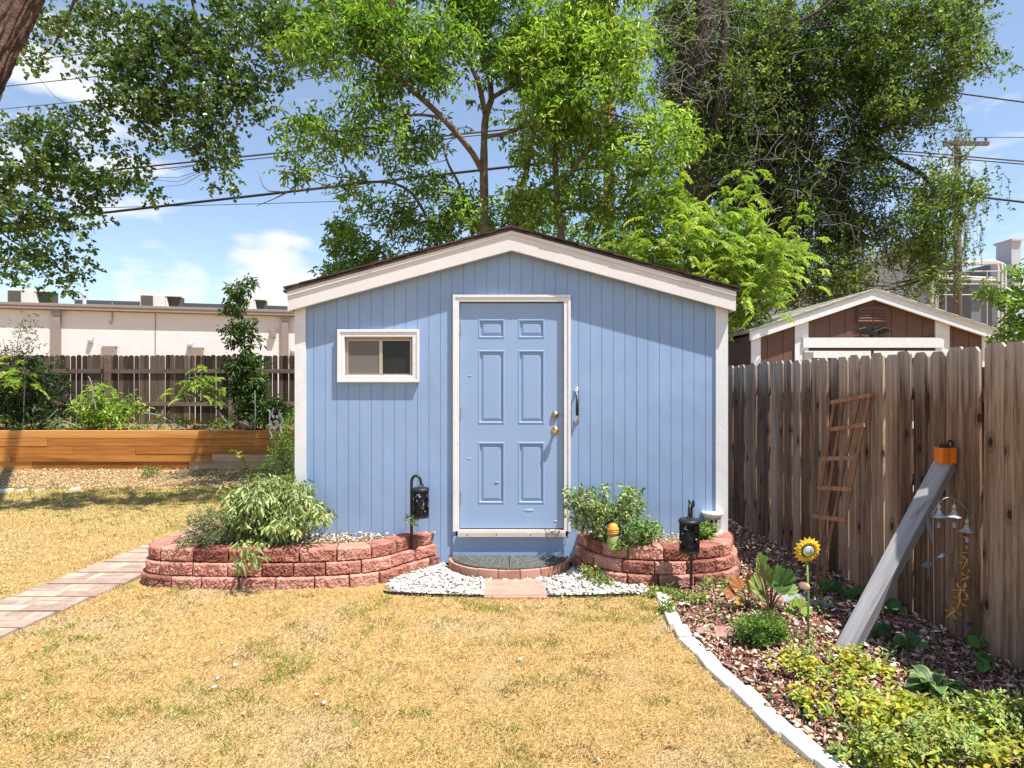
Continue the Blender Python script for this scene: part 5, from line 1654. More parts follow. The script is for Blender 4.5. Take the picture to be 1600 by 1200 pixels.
def bark_limb(bm, pts, radii, n=120):
    """trunk with deep lengthwise bark plates"""
    cr = crom([Vector(p) for p in pts], 0.025); L = len(cr)
    rr = np.interp(np.linspace(0, 1, L), np.linspace(0, 1, len(radii)), radii)
    rings = []; ref = Vector((1, 0, 0)); s_ = 0
    for i, p in enumerate(cr):
        t = (cr[min(i + 1, L - 1)] - cr[max(i - 1, 0)]).normalized(); a = (ref - t * ref.dot(t)).normalized(); ref = a; b = t.cross(a); s_ += 0.025
        ring = []
        for k in range(n):
            th = 2 * math.pi * k / n
            w = Vector((math.cos(th) * 4.2, math.sin(th) * 4.2, s_ * 2.2)); w2 = Vector((math.cos(th) * 11, math.sin(th) * 11, s_ * 9))
            h = abs(mnoise.noise(w + 0.15 * Vector((mnoise.noise(w2), mnoise.noise(w2 + Vector((5, 5, 5))), 0)))) * 3.4
            r = rr[i] * (0.84 + 0.15 * min(1, h) + 0.035 * mnoise.noise(w2)) + 0.005 * mnoise.noise(w2 * 3.1)
            ring.append(bm.verts.new(p + (a * math.cos(th) + b * math.sin(th)) * r))
        rings.append(ring)
    for i in range(L - 1):
        for k in range(n): bm.faces.new([rings[i][k], rings[i][(k + 1) % n], rings[i + 1][(k + 1) % n], rings[i + 1][k]])
    return [tuple(p) for p in cr[::5]]


GR_ASH = [(0.125, 0.225, 0.036), (0.18, 0.295, 0.05), (0.07, 0.135, 0.026), (0.25, 0.37, 0.075)]
GR_COT = [(0.07, 0.13, 0.026), (0.095, 0.16, 0.03), (0.05, 0.095, 0.022), (0.17, 0.22, 0.06)]
GR_ELM = [(0.07, 0.115, 0.03), (0.11, 0.165, 0.04), (0.038, 0.064, 0.022), (0.19, 0.26, 0.065)]
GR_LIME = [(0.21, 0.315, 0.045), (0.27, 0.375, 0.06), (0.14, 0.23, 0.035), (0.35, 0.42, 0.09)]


def foliage(name, root, clumps, per_clump, per, length, L, W, kind, cols, droop, mat='leaf', spread=0.85, flat=0.2, axdroop=0.0, up=0.5, squash=0.8):
    cs, ax, tone = [], [], []
    for c, r in clumps:
        n = max(3, int(per_clump * random.uniform(0.6, 1.3)))
        tone += [random.uniform(0.78, 1.22)] * n
        u = rdir(n) * RNG.uniform(0.25, 1.0, (n, 1)) ** 0.6
        u[:, 2] *= squash
        cs.append(c + u * r); a = unit(u + rdir(n) * 0.6); a[:, 2] -= axdroop; ax.append(unit(a))
    cs = np.concatenate(cs); ax = np.concatenate(ax)
    V, Fa, C = sprigs(cs, ax, per, length, L, W, kind, cols, droop, spread, 0.2, flat, up=up)
    C = (C * np.repeat(np.array(tone), len(C) // len(tone))[:, None]).clip(0, 1)
    return np_obj(name, V, Fa, M[mat], root, C)


# ------------------------------------------------------------------ ash behind the shed
AY = 10.4
ash = thing('ash_tree', 'forked ash tree with thin grey-brown trunk and bright green leaves right behind the shed roof', 'tree', (P(757, 600, AY).x, AY, 0))
bm = BM(); sk = []
p = lambda x, y, d=0: P(x, y, AY + d)
sk += limb(bm, [(p(757, 600).x, AY, -0.1), p(757, 365), p(756, 270), p(758, 190), p(768, 155, .1)], [0.12, 0.088, 0.08, 0.068, 0.05])
sk += limb(bm, [p(768, 155, .1), p(764, 120, .2), p(752, 90, .3), p(745, 30, .4), p(752, -60, .6), p(765, -150, .6)], [0.05, 0.045, 0.04, 0.036, 0.028, 0.018])
sk += limb(bm, [p(756, 272), p(735, 235, -.2), p(690, 183, -.5), p(634, 132, -.7), p(572, 78, -.8), p(530, 35, -.9), p(480, -40, -1)], [0.052, 0.048, 0.044, 0.038, 0.03, 0.022, 0.014])
sk += limb(bm, [p(758, 178), p(745, 122, -.2), p(713, 66, -.4), p(682, 9, -.6), p(650, -80, -.7)], [0.046, 0.04, 0.034, 0.028, 0.02])
sk += limb(bm, [p(770, 152), p(800, 135, .2), p(850, 110, .4), p(910, 60, .4), p(960, 0, .3)], [0.04, 0.035, 0.03, 0.022, 0.014])
sk += limb(bm, [p(757, 215), p(800, 205, -.3), p(860, 180, -.5), p(930, 175, -.5), p(1000, 190, -.4)], [0.03, 0.028, 0.025, 0.02, 0.012])
sk += limb(bm, [p(690, 183, -.5), p(640, 180, -.8), p(590, 200, -1), p(520, 205, -1.2)], [0.024, 0.02, 0.016, 0.01])
pass
E = [(600, 55, 120, 60, AY - .6, .9), (490, 60, 55, 50, AY - .9, .9), (520, 205, 65, 28, AY - 1.1, .8), (470, 200, 45, 35, AY - 1.2, .7), (452, 262, 22, 28, AY - 1.3, .9),
     (600, 190, 60, 40, AY - .8, .8), (575, 130, 55, 40, AY - .8, .9), (680, 60, 60, 60, AY - .4, .9), (695, 215, 45, 50, AY - .4, .8), (720, 320, 55, 40, AY, .8),
     (770, 60, 70, 65, AY + .2, .9), (780, 135, 45, 40, AY + .2, .7), (820, 90, 40, 60, AY + .1, .8), (700, 130, 50, 45, AY - .3, .5), (640, 95, 60, 40, AY - .4, .9), (560, 20, 100, 40, AY - .7, 1.1), (660, -30, 180, 40, AY, .6), (700, 20, 80, 40, AY, .8)]
cl = clump_points(E, 1.9, 24, 1.0)
twigs_to(bm, sk, cl, 0.010, 2.4, 2); obj('trunk', bm, M['barkgrey'], ash, smooth=True)
foliage('crown', ash, cl, 26, 6, 0.20, 0.115, 0.040, 'ash', GR_ASH, 0.35, 'leafgloss', up=0.75)

# the brighter tree just right of it
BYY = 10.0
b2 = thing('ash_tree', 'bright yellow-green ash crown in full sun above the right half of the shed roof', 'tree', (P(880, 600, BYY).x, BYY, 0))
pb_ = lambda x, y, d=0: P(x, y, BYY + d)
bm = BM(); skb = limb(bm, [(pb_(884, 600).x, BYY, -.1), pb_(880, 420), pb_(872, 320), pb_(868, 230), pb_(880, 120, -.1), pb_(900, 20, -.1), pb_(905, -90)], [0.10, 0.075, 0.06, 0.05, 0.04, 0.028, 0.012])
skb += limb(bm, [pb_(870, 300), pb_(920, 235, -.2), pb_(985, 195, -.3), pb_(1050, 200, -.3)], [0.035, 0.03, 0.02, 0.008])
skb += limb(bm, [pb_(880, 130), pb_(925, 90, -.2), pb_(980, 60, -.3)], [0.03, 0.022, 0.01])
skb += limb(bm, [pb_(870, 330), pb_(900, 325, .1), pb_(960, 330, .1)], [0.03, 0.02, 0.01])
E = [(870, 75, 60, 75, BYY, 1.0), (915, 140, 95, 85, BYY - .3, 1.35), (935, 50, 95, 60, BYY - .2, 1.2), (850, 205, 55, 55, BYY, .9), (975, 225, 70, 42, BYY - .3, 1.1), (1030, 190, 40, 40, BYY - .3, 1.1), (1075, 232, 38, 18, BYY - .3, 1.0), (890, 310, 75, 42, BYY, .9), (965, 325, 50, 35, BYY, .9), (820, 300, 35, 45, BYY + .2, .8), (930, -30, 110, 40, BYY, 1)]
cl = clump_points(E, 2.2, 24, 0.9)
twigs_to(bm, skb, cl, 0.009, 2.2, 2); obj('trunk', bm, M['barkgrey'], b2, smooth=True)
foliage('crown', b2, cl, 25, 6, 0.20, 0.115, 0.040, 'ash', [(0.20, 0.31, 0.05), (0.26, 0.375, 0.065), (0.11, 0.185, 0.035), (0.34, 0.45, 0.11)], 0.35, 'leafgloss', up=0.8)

# second, lower ash with leaning stems, partly bare
a2 = thing('ash_tree', 'low leaning tree with bare twigs and dark leaves over the left shed roof slope', 'tree', (P(700, 600, AY + 1).x, AY + 1.0, 0))
q = lambda x, y, d=0: P(x, y, AY + 1.0 + d)
bm = BM(); sk2 = []
sk2 += limb(bm, [(q(700, 600).x, AY + 1, -0.1), q(695, 420), q(681, 372), q(653, 315, -.2), q(625, 290, -.3), q(575, 284, -.5), q(520, 292, -.7), q(440, 300, -.9)], [0.075, 0.06, 0.055, 0.045, 0.034, 0.024, 0.016, 0.006])
sk2 += limb(bm, [q(700, 600), q(738, 420), q(733, 340), q(718, 290), q(700, 255), q(690, 220)], [0.06, 0.05, 0.045, 0.035, 0.025, 0.015])
for pts in ([(650, 315), (625, 318), (598, 322), (575, 360)], [(598, 322), (585, 340), (577, 352)], [(632, 318), (626, 345), (620, 370)], [(520, 292), (495, 285), (470, 265)], [(575, 284), (560, 262), (540, 245), (505, 232)],
            [(575, 284), (545, 278), (515, 275), (490, 262), (480, 250)], [(560, 287), (530, 300), (505, 305)], [(440, 300), (415, 296), (403, 268)], [(450, 300), (425, 312), (400, 322)], [(505, 293), (470, 298), (440, 290)], [(620, 288), (600, 262), (590, 245)],
            [(655, 318), (640, 340), (628, 380)]):
    limb(bm, [q(x, y, -.5 + random.uniform(-.1, .1)) for x, y in pts], [0.014, 0.009, 0.004], 6)
pass
E = [(560, 300, 50, 22, AY + .5, .9), (530, 265, 35, 18, AY + .4, .6), (660, 335, 70, 35, AY + 1, 1.1), (720, 345, 60, 30, AY + 1.1, 1.0), (650, 280, 50, 25, AY + .8, .8), (700, 380, 70, 25, AY + 1.2, 1.2), (690, 300, 50, 30, AY + 1, .8), (620, 255, 30, 18, AY + .6, .6)]
cl = clump_points(E, 2.0, 22, 0.8)
twigs_to(bm, sk2, cl, 0.008, 1.6, 2); obj('trunk', bm, M['barkgrey'], a2, smooth=True)
foliage('crown', a2, cl, 20, 6, 0.18, 0.105, 0.042, 'ash', GR_ASH, 0.35, 'leafgloss')

# background maple-like thicket behind the ridge (dark)
a3 = thing('tree', 'dark leafy tree with thin dark stems behind the right roof slope of the blue shed', 'tree', (P(830, 600, AY + 2).x, AY + 2.2, 0))
q3 = lambda x, y, d=0: P(x, y, AY + 2.2 + d)
bm = BM(); sk3 = limb(bm, [(q3(806, 600).x, AY + 2.2, -.1), q3(810, 345), q3(822, 270), q3(832, 215), q3(850, 120), q3(860, 20)], [0.12, 0.09, 0.075, 0.06, 0.045, 0.02])
sk3 += limb(bm, [q3(815, 320), q3(870, 280), q3(930, 260), q3(980, 290)], [0.05, 0.04, 0.03, 0.015])
pass
E = [(840, 340, 90, 45, AY + 2.2, 1.1), (930, 370, 80, 40, AY + 2, 1.1), (1000, 400, 60, 40, AY + 2, 1.1), (900, 270, 80, 50, AY + 2.4, .8), (830, 190, 60, 60, AY + 2.4, .7), (1010, 300, 50, 50, AY + 2.3, .9), (870, 140, 70, 70, AY + 2.6, .6), (980, 130, 50, 60, AY + 2.6, .6), (900, 40, 100, 50, AY + 2.6, .6)]
cl = clump_points(E, 1.8, 28, 0.9)
twigs_to(bm, sk3, cl, 0.01, 2.4, 2); obj('trunk', bm, M['barkelm'], a3, smooth=True)
foliage('crown', a3, cl, 24, 6, 0.2, 0.13, 0.06, 'ash', GR_ASH[:3], 0.3)

# round bush tree left behind the shed
a4 = thing('ash_sapling', 'rounded young ash crown peeking over the left eave of the blue shed', 'tree', (P(550, 600, 10.6).x, 10.6, 0))
q4 = lambda x, y: P(x, y, 10.6)
bm = BM(); s4 = limb(bm, [(q4(556, 600).x, 10.6, -.1), q4(556, 470), q4(548, 400), q4(550, 355)], [0.05, 0.04, 0.025, 0.01]); s4 += limb(bm, [q4(556, 480), q4(580, 420), q4(600, 380)], [0.03, 0.02, 0.01]); pass
cl = clump_points([(545, 388, 32, 40, 10.6, 1.6), (555, 425, 45, 30, 10.6, 1.5), (595, 400, 28, 25, 10.8, .9), (535, 360, 15, 14, 10.6, 1.2)], 2.2, 18, 0.5)
twigs_to(bm, s4, cl, 0.007, 1.2, 2); obj('trunk', bm, M['barkgrey'], a4, smooth=True)
foliage('crown', a4, cl, 18, 6, 0.15, 0.10, 0.04, 'ash', GR_ASH[:2] + [(0.17, 0.25, 0.05)], 0.3, 'leafgloss')

# ------------------------------------------------------------------ bright compound-leaved tree (arching fronds)
def frond_tree(root, tips, base_pts, nleaf, L, W, cols, flen, mat='leaf'):
    """arching stems with feather-like fronds of paired leaflets"""
    P_, A_, N_, C_ = [], [], [], []
    bm = BM()
    cols = np.array(cols)
    for tip, s in tips:
        tip = Vector(tip)
        for _ in range(s):
            o = tip + Vector((random.gauss(0, 0.16), random.gauss(0, 0.25), random.gauss(0, 0.13)))
            az = random.uniform(0, 6.283); el = random.uniform(-0.1, 0.7)
            d = Vector((math.cos(az) * math.cos(el), math.sin(az) * math.cos(el), math.sin(el)))
            ln = flen * random.uniform(0.6, 1.15); pts = []
            v = d.copy(); pos = o.copy(); m = 9
            col = cols[random.randrange(len(cols))] * random.uniform(0.85, 1.15)
            for k in range(m + 1):
                pts.append(pos.copy()); pos = pos + v * (ln / m); v = (v + Vector((0, 0, -0.16))).normalized()
            tube(bm, pts[::3], [0.004, 0.003, 0.002, 0.001], 4, cap=False)
            side = v.cross(Vector((0, 0, 1)))
            if side.length < 0.1: side = Vector((1, 0, 0))
            side.normalize()
            for k in range(2, m + 1):
                t = (pts[k] - pts[k - 1]).normalized()
                for sg in (-1, 1):
                    P_.append(pts[k]); dd = side * sg + t * 0.55 + Vector((0, 0, -0.25 + random.gauss(0, 0.12))); A_.append(dd); N_.append(Vector((0, 0, 1)) + Vector((random.gauss(0, .25), random.gauss(0, .25), 0)))
                    C_.append(col * random.uniform(0.85, 1.15))
    n = len(P_)
    V, Fa, k = leaf_mesh(np.array(P_), np.array(A_), np.array(N_), L * RNG.uniform(0.7, 1.1, n), W * RNG.uniform(0.7, 1.1, n), 'ash')
    np_obj('crown', V, Fa, M[mat], root, np.repeat(np.array(C_), k, 0).clip(0, 1))
    obj('twigs', bm, M['stem'], root)['kind'] = 'stuff'


HY_ = 9.6
ht = thing('sumac_tree', 'bright lime-green feathery-leaved tree between the blue shed and the brown shed', 'tree', (P(1105, 600, HY_).x, HY_, 0))
h = lambda x, y, d=0: P(x, y, HY_ + d)
bm = BM()
for pts in ([(1110, 600), (1108, 480), (1090, 400), (1060, 340), (1040, 300)], [(1110, 600), (1120, 480), (1140, 420), (1180, 395)], [(1108, 500), (1130, 400), (1150, 330), (1165, 305)], [(1112, 520), (1150, 470), (1190, 440)], [(1105, 500), (1040, 420), (1000, 385)]):
    limb(bm, [h(x, y) if y < 600 else Vector((h(x, y).x, HY_, -0.1)) for x, y in pts], [0.045, 0.03, 0.018, 0.008], 8)
obj('trunk', bm, M['barkgrey'], ht, smooth=True)
tips = []
for px, py, rx, ry, n in ((1060, 335, 55, 30, 16), (1110, 380, 95, 40, 42), (1175, 405, 60, 45, 28), (1060, 410, 70, 40, 24), (1150, 462, 45, 30, 20), (1000, 385, 45, 30, 14), (1160, 305, 22, 18, 5), (1200, 430, 40, 35, 14), (1140, 500, 25, 25, 8), (1100, 450, 50, 40, 18), (1215, 390, 30, 25, 6), (1010, 345, 30, 20, 6), (1040, 300, 25, 15, 5)):
    for _ in range(n):
        tips.append((h(px + random.gauss(0, rx * .55), py + random.gauss(0, ry * .55), random.uniform(-.7, .7)), 6))
frond_tree(ht, tips, None, 16, 0.088, 0.034, GR_LIME, 0.34, 'leaf')

# ------------------------------------------------------------------ the big elm
EYD = 15.5
elm = thing('elm_tree', 'huge elm with dark furrowed trunks and grey dead twigs, its crown drooping at the right', 'tree', (P(1150, 600, EYD).x, EYD, 0))
e = lambda x, y, d=0: P(x, y, EYD + d)
bm = BM(); se = []
se += limb(bm, [(e(1140, 600).x, EYD, -.2), e(1120, 480), e(1092, 380), e(1086, 280), e(1088, 160), e(1098, 40), e(1110, -80)], [0.55, 0.46, 0.36, 0.33, 0.32, 0.26, 0.15], 14, 0.1)
se += limb(bm, [(e(1150, 600).x, EYD, -.2), e(1170, 480), e(1182, 380, .3), e(1196, 280, .4), (e(1212, 180, .4)), e(1228, 60, .4), e(1245, -60, .5)], [0.4, 0.34, 0.24, 0.22, 0.2, 0.15, 0.1], 12, 0.08)
se += limb(bm, [e(1100, 260), e(1125, 165, -.5), e(1130, 90, -.6), e(1128, -20, -.7)], [0.16, 0.14, 0.11, 0.07], 10, 0.06)
se += limb(bm, [e(1196, 280, .4), e(1255, 180, .2), e(1320, 120, 0), e(1385, 60, -.3), e(1450, 10, -.5)], [0.15, 0.13, 0.1, 0.07, 0.04], 9, 0.08)
se += limb(bm, [e(1182, 390, .3), e(1265, 300, 0), e(1340, 225, -.3), e(1410, 185, -.6), e(1490, 110, -.9), e(1540, 95, -1)], [0.17, 0.14, 0.11, 0.08, 0.05, 0.02], 9, 0.08)
se += limb(bm, [e(1340, 225, -.3), e(1400, 250, -.8), e(1455, 290, -1.2), e(1475, 360, -1.4), e(1460, 430, -1.4)], [0.08, 0.06, 0.045, 0.03, 0.012], 8, 0.06)
se += limb(bm, [e(1190, 330, .3), e(1225, 300), e(1300, 290, -.5), e(1330, 350, -.8), e(1335, 410, -1)], [0.08, 0.07, 0.05, 0.03, 0.014], 8, 0.05)
se += limb(bm, [e(1060, 130, 1), e(1190, 60, -1), e(1290, 10, -1.2), e(1350, -60, -1.3)], [0.05, 0.045, 0.04, 0.03], 8)
pass
E = [(1250, 60, 90, 75, EYD, .9), (1350, 75, 105, 85, EYD - .3, 1.1), (1450, 85, 80, 75, EYD - .6, 1.1), (1515, 70, 40, 40, EYD - .9, .8), (1545, 98, 25, 14, EYD - 1, .9), (1300, 165, 110, 55, EYD, .9), (1415, 170, 75, 55, EYD - .6, 1.0),
     (1380, 245, 65, 55, EYD - .6, .9), (1460, 290, 45, 45, EYD - 1.1, .8), (1510, 300, 28, 40, EYD - 1.2, .9), (1440, 350, 32, 60, EYD - 1.3, 1.0), (1452, 425, 20, 40, EYD - 1.3, 1.3), (1395, 370, 22, 40, EYD - 1, .7), (1200, 200, 80, 75, EYD + .9, 1.0), (1265, 280, 75, 70, EYD + .4, 1.0),
     (1150, 280, 70, 70, EYD + 1.2, 1.1), (1300, 345, 75, 60, EYD, 1.1), (1250, 400, 75, 50, EYD + .4, .9), (1110, 170, 65, 100, EYD + 1.2, 1.9), (1330, 410, 50, 35, EYD - .8, .9), (1190, 350, 60, 60, EYD + 1, 1.1), (1400, 15, 120, 40, EYD - .4, 1.1), (1500, 20, 55, 40, EYD - .7, 1.0), (1110, 40, 85, 75, EYD + 1.2, 1.9), (1060, 90, 40, 100, EYD + 1.5, 1.6), (1165, 130, 50, 90, EYD - .4, .9), (1120, 250, 60, 60, EYD + .2, 1.2), (1190, 70, 60, 80, EYD + 1, 1.5), (1060, 330, 70, 60, EYD + 1.8, 1.0), (1290, 240, 60, 60, EYD + .8, 1.0), (1350, 330, 55, 60, EYD + .5, .9), (1180, 430, 90, 50, EYD + 1.5, 1.2),
     (1330, 130, 70, 50, EYD, .8), (1490, 225, 25, 20, EYD - 1, .7), (1230, 450, 80, 35, EYD + .8, 1.2), (1210, 130, 60, 60, EYD + 1, .9), (1290, 460, 60, 30, EYD + .3, 1.0)]
cl = clump_points(E, 3.4, 22, 1.6)
twigs_to(bm, se, cl, 0.014, 4.0, 1); obj('trunk', bm, M['barkelm'], elm, smooth=True)
foliage('crown', elm, cl, 26, 6, 0.32, 0.105, 0.056, 'simple', GR_ELM, 0.3, axdroop=0.45, up=0.6)
# weeping sprays
P_, A_ = [], []
bm = BM()
for px, py, n, ln, dd in ((1445, 300, 46, 1.7, -1.3), (1475, 360, 20, 1.3, -1.3), (1510, 270, 18, 1.3, -1.2), (1400, 330, 16, 1.5, -1), (1455, 385, 26, 1.1, -1.4), (1330, 330, 16, 1.3, -.8), (1370, 270, 18, 1.3, -.7), (1290, 300, 14, 1.2, -.3), (1485, 170, 10, 1.2, -.9), (1500, 320, 34, 1.6, 4), (1497, 370, 24, 1.2, 4), (1240, 300, 30, 1.6, -.6), (1310, 360, 26, 1.4, -.8)):
    for _ in range(n):
        o = e(px + random.gauss(0, 22), py + random.gauss(0, 22), dd + random.gauss(0, .4)); sw = Vector((random.gauss(0, .12), random.gauss(0, .12), -1))
        pts = [o + sw * (ln * random.uniform(0.6, 1.1) * k / 5) + Vector((random.gauss(0, .03), random.gauss(0, .03), 0)) for k in range(6)]
        tube(bm, pts, [0.006, 0.005, 0.004, 0.003, 0.002, 0.0015], 3, cap=False)
        for k in range(26):
            t = random.uniform(0, 4.99); i = int(t); P_.append(pts[i].lerp(pts[i + 1], t - i)); A_.append(Vector((random.gauss(0, 1), random.gauss(0, 1), -0.7)))
n = len(P_)
V, Fa, k = leaf_mesh(np.array(P_), np.array(A_), rdir(n), 0.085 * RNG.uniform(.7, 1.1, n), 0.042 * RNG.uniform(.7, 1.1, n), 'simple')
cc = np.array(GR_ELM)[RNG.integers(0, 4, n)] * RNG.normal(1, .18, (n, 1)).clip(.5, 1.5)
np_obj('weeping_sprays', V, Fa, M['leaf'], elm, np.repeat(cc, k, 0))
obj('weeping_twigs', bm, M['barkelm'], elm)['kind'] = 'stuff'
# fine brown twigs filling the crown
bm = BM()
for px, py, sx, sy, n in ((1110, 100, 50, 90, 160), (1200, 200, 60, 90, 160), (1260, 300, 60, 70, 160), (1310, 350, 50, 60, 140), (1140, 300, 50, 70, 100), (1340, 200, 60, 60, 60)):
    for _ in range(n):
        o = Vector(min(se, key=lambda q_: (Vector(q_) - e(px + random.gauss(0, sx), py + random.gauss(0, sy), .3)).length_squared)); v = Vector(rdir(1)[0]); pts = [o]
        for k in range(7):
            v = (v + Vector(rdir(1)[0]) * 0.5 + Vector((0, 0, -0.14))).normalized(); pts.append(pts[-1] + v * random.uniform(0.12, 0.3))
        tube(bm, pts, [0.014, 0.012, 0.01, 0.008, 0.007, 0.006, 0.005, 0.003], 4, cap=False)
obj('fine_twigs', bm, M['barkelm'], elm)['kind'] = 'stuff'
# grey dead twigs
for px, py, sx, sy, n in ((1075, 60, 30, 60, 40), (1130, 110, 45, 60, 60), (1140, 30, 60, 30, 50), (1180, 170, 45, 50, 40), (1240, 290, 50, 45, 35), (1300, 330, 60, 50, 45), (1275, 250, 45, 35, 20), (1360, 380, 40, 30, 20), (1060, 160, 20, 50, 20), (1210, 230, 40, 60, 20), (1300, 400, 60, 30, 20)):
    bm = BM()
    for _ in range(n):
        o = e(px + random.gauss(0, sx), py + random.gauss(0, sy), random.uniform(-1.6, -.2)); v = Vector(rdir(1)[0]); pts = [o]
        for k in range(6):
            v = (v + Vector(rdir(1)[0]) * 0.55 + Vector((0, 0, -0.12))).normalized(); pts.append(pts[-1] + v * random.uniform(0.08, 0.2))
        tube(bm, pts, [0.0075, 0.007, 0.006, 0.005, 0.0045, 0.004, 0.003], 4, cap=False)
    obj('dead_twigs', bm, M['twig'], elm)['kind'] = 'stuff'

# ------------------------------------------------------------------ cottonwood overhanging at top left
CY = 15.4
tb = thing('cottonwood_tree', 'leaning red-brown cottonwood trunk at the top left corner with heart-shaped leaves overhanging the yard', 'tree', (-5.6, 4.2, 0))
bm = BM(); sc_ = []
t0 = P(18, 60, 5.2)
sc_ += bark_limb(bm, [(-5.55, 4.2, -.2), (-5.2, 4.5, 2.0), P(-82, 190, 5.0), P(-36, 105, 5.15), P(14, 5, 5.3), P(56, -80, 5.5), P(150, -260, 6.2)], [0.42, 0.33, 0.25, 0.215, 0.2, 0.2, 0.16])
cb = lambda x, y, d=0: P(x, y, CY + d)
sc_ += limb(bm, [P(150, -260, 6.2), cb(200, -220, -3), cb(260, -130, -1), cb(300, 0), cb(310, 90, .3), cb(318, 190, .3), cb(335, 260, .4)], [0.14, 0.12, 0.09, 0.06, 0.04, 0.025, 0.012], 10)
sc_ += limb(bm, [cb(260, -130, -1), cb(340, -60, -.4), cb(420, 20, 0), cb(450, 90, 0)], [0.07, 0.05, 0.035, 0.015], 8)
sc_ += limb(bm, [cb(200, -220, -3), cb(140, -60, -1), cb(90, 60, -.4), cb(60, 90, 0)], [0.08, 0.06, 0.035, 0.015], 8)
sc_ += limb(bm, [P(150, -260, 6.2), cb(-150, -100, -2.5), cb(-60, 150, -.6), cb(30, 260, -.2), cb(80, 220, 0), cb(128, 180, .2), cb(160, 170, .3)], [0.12, 0.1, 0.07, 0.045, 0.03, 0.02, 0.01], 9)
sc_ += limb(bm, [cb(-60, 150, -.6), cb(-20, 330, -.2), cb(40, 390, 0), cb(95, 420, .1)], [0.05, 0.035, 0.02, 0.01], 8)
pass
E = [(110, 55, 75, 55, CY, .9), (60, 90, 30, 25, CY - .2, .8), (330, 45, 165, 70, CY, 1.25), (330, 140, 105, 65, CY, 1.15), (235, 90, 50, 70, CY, .8), (300, 205, 70, 50, CY, .95), (340, 240, 38, 35, CY, .8), (350, 280, 15, 18, CY, 1.2), (440, 35, 75, 45, CY + .1, .9), (425, 105, 38, 35, CY, .75), (395, 150, 35, 30, CY, .8),
     (55, 235, 85, 50, CY - .2, 1.1), (125, 195, 80, 32, CY, .6), (65, 300, 100, 45, CY - .2, 1.2), (170, 265, 45, 45, CY, .95), (55, 360, 70, 40, CY - .2, 1.1), (105, 415, 35, 38, CY, .8), (25, 415, 35, 40, CY - .4, 1.0), (212, 262, 14, 25, CY, 1.1), (238, 302, 6, 6, CY, 1.8), (90, 450, 20, 12, CY, .9), (200, 150, 30, 25, CY, .4), (130, 330, 30, 20, CY, .8), (225, 210, 40, 40, CY, .5), (185, 95, 50, 60, CY, .8), (180, 30, 60, 40, CY, 1.0), (195, 160, 45, 35, CY, .7), (240, 170, 40, 40, CY, .7), (-60, 260, 60, 120, CY - .3, .8)]
cl = clump_points(E, 2.3, 21, 0.9)
# the limb overhead, above the frame, that throws the dappled shade on the back lawn
sc_ += limb(bm, [P(150, -260, 6.2), (-3.7, 6.5, 7.5), (-2.9, 6.8, 7.6), (-2.0, 7.1, 7.5)], [0.1, 0.07, 0.04, 0.015], 8)
for cx_, cy_, n_ in ((-3.9, 6.75, 5), (-3.2, 6.85, 7), (-2.4, 7.0, 8), (-1.7, 7.15, 6), (-2.0, 7.6, 6), (-1.2, 7.8, 5), (-3.2, 7.4, 3)):
    cl += [(np.array((cx_ + random.gauss(0, .3), cy_ + random.gauss(0, .13), 7.2 + random.gauss(0, .2))), .3) for _ in range(n_)]
twigs_to(bm, sc_, cl, 0.008, 2.4, 2); obj('trunk', bm, M['barkred'], tb, smooth=True)
foliage('crown', tb, cl, 16, 6, 0.24, 0.100, 0.092, 'heart', GR_COT, 0.55, 'leafgloss', axdroop=0.5, up=0.15, spread=0.9)

# small tree by the right frame edge beyond the fence
ry_ = 7.6
rt = thing('pear_tree', 'small leafy tree with rounded glossy leaves at the right frame edge behind the fence', 'tree', (P(1640, 600, ry_).x, ry_, 0))
bm = BM(); r_ = lambda x, y: P(x, y, ry_)
s5 = limb(bm, [(r_(1640, 600).x, ry_, -.1), r_(1650, 520), r_(1655, 450), r_(1650, 380)], [0.06, 0.05, 0.03, 0.012])
s5 += limb(bm, [r_(1650, 520), r_(1600, 475), r_(1550, 460), r_(1535, 455)], [0.03, 0.02, 0.01, 0.005]); s5 += limb(bm, [r_(1648, 540), r_(1600, 520), r_(1565, 500)], [0.03, 0.018, 0.006])
pass
cl = clump_points([(1590, 465, 40, 10, ry_, 2.2), (1545, 458, 16, 8, ry_, 2.5), (1600, 500, 32, 16, ry_, 2.2), (1588, 430, 20, 8, ry_, 2), (1580, 530, 30, 12, ry_, 2.2), (1650, 470, 50, 80, ry_, 1)], 2.2, 13, 0.4)
twigs_to(bm, s5, cl, 0.005, 1.0, 2); obj('trunk', bm, M['barkgrey'], rt, smooth=True)
foliage('crown', rt, cl, 8, 5, 0.09, 0.062, 0.045, 'ash', GR_ASH[:2] + [(0.17, 0.25, 0.05)], 0.3, 'leafgloss')


# =================================================================== bushes and small plants
def bush(name, lab, cat, base, stems, ells, Y, n, per, length, L, W, kind, cols, droop=0.3, sub=14, depth=0.3, dens=2.2, mat='lowleaf', stemm='stem', r0=0.005, axdroop=0.0, group=None, up=0.5, sr=0.006):
    o = thing(name, lab, cat, base, group)
    bm = BM(); sk = []
    for pts in stems:
        sk += limb(bm, [Vector(p) for p in pts], [sr, sr * 0.75, sr * 0.4], 6)
    cl = clump_points(ells, dens, sub, depth)
    if sk: twigs_to(bm, sk, cl, r0 * 0.6, 2.0, 1)
    if len(bm.verts): obj('stems', bm, M[stemm], o)
    else: bm.free()
    foliage('leaves', o, cl, n, per, length, L, W, kind, cols, droop, mat, axdroop=axdroop, up=up)
    return o


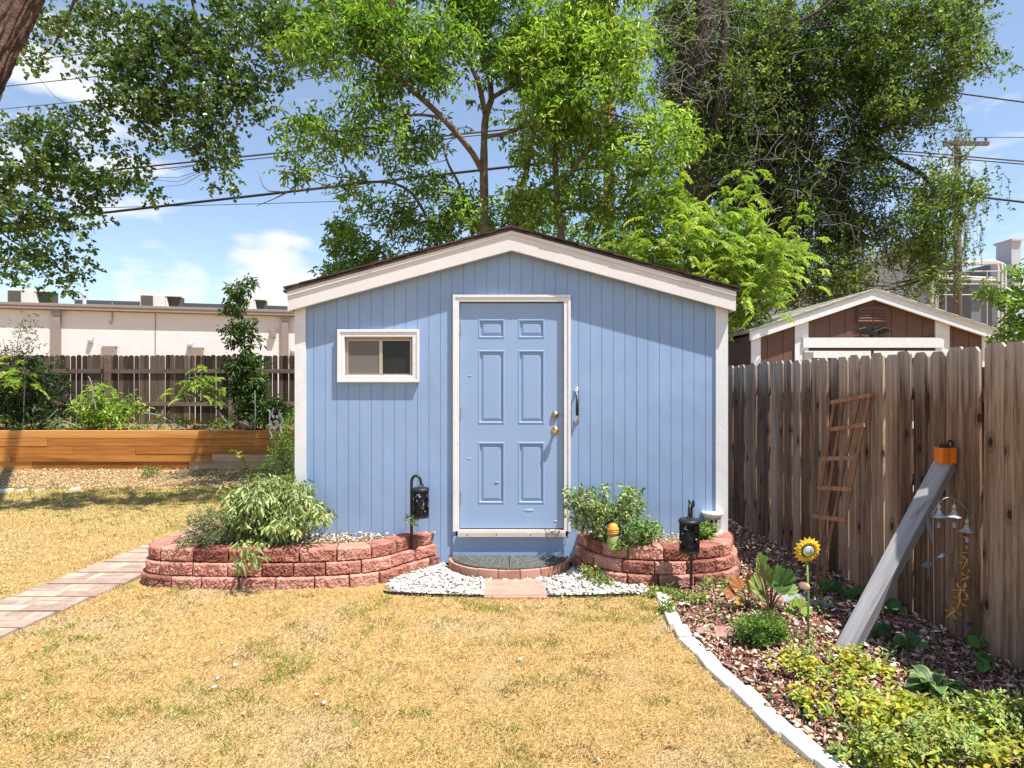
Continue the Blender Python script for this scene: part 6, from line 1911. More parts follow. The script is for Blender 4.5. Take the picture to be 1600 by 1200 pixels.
def at3(x, y, Y): return P(x, y, Y)
GR_SAGE = [(0.17, 0.21, 0.10), (0.12, 0.16, 0.07), (0.22, 0.26, 0.14), (0.09, 0.12, 0.05)]
GR_WILT = [(0.32, 0.40, 0.13), (0.23, 0.31, 0.09), (0.40, 0.47, 0.19), (0.48, 0.52, 0.27)]
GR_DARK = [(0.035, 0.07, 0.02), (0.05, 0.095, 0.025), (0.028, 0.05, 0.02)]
GR_YEL = [(0.42, 0.42, 0.05), (0.34, 0.38, 0.055), (0.50, 0.44, 0.07), (0.24, 0.30, 0.05)]
GR_ROSE = [(0.20, 0.27, 0.08), (0.26, 0.35, 0.11), (0.14, 0.20, 0.06), (0.36, 0.42, 0.17)]

# wilted shrub spilling over the left block wall
by = 5.25
bush('wilted_shrub', 'drooping pale green shrub spilling over the long block wall beside the shed corner', 'shrub', (P(425, 850, by).x, by, 0.27),
     [[(P(425, 850, by).x, by, .26), at3(405, 800, by), at3(385, 740, by + .1)], [(P(425, 850, by).x, by, .26), at3(440, 790, by), at3(450, 745, by + .1)], [(P(425, 850, by).x, by, .26), at3(395, 830, by - .1), at3(392, 862, by - .22)], [(P(425, 850, by).x, by, .26), at3(470, 810, by), at3(492, 805, by)]],
     [(418, 795, 52, 38, by + .05, 1.3), (398, 765, 42, 22, by + .12, 1.2), (440, 815, 46, 20, by + .02, 1.3), (378, 815, 28, 20, by, 1.1), (462, 800, 24, 24, by + .05, 1.1), (425, 760, 36, 16, by + .18, 1.1), (390, 868, 8, 12, by - .27, 2.0), (392, 852, 8, 6, by - .22, 1.6), (500, 795, 6, 12, by, 1.6), (465, 765, 16, 16, by + .1, 1.0)],
     by, 13, 6, 0.08, 0.070, 0.021, 'ash', GR_WILT, 0.9, 14, 0.26, 2.3, axdroop=0.7)
by = 5.15
bush('sage_bush', 'low grey-green fine-leaved bush at the rounded left end of the long block wall', 'shrub', (P(325, 860, by).x, by, 0.27),
     [[(P(325, 860, by).x, by, .26), at3(320, 840, by), at3(312, 815, by)], [(P(330, 860, by).x, by, .26), at3(345, 830, by), at3(350, 800, by)]],
     [(325, 830, 36, 24, by, 1.5), (345, 808, 28, 14, by, 1.2), (295, 848, 16, 12, by, 1.3), (310, 805, 14, 8, by, 1)], by, 9, 6, 0.05, 0.024, 0.012, 'simple', GR_SAGE, 0.0, 9, 0.2, 2.4, r0=.003)
# tall pale shoots behind it
by = 6.0
for k, (lab, pts) in enumerate((('arching pale shoot with paired leaves rising left of the shed corner', [(395, 800), (390, 750), (380, 720), (366, 705)]),
                                ('upright leafy shoot close beside the white shed corner board', [(440, 800), (442, 760), (444, 735), (442, 716)]))):
    o = thing('leafy_shoot', lab, 'plant', (P(pts[0][0], 800, by).x, by, 0.05), 'tall shoots behind the wilted shrub')
    pp = crom([(P(pts[0][0], 800, by).x, by, 0.05)] + [at3(x, y, by) for x, y in pts[1:]], 0.02)
    bm = BM(); tube(bm, pp, 0.004, 5); obj('stems', bm, M['brownstem'], o)
    n = len(pp); idx = RNG.integers(n // 4, n, 70 if k == 0 else 130)
    pos = np.array([pp[i] for i in idx]); ax = rdir(len(idx)) * np.array([1, .6, .5]) + np.array([0, 0, .3])
    if k == 1: pos = pos + RNG.normal(0, 0.03, pos.shape)
    V, Fa, kk = leaf_mesh(pos, ax, rdir(len(idx)) * .5 + np.array([0, 0, .6]), np.full(len(idx), .055 if k == 0 else .04), np.full(len(idx), .028 if k == 0 else .02), 'ash')
    cc = np.array(GR_YEL if k == 0 else GR_SAGE)[RNG.integers(0, 4, len(idx))] * RNG.normal(.8, .12, (len(idx), 1))
    np_obj('leaves', V, Fa, M['lowleaf'], o, np.repeat(cc, kk, 0).clip(0, 1))
# dark green mass in the shade by the corner
by = 8.6
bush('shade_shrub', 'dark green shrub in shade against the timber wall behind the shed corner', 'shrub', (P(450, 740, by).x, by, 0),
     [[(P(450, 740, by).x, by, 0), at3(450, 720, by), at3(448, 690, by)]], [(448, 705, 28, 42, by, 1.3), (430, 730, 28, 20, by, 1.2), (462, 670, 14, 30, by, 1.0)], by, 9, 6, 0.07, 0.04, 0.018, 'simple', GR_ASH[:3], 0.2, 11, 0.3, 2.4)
by = 10.9
bush('grass_tuft', 'small green tuft growing in wood chips before the timber wall', 'plant', (P(237, 745, by).x, by, 0), [], [(237, 737, 11, 8, by, 1.8)], by, 9, 5, 0.06, 0.05, 0.018, 'ash', GR_YEL[1:2] + GR_ROSE, 0.0, 6, 0.15, 2.2)

# rose-like shrubs in the right bed
by = 5.3
bs = P(935, 850, by)
bush('rose_shrub', 'leggy pale green shrub standing right of the blue door', 'shrub', (bs.x, by, .27),
     [[(P(915, 850, by).x, by, .25), at3(908, 815, by), at3(905, 785, by)], [(P(940, 850, by).x, by, .25), at3(938, 810, by), at3(935, 775, by)], [(P(970, 850, by).x, by, .25), at3(978, 810, by), at3(985, 775, by)]],
     [(905, 785, 20, 16, by, 1.3), (903, 810, 18, 12, by, .9), (937, 785, 14, 24, by, 1.2), (935, 820, 26, 18, by, 1.2), (985, 785, 18, 22, by, 1.4), (975, 808, 26, 16, by, 1.3), (960, 795, 16, 14, by, .9), (955, 835, 22, 10, by, 1.1), (890, 778, 8, 8, by, 1)],
     by, 8, 6, 0.045, 0.036, 0.021, 'ash', GR_ROSE, 0.1, 9, 0.16, 2.3, r0=.003)
by = 5.17
bs = P(1000, 855, by)
bush('low_bush', 'low fresh green bush behind the short block wall beside the figurine', 'shrub', (bs.x, by, .27), [[(bs.x, by, .25), at3(1000, 840, by), at3(1005, 822, by)]],
     [(990, 835, 28, 18, by, 1.6), (1018, 828, 18, 12, by, 1.3), (975, 850, 20, 7, by, 1.2), (1005, 850, 28, 7, by, 1.1)], by, 9, 6, 0.04, 0.034, 0.02, 'ash', GR_ROSE[:2] + [(.14, .27, .07), (.2, .33, .1)], 0.1, 9, 0.14, 2.4, r0=.003)
by = 5.4
bs = P(1102, 850, by)
bush('low_bush', 'small dark leafy plant between the front lantern and the white pedestal', 'plant', (bs.x, by, .27), [], [(1100, 832, 9, 16, by, 1.6), (1094, 845, 12, 6, by, 1.5)], by, 9, 5, 0.05, 0.045, 0.026, 'ash', GR_ASH[:2] + GR_YEL[3:], 0.1, 8, 0.1, 2.4)

# mulch bed plants
b = G(1190, 1003); by = b.y
bush('mound_plant', 'round dense green mound in the mulch bed beside the reddish flagstone', 'plant', b, [], [(1190, 986, 40, 22, by, 2.2), (1190, 1000, 36, 10, by, 1.4)], by, 10, 6, 0.035, 0.034, 0.009, 'simple', [(.12, .22, .04), (.17, .28, .05), (.08, .15, .03), (.22, .33, .07)], -0.35, 8, 0.17, 2.6)
# dolphin-leaved tall plant (lobed leaves on stalks)
def stalk_plant(name, lab, base, leaves, L, W, cols, kind='ash', group=None, cat='plant', stem='stem'):
    """big leaves on their own stalks: leaves = (px, py, dx, dz) tip direction in the picture plane"""
    o = thing(name, lab, cat, base, group)
    bm = BM(); pos, ax, nr, cc = [], [], [], []
    for x, y, dx, dz, s in leaves:
        p = P(x, y, base[1] + random.uniform(-.06, .06)); tube(bm, crom([Vector(base), Vector(base).lerp(p, .5) + Vector((0, 0, .03)), p], .03), 0.0045, 5)
        pos.append(p); ax.append((dx, random.uniform(-.5, .2), dz)); nr.append((random.gauss(0, .2), -.9, .7)); cc.append((np.array(random.choice(cols)) * random.uniform(.85, 1.15), s))
    obj('stems', bm, M[stem], o)
    # each leaf: a scalloped blade built of a fan with a wavy edge
    V, Fs, C = [], [], []
    for p, a, n_, (c, s) in zip(pos, ax, nr, cc):
        a = Vector(a).normalized(); n_ = Vector(n_); sd_ = a.cross(n_).normalized(); n_ = sd_.cross(a)
        m = 15; b0 = len(V); V.append(np.array(p)); C.append(c * .8)
        for k in range(m):
            t = k / (m - 1); ang = math.pi * (t - .5) * 1.25
            r = math.cos(ang * 0.8) ** .6
            u = (0.12 + 0.88 * (1 - (2 * t - 1) ** 2) ** .8) * L * s * (1 + (0.09 if k % 2 else -0.05)); w_ = math.sin(ang) * W * s
            V.append(np.array(p + a * u + sd_ * w_ + n_ * (0.06 * L * s * math.cos(k * 1.7) - .12 * u * u / L))); C.append(c * (1.15 if k % 2 else 1.0))
        for k in range(m - 1): Fs.append((b0, b0 + 1 + k, b0 + 2 + k))
    np_obj('leaves', np.array(V), np.array(Fs), M['lowleaf'], o, np.array(C).clip(0, 1))
    return o
b = G(1203, 962)
stalk_plant('lobed_plant', 'upright plant with big scalloped green leaves on red stalks before the trellis', b,
            [(1200, 935, -.8, .7, 1), (1190, 925, -.6, .9, 1.1), (1213, 925, .7, .9, 1.15), (1220, 915, .6, 1, 1.1), (1205, 915, .1, 1, 1.0), (1196, 905, -.3, 1, 1.0), (1226, 925, 1, .5, .8), (1188, 885, -.1, 1, .55), (1184, 895, -.4, .8, .5), (1192, 880, .3, 1, .5), (1187, 873, 0, 1, .4), (1210, 905, .4, 1, .9)],
            0.115, 0.05, [(.30, .40, .11), (.18, .28, .07), (.32, .38, .12), (.13, .24, .06)], stem='brownstem')
b = G(1168, 955)
stalk_plant('rust_leaved_plant', 'rust and yellow tinted leafy plant left of the scalloped plant', b,
            [(1160, 920, -.6, .6, 1), (1172, 912, .2, 1, .8), (1150, 928, -1, .3, .9), (1178, 930, .8, .4, .8), (1162, 940, -.7, .2, .7), (1170, 925, .3, .7, .8)], 0.10, 0.05, [(.42, .24, .05), (.34, .28, .07), (.40, .16, .06), (.26, .26, .06)], stem='brownstem')
b = G(1246, 968)
stalk_plant('leafy_seedling', 'small bright yellow-green leafy plant left of the sunflower stake', b,
            [(1246, 950, 0, 1, 1), (1240, 958, -.9, .4, 1), (1252, 958, .9, .4, 1), (1243, 952, -.5, .9, .9), (1249, 950, .4, 1, .9), (1244, 962, -.8, .1, .9), (1252, 962, 1, .1, .7)], 0.075, 0.028, [(.34, .42, .06), (.26, .36, .06)])
# hosta with cream edged leaves
b = G(1462, 1085); o = thing('hosta', 'dark green hosta with cream leaf edges in the shade of the right fence', 'plant', b)
V, Fs, C = [], [], []
for k in range(34):
    az = random.uniform(0, 6.283); el = random.uniform(.25, 1.1); ln = random.uniform(.10, .165); a = Vector((math.cos(az), math.sin(az), 0)); sd_ = Vector((-a.y, a.x, 0)); wd_ = ln * .24
    b0 = len(V); m = 7
    cg = np.array(random.choice([(.10, .19, .075), (.14, .25, .09), (.08, .16, .06)])); ce = np.array((.50, .50, .20))
    for i in range(m + 1):
        t = i / m; u = ln * (.25 + t); z = math.sin(el) * ln * t * 1.4 - .75 * ln * t * t + 0.03; hw = wd_ * (math.sin(math.pi * min(1, t * .97 + .02)) ** .7)
        for s_, dz, c in ((-1, .30, ce), (-.7, .2, cg), (0, 0, cg * .8), (.7, .2, cg), (1, .30, ce)):
            V.append(np.array(Vector(b) + a * u * math.cos(el * .6) + sd_ * hw * s_ + Vector((0, 0, z + hw * dz)))); C.append(c)
    for i in range(m):
        for j in range(4): q0 = b0 + i * 5 + j; Fs.append((q0, q0 + 1, q0 + 6, q0 + 5))
np_obj('leaves', np.array(V), np.array(Fs), M['lowleaf'], o, np.array(C).clip(0, 1))

# yellow-green ground cover along the bottom right: a carpet nobody could count
def patch(poly, dens, hfun):
    xs = [p_[0] for p_ in poly]; ys = [p_[1] for p_ in poly]
    area = (max(xs) - min(xs)) * (max(ys) - min(ys)); n = int(dens * area)
    x = RNG.uniform(min(xs), max(xs), n); y = RNG.uniform(min(ys), max(ys), n)
    m = in_poly(x, y, poly)
    x, y = x[m], y[m]
    keep = RNG.uniform(0, 1, len(x)) < hfun(x, y)
    return x[keep], y[keep]
g = lambda px, py: tuple(G(px, py)[:2])
GC = [g(1175, 1035), g(1230, 1040), g(1290, 1045), g(1330, 1030), g(1385, 1050), g(1400, 1085), g(1460, 1110), g(1600, 1120), (2.7, 2.4), (2.6, 1.4), (1.62, 1.4), g(1330, 1195), g(1275, 1140), g(1215, 1085)]
x, y = patch(GC, 950, lambda x, y: np.clip(vnoise(x, y, .16, 3) * 2.2 - .45, 0, 1))
hh = .02 + .11 * vnoise(x, y, .22, 5) * RNG.uniform(.3, 1, len(x))
cs = np.stack([x, y, hh], 1); ax = unit(rdir(len(x)) * .8 + np.array([0, 0, .8]))
v1 = sprigs(cs, ax, 6, .035, .036, .024, 'ash', GR_YEL, .05, .9, .2, .3, up=.8)
o = np_obj('ground_cover', *v1[:2], M['lowleaf'], None, v1[2]); tag(o, kind='stuff')
# sparse greens sprouting through the mulch
x, y = patch([(p_.x + .1, p_.y) for p_ in EDGE[::12]] + [(2.7, 1.5), (2.7, 4.2), (2.35, 6.2), (1.9, 5.0), (1.2, 4.8)], 300, lambda x, y: np.clip(vnoise(x, y, .3, 9) * 2.0 - .75, 0, 1) * .9)
cs = np.stack([x, y, RNG.uniform(.01, .04, len(x))], 1)
v1 = sprigs(cs, unit(rdir(len(x)) * .7 + np.array([0, 0, .7])), 5, .03, .032, .018, 'ash', GR_ROSE + GR_YEL[3:] + [(.09, .17, .04)], .0, .9, .2, .3, up=.7)
o = np_obj('ground_cover', *v1[:2], M['lowleaf'], None, v1[2]); tag(o, kind='stuff')
# leafy stonecrop bush at the bottom right corner
for k, (px, py, rx, ry, lab) in enumerate(((1535, 1105, 45, 24, 'pale green sedum clump nearest the hosta'), (1470, 1160, 85, 36, 'widest pale green sedum clump along the bottom edge of the bed'), (1572, 1120, 48, 36, 'pale green sedum clump at the right frame edge'), (1370, 1175, 70, 35, 'pale green sedum clump nearest the white edging bricks'))):
    b = G(px, py + ry * .75)
    bush('sedum_clump', lab, 'plant', b, [], [(px, py, rx, ry, b.y, 1.1)], b.y, 7, 8, .03, .030, .016, 'ash', [(.30, .38, .10), (.24, .33, .09), (.38, .43, .14), (.33, .36, .08)], -.3, 15, .16, 2.0, group='sedum clumps in the mulch bed', up=.8)
# broad low leaves in the shade along the fence
for k, (px, py, lab) in enumerate(((1372, 1000, 'low dark heart-leaved seedling right of the leaning post foot'), (1395, 960, 'low dark leafy plant behind the leaning post'), (1330, 940, 'small dark leafy plant left of the leaning post'), (1420, 1020, 'broad dark leaves left of the wire arch stake'), (1530, 1020, 'leafy sprout under the violet flower'), (1300, 930, 'tiny dark leafy plant at the trellis foot'), (1345, 905, 'low dark plant by the fence behind the leaning post'), (1540, 1050, 'round-leaved plant right of the hosta'))):
    b = G(px, py)
    sc_px = F / b.y
    stalk_plant('shade_plant', lab, b, [(px + random.uniform(-.1, .1) * sc_px * .8, py - random.uniform(.02, .08) * sc_px, random.uniform(-1, 1), random.uniform(-.1, .5), random.uniform(.6, 1.1)) for _ in range(10)], 0.06, 0.035, [(.09, .19, .05), (.06, .13, .04), (.13, .24, .06)], group='shade plants along the fence')
# ornamental grass blades by the fence
b = G(1340, 900)
o = thing('grass_clump', 'thin arching grass blades against the foot of the fence beside the trellis', 'grass', b)
bm = BM()
for k in range(16):
    a = random.uniform(0, 6.28); l = random.uniform(.2, .4); d_ = Vector((math.cos(a), math.sin(a) * .5, 0))
    tube(bm, crom([Vector(b) + d_ * .02, Vector(b) + d_ * l * .3 + Vector((0, 0, l * .8)), Vector(b) + d_ * l * .8 + Vector((0, 0, l * .7))], .04), [.003, .0025, .0012][:0] or .0022, 4)
obj('blades', bm, M['stem'], o)

# ------------------------------------------------------------------ rear bed plants
RY = 13.2
zb = .72
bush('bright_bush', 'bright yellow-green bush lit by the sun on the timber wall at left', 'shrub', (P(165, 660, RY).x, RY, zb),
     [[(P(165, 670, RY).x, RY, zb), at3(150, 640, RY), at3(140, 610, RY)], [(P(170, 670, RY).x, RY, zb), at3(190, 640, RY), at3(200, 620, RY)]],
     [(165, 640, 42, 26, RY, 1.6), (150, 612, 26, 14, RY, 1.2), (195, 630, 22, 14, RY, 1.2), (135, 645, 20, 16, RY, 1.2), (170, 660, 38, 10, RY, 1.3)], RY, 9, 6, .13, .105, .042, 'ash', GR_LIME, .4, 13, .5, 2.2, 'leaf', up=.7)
sap = thing('sapling', 'tall slender sapling with drooping leaf tiers rising above the rear fence', 'tree', (P(385, 660, RY).x, RY, zb))
bm = BM(); ss = limb(bm, [(P(388, 660, RY).x, RY, zb - .1), at3(386, 600, RY), at3(382, 540, RY), at3(376, 480, RY), at3(380, 440, RY)], [.03, .024, .018, .012, .006], 7); pass
cl = clump_points([(375, 455, 26, 10, RY, 1.4), (385, 445, 12, 8, RY, 1.2), (372, 480, 20, 10, RY, 1.4), (375, 510, 28, 12, RY, 1.6), (380, 538, 22, 10, RY, 1.3), (395, 555, 20, 12, RY, 1.4), (380, 575, 28, 16, RY, 1.6), (388, 605, 32, 18, RY, 1.7), (395, 630, 32, 16, RY, 1.5), (400, 650, 30, 14, RY, 1.4), (430, 640, 30, 20, RY, 1.0)], 2.2, 10, .35)
twigs_to(bm, ss, cl, .007, 1.0, 1); obj('trunk', bm, M['brownstem'], sap, smooth=True)
foliage('crown', sap, cl, 8, 6, .13, .115, .045, 'ash', [(.06, .12, .025), (.09, .16, .03), (.045, .085, .02)], .6)
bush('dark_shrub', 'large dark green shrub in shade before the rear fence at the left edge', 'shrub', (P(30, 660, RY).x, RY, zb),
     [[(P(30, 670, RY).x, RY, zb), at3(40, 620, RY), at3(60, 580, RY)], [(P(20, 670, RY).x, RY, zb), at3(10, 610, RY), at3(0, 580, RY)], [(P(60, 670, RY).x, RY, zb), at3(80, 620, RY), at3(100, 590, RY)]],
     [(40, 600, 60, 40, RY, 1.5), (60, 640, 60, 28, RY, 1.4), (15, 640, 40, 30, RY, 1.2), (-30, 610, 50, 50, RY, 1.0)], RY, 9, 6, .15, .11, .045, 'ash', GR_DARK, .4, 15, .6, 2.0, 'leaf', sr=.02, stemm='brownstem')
bush('airy_shrub', 'airy grey-leaved shrub silhouetted on the pale warehouse wall at the left edge', 'shrub', (P(25, 560, RY + .8).x, RY + .8, zb),
     [[(P(28, 640, RY + .8).x, RY + .8, zb), at3(25, 560, RY + .8), at3(35, 500, RY + .8)], [(P(28, 640, RY + .8).x, RY + .8, zb), at3(10, 560, RY + .8), at3(5, 530, RY + .8)], [(P(28, 640, RY + .8).x, RY + .8, zb), at3(60, 580, RY + .8), at3(80, 545, RY + .8)]],
     [(28, 520, 26, 30, RY + .8, .9), (20, 545, 36, 16, RY + .8, 1.2), (55, 560, 36, 10, RY + .8, 1), (48, 498, 10, 8, RY + .8, 1)], RY, 6, 6, .12, .055, .03, 'simple', [(.15, .17, .10), (.10, .12, .06)], .1, 11, .4, 2.0, 'leaf', sr=.012, stemm='brownstem')
for k, (lab, px, py, rx, ry, sp) in enumerate((('sunlit yellow-green spray of drooping leaflets hanging before the rear fence', 315, 603, 36, 13, [(380, 680), (350, 630), (315, 600)]), ('pale green drooping spray at the far left frame edge', 18, 592, 24, 11, [(28, 670), (30, 620), (20, 590)]))):
    o = thing('leaf_spray', lab, 'plant', (P(sp[0][0], 670, RY - .3).x, RY - .3, zb))
    bm = BM(); limb(bm, [(P(sp[0][0], 670, RY - .3).x, RY - .3, zb)] + [at3(x, y, RY - .3) for x, y in sp[1:]], [.012, .009, .005], 6); obj('stems', bm, M['brownstem'], o)
    frond_tree(o, [(at3(px + random.gauss(0, rx * .5), py + random.gauss(0, ry * .5), RY - .3 + random.gauss(0, .2)), 3) for _ in range(14)], None, 16, .11, .042, GR_LIME, .36)
# low greens and dead stalks along the rear bed
for k in range(13):
    px = [20, 85, 120, 215, 255, 285, 320, 350, 365, 410, 440, 455, 470][k]
    where = ['at the far left edge', 'left of the bright bush', 'just left of the bright bush', 'right of the bright bush', 'right of the bright bush, second', 'under the drooping lime spray at left', 'under the drooping lime spray', 'left of the birdhouse', 'just left of the birdhouse', 'right of the birdhouse', 'behind the white wire ornament', 'right of the white wire ornament', 'against the shed corner'][k]
    bush('low_weed', 'low leafy weeds on top of the timber wall ' + where, 'weeds', (P(px, 672, 12.6).x, 12.6, zb), [],
         [(px, 662 + random.uniform(-4, 4), 18, 10, 12.6 + random.uniform(-.1, .6), 1.2)], 12.6, 6, 5, .09, .07, .03, 'ash', GR_ASH[:2] + GR_ROSE[:1] + ([(.28, .22, .10)] if k % 3 == 1 else []), .2, 8, .35, 2.0, 'leaf', group='low weeds along the timber wall')
o = thing('dead_stalks', 'bare tan dead stalks leaning over the rear bed before the fence', 'dead stalks', (P(260, 672, 12.7).x, 12.7, zb))
for pts in ([(95, 655), (75, 665), (60, 680)], [(90, 640), (75, 655), (65, 672)], [(120, 665), (95, 658), (75, 672)], [(225, 645), (250, 650), (290, 672)], [(335, 635), (350, 655), (368, 678)], [(40, 580), (38, 620), (36, 672)], [(138, 588), (143, 600), (150, 640)], [(255, 640), (250, 660), (245, 674)], [(398, 610), (399, 640), (398, 672)]):
    bm = BM(); tube(bm, crom([at3(x, y, 12.7) for x, y in pts], .05), .011, 5); obj('stalk', bm, M['twig'], o)
# =================================================================== grass, gravel, mulch chips, litter (stuff)
M['grass'] = m_tint('grass blades', 0.8, 0.15, 0.3)
M['chip'] = m_tint('bark chips', 0.95, 0.1)
M['pebble'] = m_tint('white pebbles', 0.8, 0.3)

def lawn_points(n, x0, x1, y0, y1):
    x = RNG.uniform(x0, x1, n); y = RNG.uniform(y0, y1, n)
    edge_y = np.array([p_.y for p_ in EDGE])[::-1]; edge_x = np.array([p_.x for p_ in EDGE])[::-1]
    ok = (x < np.interp(y, edge_y, edge_x) - 0.055) | (y > 4.85)
    lx = np.array([p_.x for p_ in LBED]); 
    ok &= ~in_poly(x, y, PATHP)
    front = [(p_.x, p_.y) for p_ in LBED[::10]]
    lb = front + [(-0.6, 5.6), (-1.9, 8.7)]
    ok &= ~in_poly(x, y, lb)
    ok &= ~((x > -1.0) & (y > np.interp(x, [-1.3, -1.0, -0.3, 0.4, 1.0, 1.15], [4.9, 4.79, 4.735, 4.73, 4.77, 4.8])))
    ok &= ~((x > -1.32) & (x <= -1.0) & (y > 4.9))
    ok &= ~((x > -2.0) & (y > 5.0))
    dedge = RNG.normal(0, .06, n)
    ok &= ~in_poly(x, y + dedge, TANP)
    return x[ok], y[ok]

def grass(n, box_, h, w_):
    x, y = lawn_points(n, *box_)
    m = len(x)
    dry = vnoise(x, y, .45, 1) * .28 + vnoise(x, y, .11, 2) * .52 + vnoise(x, y, 1.7, 4) * .2
    greenp = np.clip((dry - .55) * 3.6, 0, 1)
    # greener turf towards the back left and along the bottom edge of the frame
    greenp = np.clip(greenp + .30 * np.clip((y - 6.0) / 3, 0, 1) * (x < -2) + .22 * np.clip((3.35 - y) / .8, 0, 1) * vnoise(x, y, .3, 6), 0, 1)
    keep = RNG.uniform(0, 1, m) < np.clip(.35 + vnoise(x, y, .09, 8) * 1.2, 0, 1)
    x, y, greenp = x[keep], y[keep], greenp[keep]; m = len(x)
    isg = RNG.uniform(0, 1, m) < greenp * (.36 + .3 * np.clip((y - 5.5) / 2, 0, 1))
    dryc = np.array([(.69, .485, .195), (.63, .43, .16), (.73, .54, .25), (.55, .365, .135), (.74, .57, .31)])
    pale = np.clip((vnoise(x, y, .38, 21) - .6) * 2, 0, .7)
    grc = np.array([(.26, .31, .05), (.33, .37, .07), (.18, .24, .04), (.42, .41, .10)])
    brown = RNG.uniform(0, 1, m) < .13 * np.clip(vnoise(x, y, .09, 31) * 4 - 1.8, 0, 2)
    c = np.where(isg[:, None], grc[RNG.integers(0, 4, m)], dryc[RNG.integers(0, 5, m)] * (1 - pale[:, None]) + pale[:, None] * np.array((.66, .52, .33))) * RNG.normal(1, .07, (m, 1)).clip(.7, 1.3)
    c[brown] = (.17, .105, .055)
    a = RNG.uniform(0, 2 * np.pi, m); lean = np.where(isg, RNG.uniform(.2, .9, m), np.where(RNG.uniform(0, 1, m) < .2, RNG.uniform(.4, 1.0, m), RNG.uniform(1.05, 1.5, m)))
    L = h * RNG.uniform(.5, 1.2, m) * np.where(isg, 1.35, .95)
    dx = np.cos(a) * np.sin(lean); dy = np.sin(a) * np.sin(lean); dz = np.cos(lean).clip(.06, 1)
    px_, py_ = -np.sin(a) * w_ / 2, np.cos(a) * w_ / 2
    z0 = RNG.uniform(0, .006, m)
    V = np.empty((m, 4, 3))
    V[:, 0] = np.stack([x - px_, y - py_, z0], 1); V[:, 1] = np.stack([x + px_, y + py_, z0], 1)
    V[:, 2] = np.stack([x + dx * L * .55 + px_ * .8, y + dy * L * .55 + py_ * .8, z0 + dz * L * .6], 1)
    V[:, 3] = np.stack([x + dx * L * 1.1, y + dy * L * 1.1, z0 + dz * L * .82], 1)
    Fa = (np.arange(m) * 4)[:, None, None] + np.array([(0, 1, 2), (0, 2, 3)])[None]
    return V.reshape(-1, 3), Fa.reshape(-1, 3), np.repeat(c, 4, 0).clip(0, 1)

parts = [grass(210000, (-3.4, 1.7, 1.9, 3.6), .030, .0024), grass(150000, (-4.2, 1.3, 3.6, 5.0), .032, .003), grass(50000, (-8, -3.2, 3.2, 5.8), .034, .004), grass(90000, (-9.5, -1.9, 5.6, 10.4), .042, .006)]
o = np_obj('lawn_grass', *join(parts)[:2], M['grass'], None, join(parts)[2]) if False else None
V, Fa, C = join(parts)
o = np_obj('lawn_grass', V, Fa, M['grass'], None, C); tag(o, kind='stuff')

def chips(name, x, y, z, L, W, cols, mat, tilt=.5, T=.004):
    m = len(x); a = RNG.uniform(0, 2 * np.pi, m); t1 = RNG.normal(0, tilt, m); t2 = RNG.normal(0, tilt, m)
    u = np.stack([np.cos(a) * np.cos(t1), np.sin(a) * np.cos(t1), np.sin(t1)], 1); v = np.stack([-np.sin(a) * np.cos(t2), np.cos(a) * np.cos(t2), np.sin(t2)], 1)
    c0 = np.stack([x, y, z], 1); L = (L * RNG.uniform(.4, 1.3, m))[:, None] / 2; W = (W * RNG.uniform(.5, 1.3, m))[:, None] / 2; nn = np.cross(u, v) * T
    Q = [c0 - u * L * .9 - v * W, c0 + u * L - v * W * .6, c0 + u * L * .85 + v * W, c0 - u * L + v * W * .8, c0 + nn]
    V = np.stack(Q, 1); Fa = (np.arange(m) * 5)[:, None, None] + np.array([(0, 1, 4), (1, 2, 4), (2, 3, 4), (3, 0, 4), (0, 2, 1), (0, 3, 2)])[None]
    cols = np.array(cols); c = cols[RNG.integers(0, len(cols), m)] * RNG.normal(1, .2, (m, 1)).clip(.5, 1.6)
    o = np_obj(name, V.reshape(-1, 3), Fa.reshape(-1, 3), mat, None, np.repeat(c, 5, 0).clip(0, 1)); tag(o, kind='stuff'); return o

x, y = patch(MULCHP, 2600, lambda x, y: np.where(y < 4.2, 1, .7))
chips('mulch_chips', x, y, RNG.uniform(.006, .03, len(x)), .05, .014, [(.36, .16, .11), (.44, .23, .165), (.25, .11, .08), (.55, .37, .28), (.20, .10, .08), (.68, .55, .44), (.42, .21, .15), (.50, .33, .24)], M['chip'])
x, y = patch(TANP, 900, lambda x, y: np.clip(vnoise(x, y, .3, 3) * 1.3, .3, 1))
chips('wood_chips', x, y, RNG.uniform(.005, .03, len(x)), .06, .018, [(.56, .38, .19), (.46, .30, .14), (.66, .50, .29), (.36, .22, .10), (.70, .57, .38)], M['chip'])
# dry leaf litter on the bed soil
for nm, curve, bk, dn, seed in (('leaf_litter', LBED, [(-0.62, 5.57), (-1.9, 5.57), (-1.9, 6.5)], 900, 2), ('leaf_litter', RBED, [(1.92, 5.9), (1.92, 5.57), (0.55, 5.57)], 900, 5)):
    pts = []
    for i in range(0, len(curve), 12):
        t_ = (curve[min(i + 1, len(curve) - 1)] - curve[max(i - 1, 0)]).normalized(); pts.append((curve[i].x - t_.y * .26, curve[i].y + t_.x * .26))
    x, y = patch(pts + bk, dn, lambda x, y: np.ones_like(x))
    chips(nm, x, y, .275 + RNG.uniform(0, .035, len(x)), .045, .016, [(.62, .50, .34), (.50, .38, .22), (.70, .62, .48), (.36, .25, .14), (.74, .70, .62)], M['chip'])
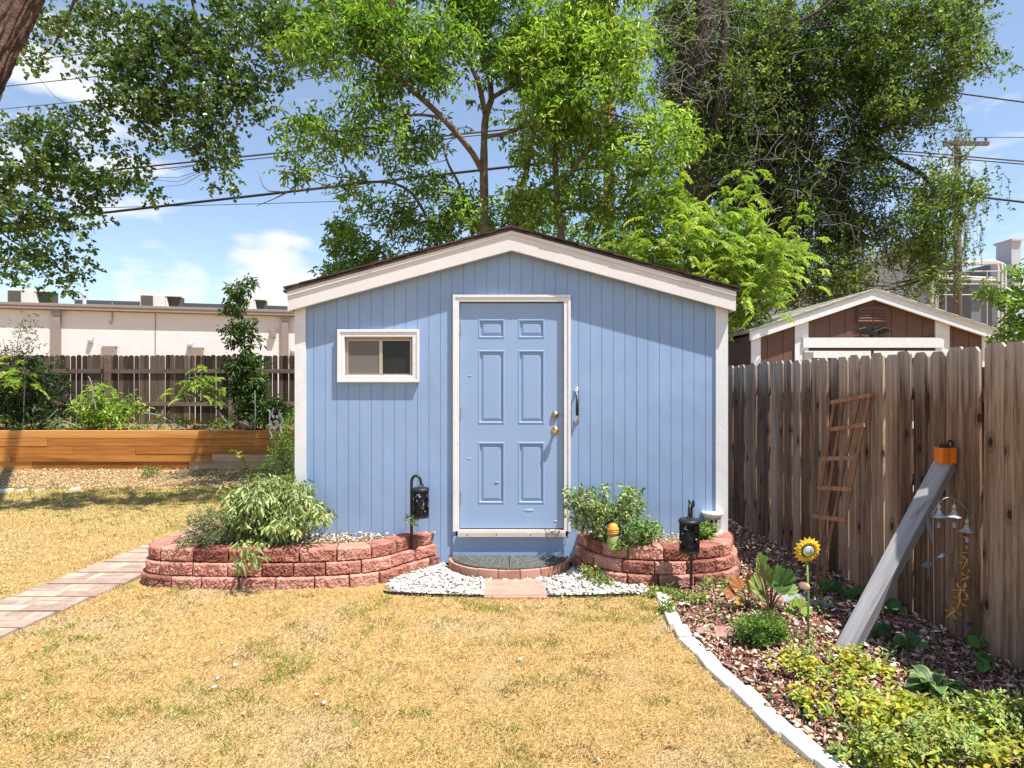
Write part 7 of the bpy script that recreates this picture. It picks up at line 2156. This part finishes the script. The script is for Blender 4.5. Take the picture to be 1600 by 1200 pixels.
# scattered dead leaves on lawn and mulch
x, y = lawn_points(75, -3.2, 1.6, 2.0, 4.9)
chips('fallen_leaves', x, y, np.full(len(x), .026), .034, .022, [(.50, .40, .22), (.66, .60, .42), (.30, .20, .10), (.55, .52, .20), (.75, .72, .62)], M['chip'], .3, .002)
x, y = patch(MULCHP, 130, lambda x, y: np.ones_like(x))
chips('fallen_leaves', x, y, np.full(len(x), .035), .05, .035, [(.62, .50, .36), (.55, .36, .22), (.72, .62, .48), (.40, .25, .16)], M['chip'], .4, .008)

# white pebbles
bm = BM(); bmesh.ops.create_icosphere(bm, subdivisions=1, radius=1)
bm.verts.ensure_lookup_table(); IV = np.array([v.co[:] for v in bm.verts]); IFc = np.array([[v.index for v in f.verts] for f in bm.faces]); bm.free()
stepel = lambda x, y: ((x - CS.x) / .56) ** 2 + ((y - CS.y) / .43) ** 2 > 1
x, y = patch(GRAVP, 2900, lambda x, y: np.where(in_poly(x, y, [(p_.x, p_.y) for p_ in LBED] + [(-1, 6)]) | in_poly(x, y, [(p_.x, p_.y) for p_ in RBED] + [(1, 6)]) | ~stepel(x, y) | ((np.abs(x - .03) < .25) & (y > 4.75) & (y < 5.12)), 0, 1.0))
m = len(x); r = RNG.uniform(.007, .017, m)
SV = IV[None] * (1 + RNG.normal(0, .13, (m, len(IV), 1))) * np.stack([r * RNG.uniform(.8, 1.5, m), r * RNG.uniform(.7, 1.2, m), r * RNG.uniform(.55, .85, m)], 1)[:, None]
a = RNG.uniform(0, 6.28, m); ca, sa = np.cos(a)[:, None], np.sin(a)[:, None]
V = np.stack([SV[..., 0] * ca - SV[..., 1] * sa + x[:, None], SV[..., 0] * sa + SV[..., 1] * ca + y[:, None], SV[..., 2] + (.008 + RNG.uniform(0, .018, m))[:, None]], -1)
c = np.array([(.66, .63, .58), (.56, .51, .45), (.74, .72, .68), (.40, .34, .28), (.62, .55, .47)])[RNG.integers(0, 5, m)]
o = np_obj('white_gravel', V.reshape(-1, 3), ((np.arange(m) * len(IV))[:, None, None] + IFc[None]).reshape(-1, 3), M['pebble'], None, np.repeat(c, len(IV), 0), smooth=True); tag(o, kind='stuff')
# weeds at the foot of the short block wall
for px, py, rx, ry, lab in ((925, 895, 12, 14, 'small weed sprouting from gravel against the short block wall'), (945, 910, 14, 8, 'low weed tuft in gravel at the foot of the short block wall'), (1030, 925, 30, 8, 'dark weed patch between gravel and white edging bricks'), (1075, 935, 22, 8, 'weed tuft at the foot of the front lantern hook'), (1120, 915, 30, 6, 'green weeds along the base of the short block wall near the mulch'), (640, 815, 10, 6, 'tiny weed on the soil left of the door hook'), (1045, 950, 12, 8, 'weed tuft beside the first white edging brick')):
    b = G(px, py + ry) if py > 850 else P(px, py + 20, 5.4)
    bush('weed', lab, 'weed', b, [], [(px, py, rx, ry, b.y, 1.3)], b.y, 7, 5, .03, .034, .014, 'ash', GR_ROSE + GR_YEL[1:2], -.2, 7, .07, 2.2, group='weeds round the block walls')
# =================================================================== camera, sky, sun
cam = bpy.data.cameras.new('camera'); co = bpy.data.objects.new('camera', cam); COL.objects.link(co)
co.location = (0, 0, EYE); co.rotation_euler = (math.radians(90), 0, 0)
cam.sensor_width = 36; cam.lens = F / 1600 * 36
cam.shift_y = (604 - 600) / 1600
cam.clip_end = 3000; cam.clip_start = 0.05
SC.camera = co

sd = Vector((2.0, -1.4, 5.3)).normalized()
sun = bpy.data.lights.new('sun', 'SUN'); so = bpy.data.objects.new('sun', sun); COL.objects.link(so)
sun.energy = 5.0; sun.angle = math.radians(0.53); sun.color = (1.0, 0.965, 0.91)
so.rotation_euler = sd.to_track_quat('Z', 'Y').to_euler(); so.location = (10, -5, 30)

w = bpy.data.worlds.new('World'); SC.world = w; w.use_nodes = True
nt = w.node_tree; bg = nt.nodes['Background']
sky = nt.nodes.new('ShaderNodeTexSky'); sky.sky_type = 'NISHITA'; sky.sun_disc = False
sky.sun_elevation = math.asin(sd.z); sky.sun_rotation = math.atan2(sd.x, sd.y)
sky.altitude = 800; sky.air_density = 1.0; sky.dust_density = 0.4; sky.ozone_density = 1.5
# soft summer clouds: noise on the view direction
tc = nt.nodes.new('ShaderNodeTexCoord')
mp = nt.nodes.new('ShaderNodeMapping'); mp.inputs['Scale'].default_value = (1, 1, 2.6); mp.inputs['Location'].default_value = (0.35, 0.1, 0.0)
nt.links.new(tc.outputs['Generated'], mp.inputs['Vector'])
nz = nt.nodes.new('ShaderNodeTexNoise'); nz.inputs['Scale'].default_value = 7.0; nz.inputs['Detail'].default_value = 9; nz.inputs['Roughness'].default_value = 0.55
nt.links.new(mp.outputs[0], nz.inputs['Vector'])
def vm(op, a, b=None):
    n = nt.nodes.new('ShaderNodeMath'); n.operation = op
    for i, v in enumerate((a, b)):
        if v is None: continue
        if hasattr(v, 'links'): nt.links.new(v, n.inputs[i])
        else: n.inputs[i].default_value = v
    return n.outputs[0]
def bank(direction, width):
    """soft mask, 1 towards a direction"""
    d = nt.nodes.new('ShaderNodeVectorMath'); d.operation = 'DOT_PRODUCT'
    nt.links.new(tc.outputs['Generated'], d.inputs[0]); d.inputs[1].default_value = Vector(direction).normalized()
    r = nt.nodes.new('ShaderNodeMapRange'); r.interpolation_type = 'SMOOTHSTEP'
    r.inputs['From Min'].default_value = math.cos(math.radians(width)); r.inputs['From Max'].default_value = 1.0
    nt.links.new(d.outputs['Value'], r.inputs['Value'])
    return r.outputs[0]
vd = lambda x, y: ((x - CX) / F, 1, (HY - y) / F)
b1 = bank(vd(440, 440), 7); b2 = bank(vd(250, 438), 5); b3 = bank(vd(20, 130), 13); b4 = bank(vd(1620, 330), 11)
msk = vm('MAXIMUM', vm('MAXIMUM', b1, b2), vm('MAXIMUM', vm('MULTIPLY', b3, 0.8), vm('MULTIPLY', b4, 0.6)))
f = vm('ADD', nz.outputs['Fac'], vm('MULTIPLY', msk, 0.33))
cr = nt.nodes.new('ShaderNodeMapRange'); cr.interpolation_type = 'SMOOTHSTEP'
cr.inputs['From Min'].default_value = 0.60; cr.inputs['From Max'].default_value = 0.88
nt.links.new(f, cr.inputs['Value'])
mix = nt.nodes.new('ShaderNodeMix'); mix.data_type = 'RGBA'
nt.links.new(vm('MAXIMUM', cr.outputs[0], 0.10), mix.inputs[0]); nt.links.new(sky.outputs[0], mix.inputs[6]); mix.inputs[7].default_value = (5.0, 5.05, 5.1, 1)
nt.links.new(mix.outputs[2], bg.inputs['Color']); bg.inputs['Strength'].default_value = 0.12

SC.view_settings.view_transform = 'Standard'; SC.view_settings.look = 'None'
SC.view_settings.exposure = 0.82; SC.view_settings.gamma = 1.0
SC.cycles.max_bounces = 8; SC.cycles.diffuse_bounces = 4; SC.cycles.transparent_max_bounces = 8
SC.cycles.use_denoising = True
